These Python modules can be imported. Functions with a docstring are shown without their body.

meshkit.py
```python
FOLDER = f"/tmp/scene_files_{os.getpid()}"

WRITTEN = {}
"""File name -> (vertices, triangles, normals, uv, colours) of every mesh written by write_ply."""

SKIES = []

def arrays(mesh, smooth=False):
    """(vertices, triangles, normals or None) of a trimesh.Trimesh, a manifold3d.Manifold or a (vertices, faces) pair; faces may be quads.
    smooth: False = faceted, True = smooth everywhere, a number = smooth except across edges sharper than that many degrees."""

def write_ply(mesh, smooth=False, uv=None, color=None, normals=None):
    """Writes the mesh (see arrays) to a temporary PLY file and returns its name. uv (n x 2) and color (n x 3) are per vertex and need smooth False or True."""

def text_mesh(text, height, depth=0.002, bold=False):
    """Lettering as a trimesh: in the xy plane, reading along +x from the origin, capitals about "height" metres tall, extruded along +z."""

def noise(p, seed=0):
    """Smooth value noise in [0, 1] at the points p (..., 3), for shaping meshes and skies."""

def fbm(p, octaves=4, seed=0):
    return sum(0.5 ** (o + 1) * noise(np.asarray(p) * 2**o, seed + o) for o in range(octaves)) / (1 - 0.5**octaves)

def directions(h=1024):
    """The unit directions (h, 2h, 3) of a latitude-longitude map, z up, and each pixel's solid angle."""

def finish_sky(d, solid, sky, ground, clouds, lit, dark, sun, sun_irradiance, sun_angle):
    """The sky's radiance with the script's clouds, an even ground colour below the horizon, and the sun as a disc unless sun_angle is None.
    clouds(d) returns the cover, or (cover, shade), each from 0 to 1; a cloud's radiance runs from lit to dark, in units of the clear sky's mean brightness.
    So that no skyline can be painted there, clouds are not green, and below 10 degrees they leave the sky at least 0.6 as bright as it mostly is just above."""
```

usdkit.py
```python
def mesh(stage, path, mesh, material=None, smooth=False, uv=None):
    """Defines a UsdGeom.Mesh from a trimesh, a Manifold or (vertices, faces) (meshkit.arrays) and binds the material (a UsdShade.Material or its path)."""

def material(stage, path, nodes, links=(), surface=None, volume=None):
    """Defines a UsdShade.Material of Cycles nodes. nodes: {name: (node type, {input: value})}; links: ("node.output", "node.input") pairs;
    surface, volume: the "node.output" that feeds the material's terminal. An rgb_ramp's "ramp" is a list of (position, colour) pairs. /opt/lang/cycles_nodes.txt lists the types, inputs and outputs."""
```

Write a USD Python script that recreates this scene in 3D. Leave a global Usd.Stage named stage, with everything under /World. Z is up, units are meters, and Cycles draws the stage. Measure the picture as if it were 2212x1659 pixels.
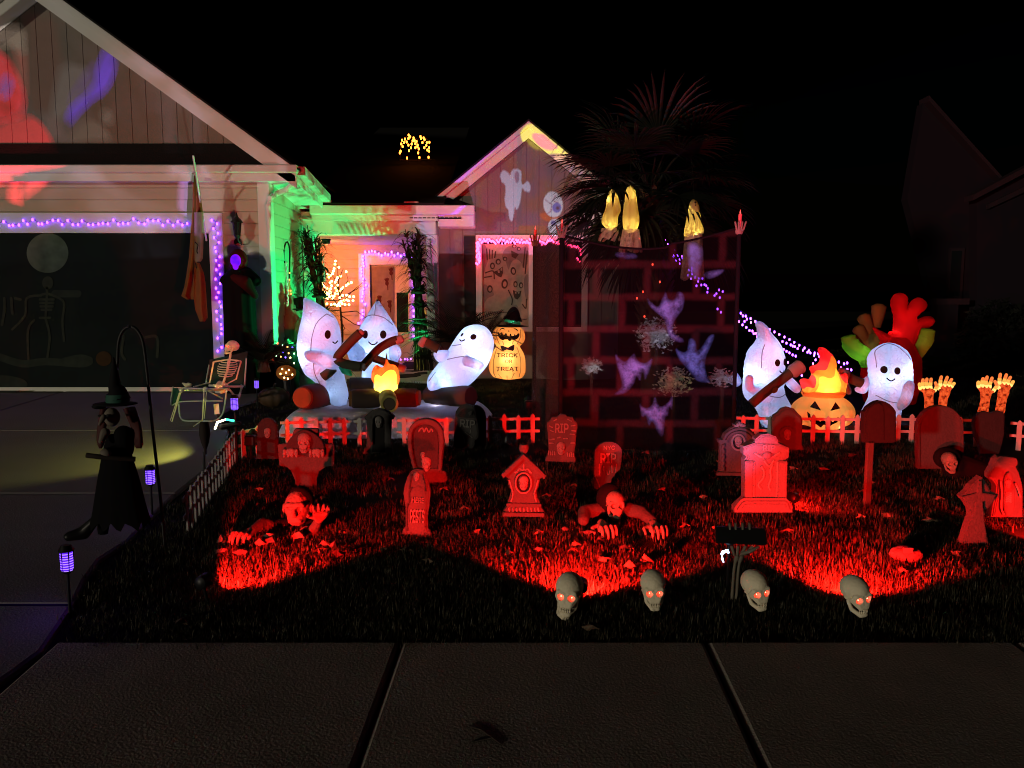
import math, random
import numpy as np, trimesh, manifold3d, usdkit, meshkit
from scipy.spatial import Delaunay
from shapely.geometry import Polygon, Point, LineString, box as sbox
from shapely.ops import unary_union
from shapely import affinity, prepared, points as shpoints, contains as shcontains, distance as shdistance
from trimesh.creation import triangulate_polygon
from pxr import Usd, UsdGeom, UsdLux, UsdShade, Gf, Sdf, Vt

stage = Usd.Stage.CreateInMemory()
UsdGeom.SetStageUpAxis(stage, 'Z')
UsdGeom.Xform.Define(stage, '/World')
# ---------------------------------------------------------------- camera, sky, street light, exposure
PITCH, EYE, FOC = math.radians(6.0), 1.7, 1663.0          # eye height in metres; focal length for a picture 2212 wide
cam = UsdGeom.Camera.Define(stage, '/World/Camera')
cam.CreateHorizontalApertureAttr(36.0); cam.CreateFocalLengthAttr(36.0 * FOC / 2212)
cam.CreateClippingRangeAttr(Gf.Vec2f(0.05, 500)); cam.CreateExposureAttr(0.0)
_x = UsdGeom.Xformable(cam); _x.AddTranslateOp().Set((0, 0, EYE)); _x.AddRotateXOp().Set(90 - math.degrees(PITCH))
SUN_EL, SUN_AZ = math.radians(4.0), math.radians(222)      # direction towards the dim light from behind on the left
usdkit.material(stage, '/World/Looks/night_sky', {
    's': ('sky_texture', {'sky_type': 'single_scattering', 'sun_disc': False, 'sun_elevation': SUN_EL, 'sun_rotation': SUN_AZ}),
    'b': ('background_shader', {'strength': 0.00006})}, [('s.color', 'b.color')], surface='b.background')
sky = UsdLux.DomeLight.Define(stage, '/World/sky')
UsdShade.MaterialBindingAPI.Apply(sky.GetPrim()).Bind(UsdShade.Material.Get(stage, '/World/Looks/night_sky'))
sky.GetPrim().SetCustomDataByKey('kind', 'structure')
moon = UsdLux.DistantLight.Define(stage, '/World/street_glow')
moon.CreateNormalizeAttr(True); moon.CreateIntensityAttr(0.22); moon.CreateAngleAttr(2.0); moon.CreateColorAttr(Gf.Vec3f(1.0, 0.88, 0.68))
_d = np.array([math.sin(SUN_AZ) * math.cos(SUN_EL), math.cos(SUN_AZ) * math.cos(SUN_EL), math.sin(SUN_EL)])


def aim(z, pos=(0, 0, 0)):
    z = np.array(z, float); z /= np.linalg.norm(z)
    x = np.cross((0, 0, 1.0) if abs(z[2]) < .95 else (0, 1.0, 0), z); x /= np.linalg.norm(x)
    y = np.cross(z, x)
    return Gf.Matrix4d(*map(float, (*x, 0, *y, 0, *z, 0, *pos, 1)))


UsdGeom.Xformable(moon).AddTransformOp().Set(aim(_d))

# ---------------------------------------------------------------- picture coordinates (2212 x 1659) to places
CP, SP = math.cos(PITCH), math.sin(PITCH)


def ray(u, v):
    a, b = (u - 1106) / FOC, (829.5 - v) / FOC
    return np.array([a, CP + b * SP, -SP + b * CP])


def at(u, v, y):
    d = ray(u, v); return np.array([0, 0, EYE]) + d * (y / d[1])


_gy, _gzv = np.array([-3, 0, 2.5, 3.6, 5, 7.5, 10.5, 12.5, 60.0]), np.array([-.1, 0, .03, .06, .12, .30, .48, .53, .53])


def gz(y):
    return np.interp(y, _gy, _gzv)


def gd(u, v):
    lo, hi = 1.0, 60.0
    for _ in range(60):
        m = (lo + hi) / 2
        if at(u, v, m)[2] > gz(m): lo = m
        else: hi = m
    p = at(u, v, lo); p[2] = gz(lo); return p


def mpp(y):
    return y / FOC                                          # metres per picture unit at distance y


def K(ox, oy, s):
    return lambda pts: [((ox + x / s) / 1.82278, (oy + y / s) / 1.82278) for x, y in pts]


# ---------------------------------------------------------------- prims
_taken = {}


class T:
    def __init__(s, path, loc): s.path, s.loc = path, np.array(loc, float)


def uniq(parent, name):
    k = f'{parent}/{name}'; n = _taken.get(k, 0); _taken[k] = n + 1
    return k if n == 0 else f'{k}_{n:03d}'


def meta(prim, label=None, cat=None, group=None, kind=None):
    for k, v in (('label', label), ('category', cat), ('group', group), ('kind', kind)):
        if v: prim.SetCustomDataByKey(k, v)


def thing(name, label, cat, loc=(0, 0, 0), group=None, rz=0, kind=None):
    p = uniq('/World', name); x = UsdGeom.Xform.Define(stage, p)
    x.AddTranslateOp().Set(tuple(map(float, loc))); x.AddRotateZOp().Set(float(rz))
    meta(x.GetPrim(), label, cat, group, kind); return T(p, loc)


def V(m):
    if hasattr(m, 'to_mesh'):
        q = m.to_mesh(); return np.array(q.vert_properties[:, :3], float), np.array(q.tri_verts)
    if isinstance(m, tuple):
        return np.asarray(m[0], float), np.asarray(m[1])
    return np.array(m.vertices, float), np.array(m.faces)


def part(t, name, m, mat, label=None, kind=None, smooth=False):
    v, f = V(m); p = uniq(t.path, name)
    g = usdkit.mesh(stage, p, (v - t.loc, f), '/World/Looks/' + mat, smooth=smooth)
    meta(g.GetPrim(), label, kind=kind); return T(p, t.loc)


def single(name, m, mat, label=None, cat=None, group=None, kind=None, smooth=False):
    p = uniq('/World', name); v, f = V(m)
    g = usdkit.mesh(stage, p, (v, f), '/World/Looks/' + mat, smooth=smooth)
    meta(g.GetPrim(), label, cat, group, kind); return T(p, (0, 0, 0))


def struct(name, m, mat, smooth=False):
    return single(name, m, mat, kind='structure', smooth=smooth)


def copy(src, loc, label, rz=0, group=None, cat=None):
    base = src.path.split('/')[-1]
    if base[-4:-3] == '_' and base[-3:].isdigit(): base = base[:-4]
    t = thing(base, label, cat, loc, group, rz)
    pr = stage.GetPrimAtPath(t.path); pr.GetReferences().AddInternalReference(src.path); pr.SetInstanceable(True)
    return t


def lamp(t, pos, col, inten, radius=.01, cone=None, soft=.1, d=(0, 1, 0), name='bulb_light'):
    p = uniq(t.path, name); l = UsdLux.SphereLight.Define(stage, p)
    l.CreateRadiusAttr(radius); l.CreateIntensityAttr(inten); l.CreateColorAttr(Gf.Vec3f(*map(float, col))); l.CreateNormalizeAttr(True)
    if cone:
        s = UsdLux.ShapingAPI.Apply(l.GetPrim()); s.CreateShapingConeAngleAttr(cone); s.CreateShapingConeSoftnessAttr(soft)
    UsdGeom.Xformable(l).AddTransformOp().Set(aim(-np.array(d, float), np.array(pos, float) - t.loc))


# ---------------------------------------------------------------- meshes
def tm(v, f): return trimesh.Trimesh(np.asarray(v, float), np.asarray(f), process=False)


def cat(ms):
    vs, fs, n = [], [], 0
    for m in ms:
        v, f = V(m); vs.append(v); fs.append(f + n); n += len(v)
    return tm(np.vstack(vs), np.vstack(fs))


def move(m, d): v, f = V(m); return tm(v + np.array(d, float), f)


def rot(m, ang, axis=(0, 0, 1), c=(0, 0, 0)):
    v, f = V(m); R = trimesh.transformations.rotation_matrix(math.radians(ang), axis)[:3, :3]
    return tm((v - c) @ R.T + c, f)


def bx(x0, x1, y0, y1, z0, z1, b=0.0):
    if b:
        x0, x1, y0, y1, z0, z1 = min(x0, x1), max(x0, x1), min(y0, y1), max(y0, y1), min(z0, z1), max(z0, z1)
        b = min(b, (x1 - x0) / 3, (y1 - y0) / 3, (z1 - z0) / 3)
        P = [(x, y, z) for x in (x0, x1) for y in (y0, y1) for z in (z0, z1)]
        Q = []
        for x, y, z in P:
            sx, sy, sz = (b if x == x0 else -b), (b if y == y0 else -b), (b if z == z0 else -b)
            Q += [(x + sx, y + sy, z), (x + sx, y, z + sz), (x, y + sy, z + sz)]
        return trimesh.convex.convex_hull(np.array(Q))
    m = trimesh.creation.box((abs(x1 - x0), abs(y1 - y0), abs(z1 - z0)))
    m.apply_translation(((x0 + x1) / 2, (y0 + y1) / 2, (z0 + z1) / 2)); return m


def quad(a, b, c, d): return tm([a, b, c, d], [[0, 1, 2], [0, 2, 3]])


def tube(pts, r, sides=8, caps=True):
    p = np.asarray(pts, float); n = len(p); r = np.broadcast_to(np.asarray(r, float), (n,))
    t = np.gradient(p, axis=0); t /= np.linalg.norm(t, axis=1, keepdims=True) + 1e-12
    ref = np.array([0, 0, 1.0]) if abs(t[:, 2]).mean() < .8 else np.array([1.0, 0, 0])
    a = np.cross(t, ref); a /= np.linalg.norm(a, axis=1, keepdims=True) + 1e-12
    b = np.cross(t, a); g = np.arange(sides) * 2 * math.pi / sides
    v = (p[:, None] + r[:, None, None] * (np.cos(g)[None, :, None] * a[:, None] + np.sin(g)[None, :, None] * b[:, None])).reshape(-1, 3)
    f = []
    for i in range(n - 1):
        for j in range(sides):
            q = (i * sides + j, i * sides + (j + 1) % sides, (i + 1) * sides + (j + 1) % sides, (i + 1) * sides + j)
            f += [(q[0], q[1], q[2]), (q[0], q[2], q[3])]
    v = list(v)
    if caps:
        for e, base in ((0, 0), (n - 1, (n - 1) * sides)):
            v.append(p[e]); c = len(v) - 1
            for j in range(sides):
                q = (c, base + (j + 1) % sides, base + j)
                f.append(q if e == 0 else q[::-1])
    return tm(v, f)


def ell(c, r, n=2):
    m = trimesh.creation.icosphere(n, 1.0); v = np.array(m.vertices) * np.array(r) + np.array(c); return tm(v, m.faces)


def lathe(prof, c, n=24, axis='z'):
    P = np.array(prof, float); g = np.linspace(0, 2 * math.pi, n, endpoint=False)
    v = np.stack([P[:, None, 0] * np.cos(g), P[:, None, 0] * np.sin(g), np.repeat(P[:, None, 1], n, 1)], -1).reshape(-1, 3); f = []
    for i in range(len(P) - 1):
        for j in range(n):
            q = (i * n + j, i * n + (j + 1) % n, (i + 1) * n + (j + 1) % n, (i + 1) * n + j); f += [(q[0], q[1], q[2]), (q[0], q[2], q[3])]
    if axis == 'y': v = v[:, [0, 2, 1]] * (1, 1, -1)
    return tm(v + np.array(c, float), f)


def MF(m):
    v, f = V(m); return manifold3d.Manifold(manifold3d.Mesh(np.asarray(v, np.float32), np.asarray(f, np.uint32)))


def sph(c, r, n=16):
    r3 = np.broadcast_to(np.asarray(r, float), (3,)); return manifold3d.Manifold.sphere(1.0, n).scale(tuple(r3)).translate(tuple(map(float, c)))


def bone(a, b, ra, rb, n=12): return manifold3d.Manifold.batch_hull([sph(a, ra, n), sph(b, rb, n)])


def chain(pts, rs, n=12):
    return sum((bone(pts[i], pts[i + 1], rs[i], rs[i + 1], n) for i in range(1, len(pts) - 1)), bone(pts[0], pts[1], rs[0], rs[1], n))


def soft(man, length, it=6):
    m = tm(*V(man.refine_to_length(length))); m.merge_vertices(); trimesh.smoothing.filter_taubin(m, iterations=it); return m


def spline(pts, n=8, closed=True):
    P = np.array(pts, float); N = len(P); out = []
    for i in range(N if closed else N - 1):
        g = lambda k: P[k % N] if closed else P[min(max(k, 0), N - 1)]
        a, b, c, d = g(i - 1), g(i), g(i + 1), g(i + 2)
        for t in np.arange(n) / n:
            out.append(.5 * ((2 * b) + (c - a) * t + (2 * a - 5 * b + 4 * c - d) * t * t + (3 * b - a - 3 * c + d) * t ** 3))
    if not closed: out.append(P[-1])
    return np.array(out)


def big(poly):
    poly = poly.buffer(0)
    return max(poly.geoms, key=lambda g: g.area) if hasattr(poly, 'geoms') else poly


def ring_pts(poly, h):
    L = poly.exterior; n = max(8, int(L.length / h)); return [L.interpolate(i / n, normalized=True).coords[0] for i in range(n)]


def fill(poly, h, extra=()):
    B = ring_pts(poly, h); x0, y0, x1, y1 = poly.bounds; I = []
    for j, y in enumerate(np.arange(y0, y1, h * .87)):
        for x in np.arange(x0 + (j % 2) * h / 2, x1, h): I.append((x, y))
    E = [q for p in extra for q in ring_pts(p, h)]
    if E and I:
        d = np.array([min(shdistance(p.exterior, Point(q)) for p in extra) for q in I]); I = [q for q, k in zip(I, d) if k > .45 * h]
    A = np.array(E + I).reshape(-1, 2); S = shpoints(A)
    ok = shcontains(poly, S) & (shdistance(poly.exterior, S) > .5 * h)
    P = np.vstack([np.array(B), A[ok]]); tri = Delaunay(P).simplices
    c = P[tri].mean(1); tri = tri[shcontains(poly, shpoints(c))]
    a = P[tri]; sgn = (a[:, 1, 0] - a[:, 0, 0]) * (a[:, 2, 1] - a[:, 0, 1]) - (a[:, 1, 1] - a[:, 0, 1]) * (a[:, 2, 0] - a[:, 0, 0])
    tri[sgn > 0] = tri[sgn > 0][:, ::-1]
    return P, tri, len(B)


class Puff:
    """a cushion blown up from an outline given in picture units, standing at distance y: as deep as it is wide"""
    def __init__(s, pts, y, R=None, h=6, flat=.9, smooth=True, extra=(), k=8):
        s.poly = big(Polygon(spline(pts, k) if smooth else pts)); s.y = y; s.flat = flat
        P, tri, nb = fill(s.poly, h, extra); d = shdistance(s.poly.exterior, shpoints(P)); d[:nb] = 0
        s.R = R or d.max() * .98; s.P, s.tri = P, tri
        t = s.th(d); base = np.array([at(u, v, y) for u, v in P]); n = len(P)
        fr, bk = base - np.outer(t, (0, 1, 0)), base + np.outer(t, (0, 1, 0))
        idx = np.arange(n) + n; idx[:nb] = np.arange(nb)
        s.v = np.vstack([fr, bk]); s.f = np.vstack([tri, idx[tri][:, ::-1]]); s.c = P[np.argmax(d)]

    def th(s, d):
        q = np.clip(d, 0, s.R) / s.R; return s.flat * s.R * mpp(s.y) * np.sqrt(1 - (1 - q) ** 2)

    def mesh(s): m = tm(s.v, s.f); m.remove_unreferenced_vertices(); return m

    def split(s, polys):
        """one mesh per inner polygon, then the rest"""
        c = np.vstack([s.P[s.tri].mean(1)] * 2); left = np.ones(len(c), bool); out = []
        for p in polys:
            k = shcontains(p, shpoints(c)) & left; left &= ~k; out.append(s.sub(k))
        return out + [s.sub(left)]

    def sub(s, k): m = tm(s.v, s.f[k]); m.remove_unreferenced_vertices(); return m

    def front(s, u, v):
        p = Point(u, v); d = shdistance(s.poly.exterior, p) if s.poly.contains(p) else 0.0
        return s.y - float(s.th(np.array(d)))

    def on(s, u, v, off=.004):
        p = at(u, v, s.y); p[1] = s.front(u, v) - off; return p

    def decal(s, poly, off=.005, h=4):
        P, tri, nb = fill(big(poly), h); return tm([s.on(u, v, off) for u, v in P], tri)

    def line(s, pts, r=.004, off=.003): return tube([s.on(u, v, off) for u, v in pts], r, 5)

    def mid(s): return at(s.c[0], s.c[1], s.y)


def oval(u, v, a, b, ang=0): return affinity.rotate(affinity.scale(Point(u, v).buffer(1, 12), a, b), ang)


def slab(poly, y0, y1, bevel=0.0):
    """a flat board from an outline in picture units whose front is at y0 and back at y1, real size at y0"""
    out = []
    polys = poly.geoms if hasattr(poly, 'geoms') else [poly]
    for p in polys:
        w = Polygon([at(u, v, y0)[[0, 2]] for u, v in p.exterior.coords], [[at(u, v, y0)[[0, 2]] for u, v in r.coords] for r in p.interiors]).buffer(0)
        for q in (w.geoms if hasattr(w, 'geoms') else [w]):
            out += prism(q, y0, y1, bevel)
    return cat(out)


def prism(w, y0, y1, bevel=0.0):
    """extrudes a polygon in x, z metres from y0 (front) to y1, its front edge stepped back by bevel"""
    ms = []
    for poly, a, b in ([(w, y0 + bevel, y1)] + ([(w.buffer(-bevel), y0 + bevel * .35, y0 + bevel + .001), (w.buffer(-bevel * 2), y0, y0 + bevel + .001)] if bevel else [])):
        for q in (poly.geoms if hasattr(poly, 'geoms') else [poly]):
            if q.is_empty: continue
            m = trimesh.creation.extrude_polygon(q, abs(b - a), engine='earcut'); v, f = V(m)
            ms.append(tm(np.stack([v[:, 0], b - v[:, 2], v[:, 1]], 1), f))
    return ms


def board(u0, u1, v0, v1, y0, y1): a, b = at(u0, v0, y0), at(u1, v1, y0); return bx(a[0], b[0], y0, y1, b[2], a[2])


def text(s, u, v, height_px, y, width_px=None, ang=0, bold=True, depth=.004):
    """lettering standing on y facing the street, its middle at u, v"""
    m = meshkit.text_mesh(s, 1.0, depth=1.0, bold=bold); v_, f = V(m); lo, hi = v_.min(0), v_.max(0); v_ = v_ - (lo + hi) / 2
    k = height_px * mpp(y) / (hi - lo)[1]; kx = k if width_px is None else width_px * mpp(y) / (hi - lo)[0]
    c, s_ = math.cos(math.radians(ang)), math.sin(math.radians(ang)); X, Z = v_[:, 0] * kx, v_[:, 1] * k
    o = at(u, v, y); return tm(np.stack([o[0] + X * c - Z * s_, o[1] - (v_[:, 2] + .5) * depth, o[2] + X * s_ + Z * c], 1), f)


# ---------------------------------------------------------------- materials
def look(name, col, rough=.6, spec=.3, vary=.15, scale=6., bump=0., bscale=40., metal=0., trans=0., coat=0.):
    c = np.array(col, float)
    n = {'tc': ('texture_coordinate', {}), 'no': ('noise_texture', {'scale': scale, 'detail': 5., 'roughness': .6}),
         'mx': ('mix', {'color1': tuple(c * (1 - vary)), 'color2': tuple(np.minimum(c * (1 + vary), .95))}),
         'p': ('principled_bsdf', {'roughness': rough, 'specular_ior_level': spec, 'metallic': metal, 'coat_weight': coat})}
    l = [('tc.object', 'no.vector'), ('no.fac', 'mx.fac'), ('mx.color', 'p.base_color')]
    out = 'p.BSDF'
    if bump:
        n['nb'] = ('noise_texture', {'scale': bscale, 'detail': 4.}); n['b'] = ('bump', {'strength': bump, 'distance': .01})
        l += [('tc.object', 'nb.vector'), ('nb.fac', 'b.height'), ('b.normal', 'p.normal')]
    if trans:
        n['t'] = ('translucent_bsdf', {}); n['m'] = ('mix_closure', {'fac': trans})
        l += [('mx.color', 't.color'), ('p.BSDF', 'm.closure1'), ('t.BSDF', 'm.closure2')]; out = 'm.closure'
    usdkit.material(stage, '/World/Looks/' + name, n, l, surface=out)


def nylon(name, col, trans=.55, bump=.25):
    n = {'tc': ('texture_coordinate', {}), 'no': ('noise_texture', {'scale': 11., 'detail': 4., 'distortion': 2.6}), 'b': ('bump', {'strength': bump, 'distance': .02}),
         'd': ('diffuse_bsdf', {'color': tuple(col)}), 't': ('translucent_bsdf', {'color': tuple(col)}), 'm': ('mix_closure', {'fac': trans})}
    usdkit.material(stage, '/World/Looks/' + name, n, [('tc.object', 'no.vector'), ('no.fac', 'b.height'), ('b.normal', 'd.normal'), ('b.normal', 't.normal'),
                    ('d.BSDF', 'm.closure1'), ('t.BSDF', 'm.closure2')], surface='m.closure')


def glow(name, col, s):
    usdkit.material(stage, '/World/Looks/' + name, {'e': ('emission', {'color': tuple(col), 'strength': s})}, [], surface='e.emission')


def film(name, col):
    usdkit.material(stage, '/World/Looks/' + name, {'t': ('transparent_bsdf', {'color': tuple(col)})}, [], surface='t.BSDF')


def gauze(name, col, alpha, scale=400.):
    usdkit.material(stage, '/World/Looks/' + name, {'t': ('transparent_bsdf', {}), 'd': ('diffuse_bsdf', {'color': tuple(col)}), 'l': ('translucent_bsdf', {'color': tuple(col)}),
                    'a': ('mix_closure', {'fac': .35}), 'tc': ('texture_coordinate', {}), 'no': ('noise_texture', {'scale': scale, 'detail': 2.}),
                    'r': ('map_range', {'from_min': .35, 'from_max': .65, 'to_min': max(alpha - .2, 0), 'to_max': min(alpha + .2, 1), 'clamp': True}), 'm': ('mix_closure', {})},
                    [('d.BSDF', 'a.closure1'), ('l.BSDF', 'a.closure2'), ('tc.object', 'no.vector'), ('no.fac', 'r.value'), ('r.result', 'm.fac'), ('t.BSDF', 'm.closure1'), ('a.closure', 'm.closure2')], surface='m.closure')


look('concrete', (.24, .21, .175), .9, .2, .38, 3.1, .5, 90.)
look('concrete_joint', (.10, .09, .08), .95, .1)
look('driveway_concrete', (.20, .187, .185), .9, .2, .2, 1.3, .3, 90.)
look('soil', (.014, .012, .008), .95, .1, .4, 14., .5, 60.)
look('grass', (.036, .032, .014), .6, .35, .45, 1.7, trans=.3)
look('white_trim', (.55, .545, .52), .5, .35, .05, 3.)
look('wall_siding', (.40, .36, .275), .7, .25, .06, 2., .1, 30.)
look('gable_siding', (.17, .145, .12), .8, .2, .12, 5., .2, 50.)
look('roof_shingle', (.008, .0075, .0075), .9, .2, .4, 22., .6, 60.)
look('porch_floor', (.4, .38, .35), .8)
look('black_metal', (.005, .005, .0055), .5, .3, .1)
look('black_cloth', (.003, .0027, .0034), .9, .1, .3, 12., .4, 20.)
look('black_plastic', (.005, .005, .0055), .45, .25, .1)
look('stone_light', (.11, .106, .10), .85, .2, .2, 18., .4, 55.)
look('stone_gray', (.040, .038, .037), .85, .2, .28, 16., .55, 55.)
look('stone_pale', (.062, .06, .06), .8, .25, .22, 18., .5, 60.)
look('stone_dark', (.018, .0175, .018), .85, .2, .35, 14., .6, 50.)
look('stone_pit', (.010, .0095, .0095), .9, .1, .3, 20.)
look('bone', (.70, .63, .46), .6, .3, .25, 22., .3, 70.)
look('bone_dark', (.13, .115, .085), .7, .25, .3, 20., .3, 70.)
look('picket_white', (.34, .33, .31), .5, .35, .06, 9.)
look('ghost_print', (.62, .64, .78), .8, .1, .2, 10.)
look('zombie_skin', (.085, .07, .055), .75, .2, .35, 30., .7, 45.)
look('ragged_cloth', (.04, .036, .033), .9, .1, .4, 14., .6, 30.)
look('dark_wood', (.02, .014, .010), .8, .2, .3, 8.)
look('grave_wood', (.03, .025, .02), .8, .2, .3, 8., .4, 40.)
look('red_hair', (.05, .006, .006), .7, .3, .4, 40.)
look('witch_face', (.12, .10, .08), .7, .3, .3, 18.)
look('palm_green', (.008, .010, .005), .6, .3, .4, 4., trans=.15)
look('palm_bark', (.05, .036, .022), .9, .15, .4, 12., .7, 30.)
look('corn_husk', (.03, .026, .014), .85, .15, .5, 9., trans=.15)
look('leaf_litter', (.10, .07, .045), .8, .2, .4, 30.)
look('rock', (.09, .08, .075), .85, .2, .3, 9., .7, 25.)
look('chair_green', (.015, .07, .05), .7, .25, .15, 8.)
look('chair_tube', (.36, .42, .38), .4, .5)
look('paper_tag', (.75, .75, .7), .8)
look('flag_orange', (.20, .085, .02), .8, .1, .3, 8., trans=.3)
look('flag_pale', (.2, .17, .11), .8, .1, .3, 8., trans=.3)
look('robe_red', (.04, .003, .004), .85, .1, .3, 9.)
look('ink_black', (.012, .011, .012), .8, .15)
look('ink_brown', (.05, .04, .03), .8, .1)
look('banner_bone', (.26, .225, .17), .85, .1, .45, 9.)
look('banner_gray', (.16, .14, .12), .85, .1, .45, 6.)
look('blood_red', (.06, .015, .012), .8, .1)
look('blind_cream', (.55, .53, .40), .7, .2)
look('shutter', (.005, .006, .0055), .6, .3)
look('glass_dark', (.01, .012, .014), .06, .6, .05)
look('night_backdrop', (.008, .0115, .013), .85, .1, .55, 1.6)
look('backdrop_moon', (.075, .095, .08), .85, .1, .85, 4.)
look('backdrop_bone', (.028, .031, .026), .85, .1, .5, 14.)
look('backdrop_pumpkin', (.04, .02, .010), .85, .1, .5, 14.)
look('backdrop_mist', (.022, .027, .024), .85, .1, .6, 7.)
look('shrub', (.004, .005, .003), .8, .2, .5, 10.)
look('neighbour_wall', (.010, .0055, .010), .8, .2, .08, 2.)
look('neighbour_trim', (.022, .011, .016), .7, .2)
look('log_brown', (.05, .035, .03), .8, .2, .3, 6., .3, 20., trans=.15)
look('log_end', (.16, .075, .025), .8, .2, .25, 8., trans=.25)
look('log_hollow', (.34, .33, .12), .8, .2, .3, 8., trans=.3)
look('marshmallow', (.28, .29, .31), .8, .2, trans=.3)
look('stick_brown', (.05, .052, .034), .8, .2, .15, 8., trans=.1)
look('wire_dark', (.01, .012, .01), .5, .3)
look('hat_black', (.004, .004, .005), .8, .15)
look('witch_green', (.05, .5, .3), .7, .2)
look('gourd_dull', (.06, .03, .013), .7, .3, .3, 6.)
look('ghoul_cloth', (.2, .15, .13), .9, .1, .4, 14., .5, 20., trans=.2)
look('candle_wax', (.45, .10, .10), .5, .3)
look('bow_black', (.014, .010, .022), .6, .3)
look('pole_gray', (.4, .4, .42), .4, .5)
nylon('ghost_white', (.68, .75, .93), .55, .9)
nylon('sheet_white', (.55, .52, .62), .35)
nylon('fire_red', (.80, .13, .03), .6)
nylon('fire_pink', (.85, .06, .10), .6)
nylon('fire_orange', (.90, .42, .07), .6)
nylon('fire_yellow', (.92, .85, .12), .6)
nylon('pumpkin_orange', (.88, .50, .16), .6)
nylon('mold_orange', (.95, .52, .18), .6, .05)
nylon('mold_green', (.06, .60, .34), .6, .05)
nylon('arm_green', (.22, .62, .05), .6)
nylon('hand_red', (.62, .012, .018), .6)
nylon('hand_olive', (.16, .12, .035), .5)
nylon('ghost_yellow', (.80, .66, .24), .6, .35)
nylon('log_glow', (.42, .40, .13), .5)
nylon('mini_pumpkin', (.6, .24, .06), .5)
gauze('ghost_sheer', (.72, .58, .42), .55, 30.)
gauze('banner_sheer', (.06, .045, .042), .5, 60.)
rng = np.random.default_rng(7); random.seed(7)
# ---------------------------------------------------------------- ground
xs = np.r_[np.linspace(-60, -12, 9), np.linspace(-10, 10, 81), np.linspace(12, 60, 9)]
ys = np.r_[np.linspace(-8, 2, 6), np.linspace(2.5, 14, 93), np.linspace(15, 110, 20)]
X, Y = np.meshgrid(xs, ys)


def drive_edge(y):                                           # where lawn and driveway meet
    return np.interp(y, [_e[1] for _e in EDGE], [_e[0] for _e in EDGE])


EDGE = sorted([gd(u, v) for u, v in ((128, 1392), (208, 1217), (286, 1166), (372, 1078), (486, 985), (500, 930), (470, 890))], key=lambda p: p[1])
EDGE = [np.array([EDGE[0][0] - .2, 1.0, 0])] + EDGE + [np.array([-3.1, 10.6, 0])]
bump = (meshkit.fbm(np.stack([X * 1.1, Y * 1.1, X * 0], -1), 3, 3) - .5) * .07 * np.clip((X - drive_edge(Y)) * 3, 0, 1) * np.clip((Y - 3.6) * 3, 0, 1)
Z = gz(Y) - .035 + bump
nx = len(xs); fi = [(j * nx + i, j * nx + i + 1, (j + 1) * nx + i + 1, (j + 1) * nx + i) for j in range(len(ys) - 1) for i in range(nx - 1)]
struct('ground', (np.stack([X, Y, Z], -1).reshape(-1, 3), np.array([(a, b, c) for a, b, c, d in fi] + [(a, c, d) for a, b, c, d in fi])), 'soil', smooth=True)


def lawn_z(x, y):
    b = (meshkit.fbm(np.array([x * 1.1, y * 1.1, 0]), 3, 3) - .5) * .07 * np.clip((x - drive_edge(y)) * 3, 0, 1) * np.clip((y - 3.6) * 3, 0, 1)
    return float(gz(y) - .035 + b)


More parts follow.
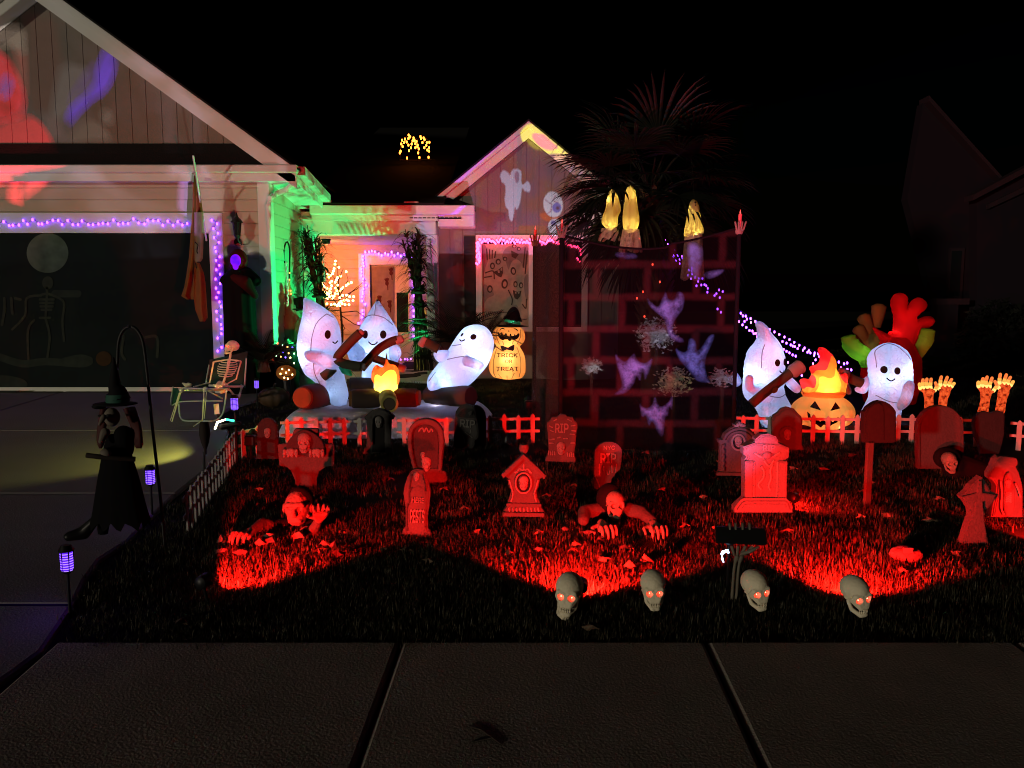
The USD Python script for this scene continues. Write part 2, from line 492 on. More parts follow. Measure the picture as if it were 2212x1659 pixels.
def pave(parent, name, ring, mat, inset=.0, th=.12, n=6):
    """a paving slab: plan outline, following the slope, edges eased"""
    pl = Polygon([(p[0], p[1]) for p in ring]).buffer(-inset, join_style=2)
    ins = pl.buffer(-.016, join_style=2)
    dens = lambda q: np.vstack([np.linspace(a, b, max(2, int(np.hypot(*(np.array(b) - a)) / .25) + 1))[:-1] for a, b in zip(np.array(q.exterior.coords)[:-1], np.array(q.exterior.coords)[1:])])
    B = dens(ins); k = len(B)
    L_ = np.array([np.array(pl.exterior.interpolate(pl.exterior.project(Point(b))).coords[0]) for b in B])
    c_in, c_out = np.array(ins.exterior.coords)[:-1], np.array(pl.exterior.coords)[:-1]
    for a in c_in:
        h = np.argmin(np.hypot(*(B - a).T)); L_[h] = c_out[np.argmin(np.hypot(*(c_out - a).T))]
    x0, z0, x1, z1 = ins.bounds; G = np.array([(x, y) for x in np.arange(x0, x1, .25) for y in np.arange(z0, z1, .25)]); G = G[shcontains(ins.buffer(-.06), shpoints(G))]
    P = np.vstack([B, G]); tri = Delaunay(P).simplices; tri = tri[shcontains(ins, shpoints(P[tri].mean(1)))]
    v = list(np.c_[P, gz(P[:, 1])]) + [(*a, gz(a[1]) - .010) for a in L_] + [(*a, gz(a[1]) - th) for a in L_]; n_ = len(P); f = [tuple(t) for t in tri]
    for i in range(k):
        j = (i + 1) % k; f += [(i, n_ + i, n_ + j), (i, n_ + j, j), (n_ + i, n_ + k + i, n_ + k + j), (n_ + i, n_ + k + j, n_ + j)]
    m = tm(v, f); m.fix_normals()
    return part(parent, name, m, mat)


def joint(u0, v0, u1, v1):                                   # the plan line through two picture points
    a, b = gd(u0, v0), gd(u1, v1); s = (b[0] - a[0]) / (b[1] - a[1]); return lambda y: a[0] + s * (y - a[1])


walk = thing('sidewalk', None, None, kind='structure')
yf = gd(1106, 1385)[1]; yn = 1.9
J = [joint(112, 1392, 0, 1490), joint(866, 1385, 768, 1659), joint(1524, 1385, 1652, 1659), joint(2190, 1385, 2560, 1659), joint(2860, 1385, 3460, 1659)]
for a, b in zip(J[:-1], J[1:]):
    g = .011
    pave(walk, 'slab', [(a(yn) + g, yn), (b(yn) - g, yn), (b(yf) - g, yf), (a(yf) + g, yf)], 'concrete')
# two twigs lie on the middle slab, one leaf near its far edge
twig = thing('fallen_twig', 'dark forked twig lying on the middle slab of the sidewalk', 'twig', gd(1045, 1575))
part(twig, 'stem', tube([gd(1012, 1570) + (0, 0, .003), gd(1040, 1578) + (0, 0, .003), gd(1082, 1608) + (0, 0, .002)], .0028, 5), 'dark_wood')
part(twig, 'side_shoot', tube([gd(1018, 1604) + (0, 0, .002), gd(1062, 1594) + (0, 0, .002)], .0022, 5), 'dark_wood')
drive = thing('driveway', None, None, kind='structure')
cuts = [1.0, gd(60, 1305)[1], gd(100, 1066)[1], gd(100, 930)[1], 10.7]
for i, (y0, y1) in enumerate(zip(cuts[:-1], cuts[1:])):
    y0 += .008; y1 -= .008
    right = [(float(drive_edge(y)) - (.03 if y > yf + .1 else .03), y) for y in np.linspace(y0, y1, 7)]
    if i == 0: right = [(min(x, J[0](y) - .02), y) if y < yf + .02 else (x, y) for x, y in right]
    pave(drive, 'slab', [(-6.2, y0)] + right + [(-6.2, y1)], 'driveway_concrete')
    pave(drive, 'slab', [(-16, y0), (-6.22, y0), (-6.22, y1), (-16, y1)], 'driveway_concrete')
struct('street', bx(-60, 60, -9, .2, -.3, -.08), 'roof_shingle')

# ---------------------------------------------------------------- the house
YG, YP, YD, YW = 10.5, 12.0, 15.8, 12.3
house = thing('house', 'single-storey house with gabled garage, green lit entry and a second gable behind the palm', 'house', (-3.2, YG, .48))
GX = -3.26                                                  # right side wall of the garage


def siding(wall, poly, step, vertical, place, mat, t=.02, gap=.007, tilt=True):
    """clapboards or upright boards cut to the outline poly (a, z) of a wall; place(a, d, z) puts a point d in front of it"""
    x0, z0, x1, z1 = poly.bounds; lo, hi = (x0, x1) if vertical else (z0, z1)
    for k in range(int(math.ceil((hi - lo) / step))):
        a = lo + k * step; s = sbox(a, z0 - 1, a + step - gap, z1 + 1) if vertical else sbox(x0 - 1, a, x1 + 1, a + step - gap)
        g = poly.intersection(s)
        for q in (g.geoms if hasattr(g, 'geoms') else [g]):
            if q.is_empty or q.geom_type != 'Polygon' or q.area < .002: continue
            v, f = V(trimesh.creation.extrude_polygon(q, t, engine='earcut'))
            d = v[:, 2].copy()
            if not vertical and tilt: d = np.where(d > t / 2, t * (1.15 - .75 * (v[:, 1] - a) / step), d)
            m = tm([place(p[0], dd, p[1]) for p, dd in zip(v, d)], f); m.fix_normals()
            part(wall, 'siding_board', m, mat)


front = lambda y: (lambda a, d, z: (a, y - d, z))
side = lambda x: (lambda a, d, z: (x + d, a, z))
zx = lambda u, v, y: tuple(at(u, v, y)[[0, 2]])
ZF = .44
# garage front wall and its opening
dl, dr, dtop = at(-306, 504, YG)[0], at(454, 504, YG)[0], at(454, 504, YG)[2]
tl, tr, ttop = at(-334, 461, YG)[0], at(482, 461, YG)[0], at(454, 461, YG)[2]
gl = -9.9; geave = at(600, 388, YG)[2]
gw = part(house, 'garage_wall', cat([bx(gl, tl, YG, YG + .15, ZF, geave), bx(tr, GX, YG, YG + .15, ZF, geave), bx(tl, tr, YG, YG + .15, ttop, geave)]), 'wall_siding')
siding(gw, unary_union([sbox(gl, ZF, tl, geave), sbox(tr, ZF, GX - .1, geave), sbox(tl, ttop, tr, geave)]), .155, False, front(YG), 'wall_siding')
part(house, 'garage_door_trim', cat([bx(tl, dl, YG - .05, YG + .1, ZF, ttop), bx(dr, tr, YG - .05, YG + .1, ZF, ttop), bx(dl, dr, YG - .05, YG + .1, dtop, ttop)]), 'white_trim')
part(house, 'garage_door', bx(dl, dr, YG + .12, YG + .16, ZF, dtop), 'white_trim')
part(house, 'corner_board', cat([bx(GX - .13, GX + .025, YG - .045, YG - .02, ZF, geave), bx(GX, GX + .026, YG - .02, YG + .14, ZF, geave)]), 'white_trim')
# garage gable: wall, pent roof, rakes, roof
RY = YG - .22
ra, rb = at(135, 0, RY), at(640, 365, RY); sl_ = (rb[2] - ra[2]) / (rb[0] - ra[0]); rx = at(60, 0, RY)[0]; rz = ra[2] + sl_ * (rx - ra[0])
rl = (2 * rx - rb[0], rb[2])
drop = 40 * mpp(RY) / CP
pent_hi = at(300, 310, YG)[2]
tri_ = Polygon([(rx, rz - drop), (rb[0], rb[2] - drop), (rl[0], rl[1] - drop)]).intersection(sbox(-30, pent_hi - .25, 30, 30))
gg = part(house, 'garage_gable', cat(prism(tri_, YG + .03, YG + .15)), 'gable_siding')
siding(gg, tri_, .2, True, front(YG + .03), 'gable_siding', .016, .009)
pe = at(300, 355, RY + .04)
part(house, 'pent_roof', tm(*V(trimesh.convex.convex_hull([(gl - .25, YG, pent_hi), (rb[0] - .42, YG, pent_hi), (gl - .25, RY + .04, pe[2]), (rb[0] - .06, RY + .04, pe[2]), (gl - .25, YG, pe[2] - .02), (rb[0] - .06, YG, pe[2] - .02), (gl - .25, RY + .04, pe[2] - .02), (rb[0] - .06, RY + .04, pe[2] - .02)]))), 'roof_shingle')
g0, g1, g2 = at(300, 357, RY)[2], at(300, 374, RY)[2], at(300, 391, RY)[2]
part(house, 'front_gutter', bx(gl - .3, rb[0] + .02, RY - .05, RY + .04, g1, g0, .01), 'white_trim')
part(house, 'front_fascia', bx(gl - .3, rb[0] - .02, RY, RY + .03, g2, g1), 'white_trim')
part(house, 'front_soffit', bx(gl - .3, rb[0] - .02, RY + .03, YG + .1, g2 + .01, g2 + .03), 'white_trim')
for sgn, e in ((1, rb), (-1, (rl[0], 0, rl[1]))):
    h1, h2 = 15 * mpp(RY), 41 * mpp(RY)
    q = lambda top, bot: Polygon([(rx, rz - top), (e[0], e[2] - top), (e[0], e[2] - bot), (rx, rz - bot)])
    part(house, 'rake_board', cat(prism(q(0, h1), RY - .03, RY + .05, .004)), 'white_trim')
    part(house, 'rake_board', cat(prism(q(h1, h2), RY + .0, RY + .05, .004)), 'white_trim')
    part(house, 'rake_soffit', tm([(rx, RY + .05, rz - h2 + .02), (e[0], RY + .05, e[2] - h2 + .02), (e[0], YG + .1, e[2] - h2 + .02), (rx, YG + .1, rz - h2 + .02)], [[0, 1, 2], [0, 2, 3]]), 'white_trim')
    t_ = .03
    part(house, 'garage_roof', trimesh.convex.convex_hull([(rx, y, rz + dz) for y in (RY - .04, 17.5) for dz in (.002, t_)] + [(e[0] + sgn * .03, y, e[2] - .02 + dz) for y in (RY - .04, 17.5) for dz in (.002, t_)]), 'roof_shingle')
# garage side wall with eave and downspout
ez0 = at(640, 366, RY)[2]; EX = rb[0]
AX = -4.35
part(house, 'alcove_wall', cat([bx(AX - .12, AX, YP, YD + .1, ZF, 3.2), bx(AX, GX - .15, YP + .02, YP + .12, ZF, g2)]), 'wall_siding')
sw = part(house, 'side_wall', bx(GX - .15, GX, YG + .15, YP + .25, ZF, g2 + .01), 'wall_siding')
siding(sw, sbox(YG + .15, ZF, YP + .25, g2), .155, False, side(GX), 'wall_siding')
dz_ = -.17
run = lambda x0, x1, za, zb, y0=RY + .1, y1=YP - .2: trimesh.convex.convex_hull([(x, y, z + (dz_ if y == y1 else 0)) for x in (x0, x1) for y in (y0, y1) for z in (za, zb)])
part(house, 'side_gutter', cat([run(EX - .02, EX + .09, g1 - .01, g0), run(EX - .04, EX - .021, g2, g1)]), 'white_trim')
part(house, 'side_soffit', run(GX, EX - .041, g2 + .012, g2 + .03, YG + .12, YP - .02), 'white_trim')
P_ = [at(634, 380, RY + .12), at(632, 396, RY + .13), at(620, 410, RY + .22), at(598, 418, RY + .36), at(583, 428, YG - .1), at(580, 445, YG - .1)]
low = at(582, 600, YG - .1); low[2] = gz(YG) + .02
part(house, 'downspout', tube(P_ + [np.array([P_[-1][0], YG - .1, z]) for z in (2.2, 1.2, low[2])], .037, 10), 'white_trim')
# entry: beam, gutter, ceiling, back wall, posts, floor, roof
bz0, bz1, bz2 = at(800, 447, YP)[2], at(800, 466, YP)[2], at(800, 506, YP)[2]
WX0 = at(945, 500, YW)[0]
part(house, 'entry_beam', bx(GX + .03, WX0, YP, YP + .25, bz2, bz1 + .06), 'white_trim')
part(house, 'entry_gutter', bx(GX + .22, at(1025, 450, YP - .25)[0], YP - .25, YP - .13, bz1 - .005, bz0, .012), 'white_trim')
part(house, 'entry_fascia', bx(GX + .22, at(945, 450, YP - .13)[0], YP - .125, YP - .1, bz1 - .09, bz1 + .05), 'white_trim')
part(house, 'entry_soffit', bx(GX + .03, WX0 + .4, YP - .1, YP, bz1 - .06, bz1 - .04), 'white_trim')
for k in range(12):
    u = 885 + k * 9.5; a = at(u, 470, YP - .12); part(house, 'soffit_vent', bx(a[0], a[0] + .05, YP - .128, YP - .1, a[2] - .012, a[2] + .004), 'black_metal')
part(house, 'entry_ceiling', bx(AX, WX0, YP + .25, YD, bz2 + .12, bz2 + .16), 'white_trim')
DL, DR = at(776, 600, YD)[0], at(896, 600, YD)[0]; dt0, dt1 = at(840, 548, YD)[2], at(840, 572, YD)[2]
fl = .50
bw = part(house, 'entry_wall', cat([bx(AX, DL, YD, YD + .12, fl, bz2 + .14), bx(DR, WX0 + .3, YD, YD + .12, fl, bz2 + .14), bx(DL, DR, YD, YD + .12, dt0, bz2 + .14)]), 'wall_siding')
siding(bw, unary_union([sbox(AX, fl, DL, bz2 + .12), sbox(DR, fl, WX0 + .1, bz2 + .12), sbox(DL, dt0, DR, bz2 + .12)]), .19, False, front(YD), 'wall_siding')
di0, di1 = at(800, 600, YD)[0], at(884, 600, YD)[0]
part(house, 'door_trim', cat([bx(DL, di0, YD - .07, YD + .1, fl, dt0), bx(di1, DR, YD - .07, YD + .1, fl, dt0), bx(di0, di1, YD - .07, YD + .1, dt1, dt0), bx(DL + .07, DL + .12, YD - .085, YD - .07, fl, dt0 - .06), bx(DL + .07, DR - .07, YD - .085, YD - .07, dt0 - .06, dt0 - .02)]), 'white_trim')
gx0, gx1, gz0, gz1 = *at(856, 640, YD)[[0]], *at(881, 640, YD)[[0]], at(860, 718, YD)[2], dt1 - .05
fd = part(house, 'front_door', cat([bx(di0, gx0, YD + .02, YD + .07, fl, dt1), bx(gx1, di1, YD + .02, YD + .07, fl, dt1), bx(gx0, gx1, YD + .02, YD + .07, fl, gz0), bx(gx0, gx1, YD + .02, YD + .07, gz1, dt1)]), 'blind_cream')
part(fd, 'door_glass', bx(gx0, gx1, YD + .035, YD + .045, gz0, gz1), 'glass_dark')
part(fd, 'door_blind', bx(gx0, gx1, YD + .022, YD + .03, at(860, 628, YD)[2], gz1), 'blind_cream')
part(fd, 'blind_rail', bx(gx0, gx1, YD + .012, YD + .021, at(860, 632, YD)[2], at(860, 628, YD)[2]), 'white_trim')
for k, u in ((0, 655), (1, 921)):
    a, b = at(u, 600, YP)[0], at(u + 24, 600, YP)[0]
    part(house, 'porch_post', bx(a, b, YP + .02, YP + .24, fl - .1, bz2, .01), 'white_trim')
part(house, 'porch_floor', bx(AX, WX0 + .2, YP - .2, YD, .3, fl), 'porch_floor')
part(house, 'porch_step', bx(at(842, 820, YP - .5)[0], at(925, 820, YP - .5)[0], YP - .55, YP - .2, .3, fl - .1, .01), 'porch_floor')
rzb = at(898, 325, 16.2)[2]
part(house, 'entry_roof', trimesh.convex.convex_hull([(x, y, z + d) for x in (GX + .1, WX0 + .15) for y, z in ((YP - .24, bz0 - .02), (19, bz0 - .02 + (rzb - bz0) * (19 - YP + .24) / (16.2 - YP + .24))) for d in (0, .05)]), 'roof_shingle')
for u0, u1, v0 in ((696, 716, 431), (872, 905, 435)):
    a, b = at(u0, v0, YP - .2), at(u1, 447, YP - .2); part(house, 'gutter_bracket_block', bx(a[0], b[0], YP - .22, YP + .05, b[2], a[2], .01), 'white_trim')
# second gable
ga, ge = at(1142, 262, YW - .1), at(924, 441, YW - .1); gs = (ga[2] - ge[2]) / (ga[0] - ge[0]); er = 2 * ga[0] - ge[0]
wr = at(1338, 500, YW)[0]
WF = .45
hd = 33 * mpp(YW)
wp = Polygon([(WX0, WF), (wr, WF), (wr, ga[2] - gs * (wr - ga[0]) - hd), (ga[0], ga[2] - hd), (WX0, ga[2] - gs * (ga[0] - WX0) - hd)])
wl, wrr, wt, wb = at(1028, 508, YW)[0], at(1270, 508, YW)[0], at(1100, 508, YW)[2], at(1100, 716, YW)[2]
wp2 = wp.difference(sbox(wl, wb, wrr, wt))
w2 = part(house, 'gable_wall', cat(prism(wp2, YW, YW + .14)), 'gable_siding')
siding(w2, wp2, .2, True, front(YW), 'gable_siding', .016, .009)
for sgn, ex in ((-1, ge[0]), (1, er)):
    y0 = YW - .1
    q = lambda top, bot: Polygon([(ga[0], ga[2] - top), (ex, ge[2] - top), (ex, ge[2] - bot), (ga[0], ga[2] - bot)])
    part(house, 'rake_board', cat(prism(q(0, hd * .33), y0 - .03, y0 + .05, .004)), 'white_trim')
    part(house, 'rake_board', cat(prism(q(hd * .33, hd), y0, y0 + .05, .004)), 'white_trim')
    part(house, 'rake_soffit', tm([(ga[0], y0 + .05, ga[2] - hd + .02), (ex, y0 + .05, ge[2] - hd + .02), (ex, YW + .1, ge[2] - hd + .02), (ga[0], YW + .1, ga[2] - hd + .02)], [[0, 1, 2], [0, 2, 3]]), 'white_trim')
    part(house, 'gable_roof', trimesh.convex.convex_hull([(ga[0], y, ga[2] + d) for y in (y0 - .04, 19) for d in (.002, .03)] + [(ex + sgn * .03, y, ge[2] - .02 + d) for y in (y0 - .04, 19) for d in (.002, .03)]), 'roof_shingle')
for u0, u1, u2 in ((945, 1025, 1000), (1256, 1345, 1285)):
    a, b = at(u0, 452, YW - .4), at(u1, 489, YW - .4)
    rt = part(house, 'eave_return', bx(a[0], b[0], YW - .4, YW, b[2], a[2], .012), 'white_trim')
    inner, outer = (b[0], a[0] - .15) if u0 < 1100 else (a[0], b[0])
    top = at(985, 427, YW)[2]
    part(rt, 'return_roof', trimesh.convex.convex_hull([(inner, YW - .38, a[2] + .01), (outer, YW - .38, a[2] + .01), (outer, YW, top), ((inner + outer) / 2, YW, top), (inner, YW, a[2] + .02), (outer, YW, a[2] + .02)]), 'roof_shingle')
win = part(house, 'window', cat([bx(wl, wl + .09, YW - .05, YW + .1, wb, wt), bx(wrr - .09, wrr, YW - .05, YW + .1, wb, wt), bx(wl + .09, wrr - .09, YW - .05, YW + .1, wt - .1, wt), bx(wl + .09, wrr - .09, YW - .07, YW + .1, wb, wb + .07)]), 'white_trim')
mu0, mu1 = at(1142, 600, YW)[0], at(1155, 600, YW)[0]
part(win, 'mullion', bx(mu0, mu1, YW - .045, YW + .08, wb + .07, wt - .1), 'white_trim')
part(win, 'pane', bx(wl + .09, mu0, YW + .03, YW + .036, wb + .07, wt - .1), 'glass_dark')
part(win, 'pane', bx(mu1, wrr - .09, YW + .03, YW + .036, wb + .07, wt - .1), 'glass_dark')
glow('window_glow', (.95, .85, .38), .16)
a, b = at(1035, 560, YW), at(1054, 716, YW)
part(win, 'lit_blind', bx(wl + .09, b[0], YW + .022, YW + .029, wb + .07, a[2]), 'window_glow', label='strip of yellow lit blind at the left edge of the window')
sh = part(house, 'shutter', bx(at(1003, 600, YW)[0], wl - .01, YW - .045, YW - .017, wb - .02, wt - .02), 'shutter')
for k in range(24):
    z = wb + .05 + k * (wt - wb - .14) / 24; part(sh, 'slat', bx(at(1006, 600, YW)[0], wl - .03, YW - .052, YW - .044, z, z + .04), 'shutter')
# neighbour's house, far right, hardly lit
YN = 19.0
nb = thing('neighbour_house', 'dim purple-grey neighbouring house with steep gable at the right edge', 'house', (at(2140, 830, YN)[0], YN, .5))
zq = lambda pts, y: Polygon([zx(u, v, y) for u, v in pts])
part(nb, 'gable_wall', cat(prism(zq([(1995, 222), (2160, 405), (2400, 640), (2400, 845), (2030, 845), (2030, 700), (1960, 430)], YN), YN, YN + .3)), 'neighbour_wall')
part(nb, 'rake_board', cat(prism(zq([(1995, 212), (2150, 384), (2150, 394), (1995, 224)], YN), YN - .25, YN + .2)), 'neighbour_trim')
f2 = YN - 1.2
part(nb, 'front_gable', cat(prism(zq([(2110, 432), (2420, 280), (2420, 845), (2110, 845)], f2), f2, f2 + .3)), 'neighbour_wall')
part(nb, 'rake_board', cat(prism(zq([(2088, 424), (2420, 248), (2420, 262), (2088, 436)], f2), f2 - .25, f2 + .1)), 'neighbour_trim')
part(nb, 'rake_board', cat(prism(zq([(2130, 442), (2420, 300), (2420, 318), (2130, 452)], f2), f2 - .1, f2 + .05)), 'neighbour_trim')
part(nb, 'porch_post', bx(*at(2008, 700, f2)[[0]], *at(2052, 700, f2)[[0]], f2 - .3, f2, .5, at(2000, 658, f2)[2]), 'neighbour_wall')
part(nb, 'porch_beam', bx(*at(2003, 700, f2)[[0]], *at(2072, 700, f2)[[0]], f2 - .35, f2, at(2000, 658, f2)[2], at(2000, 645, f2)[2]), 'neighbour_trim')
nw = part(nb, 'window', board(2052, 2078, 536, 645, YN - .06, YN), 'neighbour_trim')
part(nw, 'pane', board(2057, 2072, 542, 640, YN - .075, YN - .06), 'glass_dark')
look('seam_thread', (.16, .18, .24), .7)
# ---------------------------------------------------------------- ghosts round a camp fire (left)
k = K(1050, 1100, 2.212)
Yc = 8.35
camp = thing('campfire_inflatable', 'lit inflatable of three white ghosts holding marshmallows round a camp fire on a white base', 'inflatable', gd(820, 948))
WHITE = (.55, .74, 1.0); WARM = (1.0, .62, .28)


def ghost(t, name, pts, y, eyes, smile, seams, lamps, R=None, power=.85, col=WHITE, label=None):
    P = Puff(k(pts), y, R=R, h=6)
    g = part(t, name, P.mesh(), 'ghost_white', label=label, smooth=True)
    for e in eyes:
        (u, v), a, b, ang = k([e[:2]])[0], e[2] / 4.032, e[3] / 4.032, (e[4] if len(e) > 4 else 0)
        part(g, 'eye', P.decal(oval(u, v, a, b, ang), .006, 2.5), 'ink_black', smooth=True)
    part(g, 'smile', P.line(spline(k(smile), 5, False), .007), 'ink_black')
    for s in seams: part(g, 'seam', P.line(spline(k(s), 6, False), .0045, .001), 'seam_thread')
    for (x, z_, w) in lamps:
        u, v = k([(x, z_)])[0]; p = at(u, v, y); p[1] -= .07; lamp(t, p, col, power * w, .06, name='body_light')
    return P, g


def limb(t, name, pts, y, mat, power=0, h=5, R=None, flat=.9, col=WHITE, sub=None, label=None):
    P = Puff(k(pts), y, R=R, h=h, flat=flat)
    g = part(t, name, P.mesh(), mat, label=label, smooth=True)
    if power: lamp(sub or t, P.mid(), col, power, .02, name='inner_light')
    return P, g


def stick(t, pts, y, r, mat='stick_brown', yo=None):
    q = [at(u, v, y if yo is None else yo) for u, v in k(pts)]
    return part(t, 'stick', tube(spline(q, 5, False), r, 10), mat, smooth=True)


def mallow(t, x, z_, w, h_, y, ang=0, mat='marshmallow', label=None):
    u, v = k([(x, z_)])[0]; c = at(u, v, y); a, b = w / 4.032 * mpp(y), h_ / 4.032 * mpp(y)
    m = lathe([(0, -b), (a * .75, -b), (a, -b * .7), (a, b * .7), (a * .75, b), (0, b)], (0, 0, 0), 16)
    return part(t, 'marshmallow', move(rot(m, ang, (0, 1, 0)), c), mat, label=label, smooth=40)


A, ga_ = ghost(camp, 'ghost', [(315, 150), (318, 150), (400, 185), (500, 245), (590, 320), (632, 400), (647, 480), (652, 560), (645, 650), (650, 740), (682, 860), (712, 990), (705, 1050), (690, 1108), (660, 1112), (610, 1112), (570, 1098), (530, 1040), (475, 960), (400, 880), (335, 830), (290, 740), (266, 640), (262, 560), (280, 440), (308, 320), (318, 220)],
               Yc, [(563, 475, 23, 38), (655, 492, 5, 18)], [(599, 538), (617, 552), (634, 532)], [[(540, 300), (470, 380), (432, 500), (422, 620)], [(540, 300), (590, 330)], [(455, 640), (450, 800), (520, 960), (545, 1040)]], [(350, 640, 1.0), (430, 400, .35), (560, 980, .3)], R=40, label='left ghost seen from the side, its pointed cap bent to the left')
limb(camp, 'arm', [(325, 655), (345, 622), (450, 622), (560, 652), (608, 690), (622, 770), (590, 786), (500, 772), (420, 732), (350, 702)], Yc - .26, 'ghost_white', .07)
B, gb_ = ghost(camp, 'ghost', [(965, 170), (967, 170), (1025, 255), (1090, 355), (1138, 440), (1142, 520), (1125, 590), (1120, 680), (1115, 800), (1095, 955), (960, 945), (830, 958), (828, 860), (830, 760), (812, 640), (797, 520), (806, 430), (860, 340), (915, 245)],
               Yc + .5, [(882, 475, 25, 36), (1037, 475, 26, 36)], [(912, 536), (930, 553), (952, 561), (975, 553), (990, 536)], [[(965, 178), (962, 310)], [(830, 345), (900, 315), (962, 310), (1040, 335), (1105, 395)], [(820, 600), (880, 635), (950, 642)]], [(955, 640, 1.0), (960, 440, .3), (900, 860, .3)], R=38, label='middle ghost with a tall pointed hood facing the street')
limb(camp, 'arm', [(655, 560), (700, 520), (760, 500), (800, 560), (850, 610), (865, 660), (840, 710), (770, 712), (720, 700), (700, 650), (660, 610)], Yc + .3, 'ghost_white', .05)
limb(camp, 'arm', [(1065, 610), (1090, 575), (1140, 570), (1168, 610), (1172, 660), (1150, 700), (1135, 725), (1090, 715), (1065, 670)], Yc + .3, 'ghost_white', .05)
C, gc_ = ghost(camp, 'ghost', [(1830, 393), (1900, 410), (1955, 470), (1980, 560), (1960, 660), (1925, 745), (1865, 820), (1800, 890), (1735, 935), (1640, 948), (1540, 945), (1470, 965), (1418, 968), (1397, 920), (1402, 860), (1450, 790), (1520, 700), (1590, 600), (1640, 520), (1700, 440), (1760, 403)],
               Yc + .12, [(1807, 495, 27, 24, -25), (1708, 478, 9, 19, 40)], [(1688, 520), (1705, 531), (1735, 519)], [[(1620, 575), (1700, 560)], [(1580, 690), (1740, 660), (1860, 700)], [(1420, 880), (1480, 800)]], [(1830, 690, 1.0), (1800, 520, .5), (1560, 850, .5)], R=42, label='right ghost without a point, leaning back to the right')
limb(camp, 'arm', [(1706, 695), (1735, 660), (1800, 688), (1880, 720), (1893, 765), (1840, 792), (1760, 762), (1712, 748)], Yc - .16, 'ghost_white', .06)
limb(camp, 'arm', [(1453, 645), (1500, 618), (1590, 622), (1575, 690), (1530, 725), (1478, 706)], Yc - .02, 'ghost_white', .05)
k8 = K(1300, 1150, 3.685); k5 = k; k = k8
s1 = Yc - .42
part(camp, 'stick', tube(spline([at(u, v, s1) for u, v in k8([(440, 590), (330, 690), (200, 830), (105, 960), (180, 1030), (300, 1060), (455, 1085)])], 5, False), .048, 12), 'stick_brown', smooth=True, label='forked brown stick of the left ghost')
part(camp, 'stick', tube(spline([at(u, v, s1 + .3) for u, v in k8([(450, 1110), (560, 980), (700, 830), (860, 730), (980, 690)])], 5, False), .046, 12), 'stick_brown', smooth=True, label='long brown stick of the middle ghost')
part(camp, 'stick', tube([at(u, v, s1 + .32) for u, v in k8([(640, 960), (800, 1020), (990, 1085)])], .042, 12), 'stick_brown', smooth=True)
kk = lambda x, z_, w, h_, y, ang: mallow(camp, x, z_, w, h_, y, ang)
_m = 3.685 / 2.212
for x, z_, w, h_, y, ang in ((445, 592, 48, 42, s1, 40), (460, 1085, 45, 55, s1, 80), (1000, 690, 62, 62, s1 + .3, 62), (1035, 1108, 60, 62, s1 + .32, 110)):
    u, v = k8([(x, z_)])[0]; kk5 = (u * 1.82278 - 1050) * 2.212, (v * 1.82278 - 1100) * 2.212; k = k5; mallow(camp, *kk5, w / _m, h_ / _m, y, ang); k = k8
k = k5
part(camp, 'stick', tube([at(u, v, Yc - .2) for u, v in k([(490, 850), (545, 810), (590, 775)])], [.05, .05, .04], 12), 'stick_brown', smooth=True)
stick(camp, [(1385, 545), (1440, 572), (1500, 605)], Yc - .05, .055)
mallow(camp, 1362, 545, 34, 46, Yc - .06, 35)
# the fire, one shell with its own light
fire_in = Polygon(spline(k([(950, 862), (962, 828), (985, 822), (1012, 838), (1045, 805), (1080, 782), (1122, 790), (1140, 835), (1138, 900), (1126, 978), (1040, 990), (946, 965)]), 6))
Fp = Puff(k([(1042, 640), (1044, 640), (1064, 730), (1120, 748), (1150, 800), (1158, 865), (1142, 930), (1128, 982), (1040, 994), (945, 968), (936, 910), (912, 868), (920, 790), (955, 745), (1000, 768), (1028, 740)]), Yc - .25, h=3.6, extra=[fire_in])
fy, fr = Fp.split([fire_in])
fp = part(camp, 'fire', fr, 'fire_red', smooth=True); part(fp, 'yellow_flame', fy, 'fire_yellow', smooth=True)
u, v = k([(1040, 930)])[0]; lamp(camp, at(u, v, Yc - .25), (1, .78, .42), 1.8, .03, name='fire_light')
# logs


def log(t, a, b, ra, rb, ya, yb, endcap=None, mat='log_brown', label=None, glowp=0):
    pa, pb = at(*k([a])[0], ya), at(*k([b])[0], yb)
    l = part(t, 'log', tube([pa + (pb - pa) * s for s in (0, .02, .1, .5, .9, .98, 1)], [ra * .88, ra * .97, ra, (ra + rb) / 2 * 1.03, rb, rb * .97, rb * .88], 20), mat, label=label, smooth=40)
    if endcap:
        d = (pa - pb) / np.linalg.norm(pa - pb); e = tube([pa + d * .001, pa + d * .03], [ra * .86, ra * .8], 20); part(l, 'log_end', e, endcap, smooth=40)
    return l


log(camp, (318, 1030), (590, 1000), .128, .15, Yc - .45, Yc + .35, 'log_end', label='left log with an orange end towards the street')
log(camp, (742, 1040), (985, 1035), .1, .1, Yc - .3, Yc - .24, 'log_end', label='short log at the left of the fire')
log(camp, (1310, 1030), (1110, 1030), .1, .1, Yc - .26, Yc - .24, 'log_end', label='short log at the right of the fire')
log(camp, (720, 930), (930, 935), .10, .10, Yc + .3, Yc + .35, 'log_end')
log(camp, (1400, 1010), (1780, 1025), .10, .125, Yc + .3, Yc - .05, None, label='right log behind the small gravestones')
hl = log(camp, (1068, 1085), (1050, 1020), .09, .088, Yc - .62, Yc - .3, None, 'log_hollow', 'short hollow log end below the fire, dimly lit olive')
c_ = at(*k([(1068, 1085)])[0], Yc - .635)
part(hl, 'hollow', lathe([(0, .0), (.06, .0), (.068, .012)], c_, 20, 'y'), 'ink_brown')
part(hl, 'bark_ring', lathe([(.066, -.01), (.089, -.01), (.09, .02), (.07, .02)], c_, 20, 'y'), 'log_glow', smooth=40)
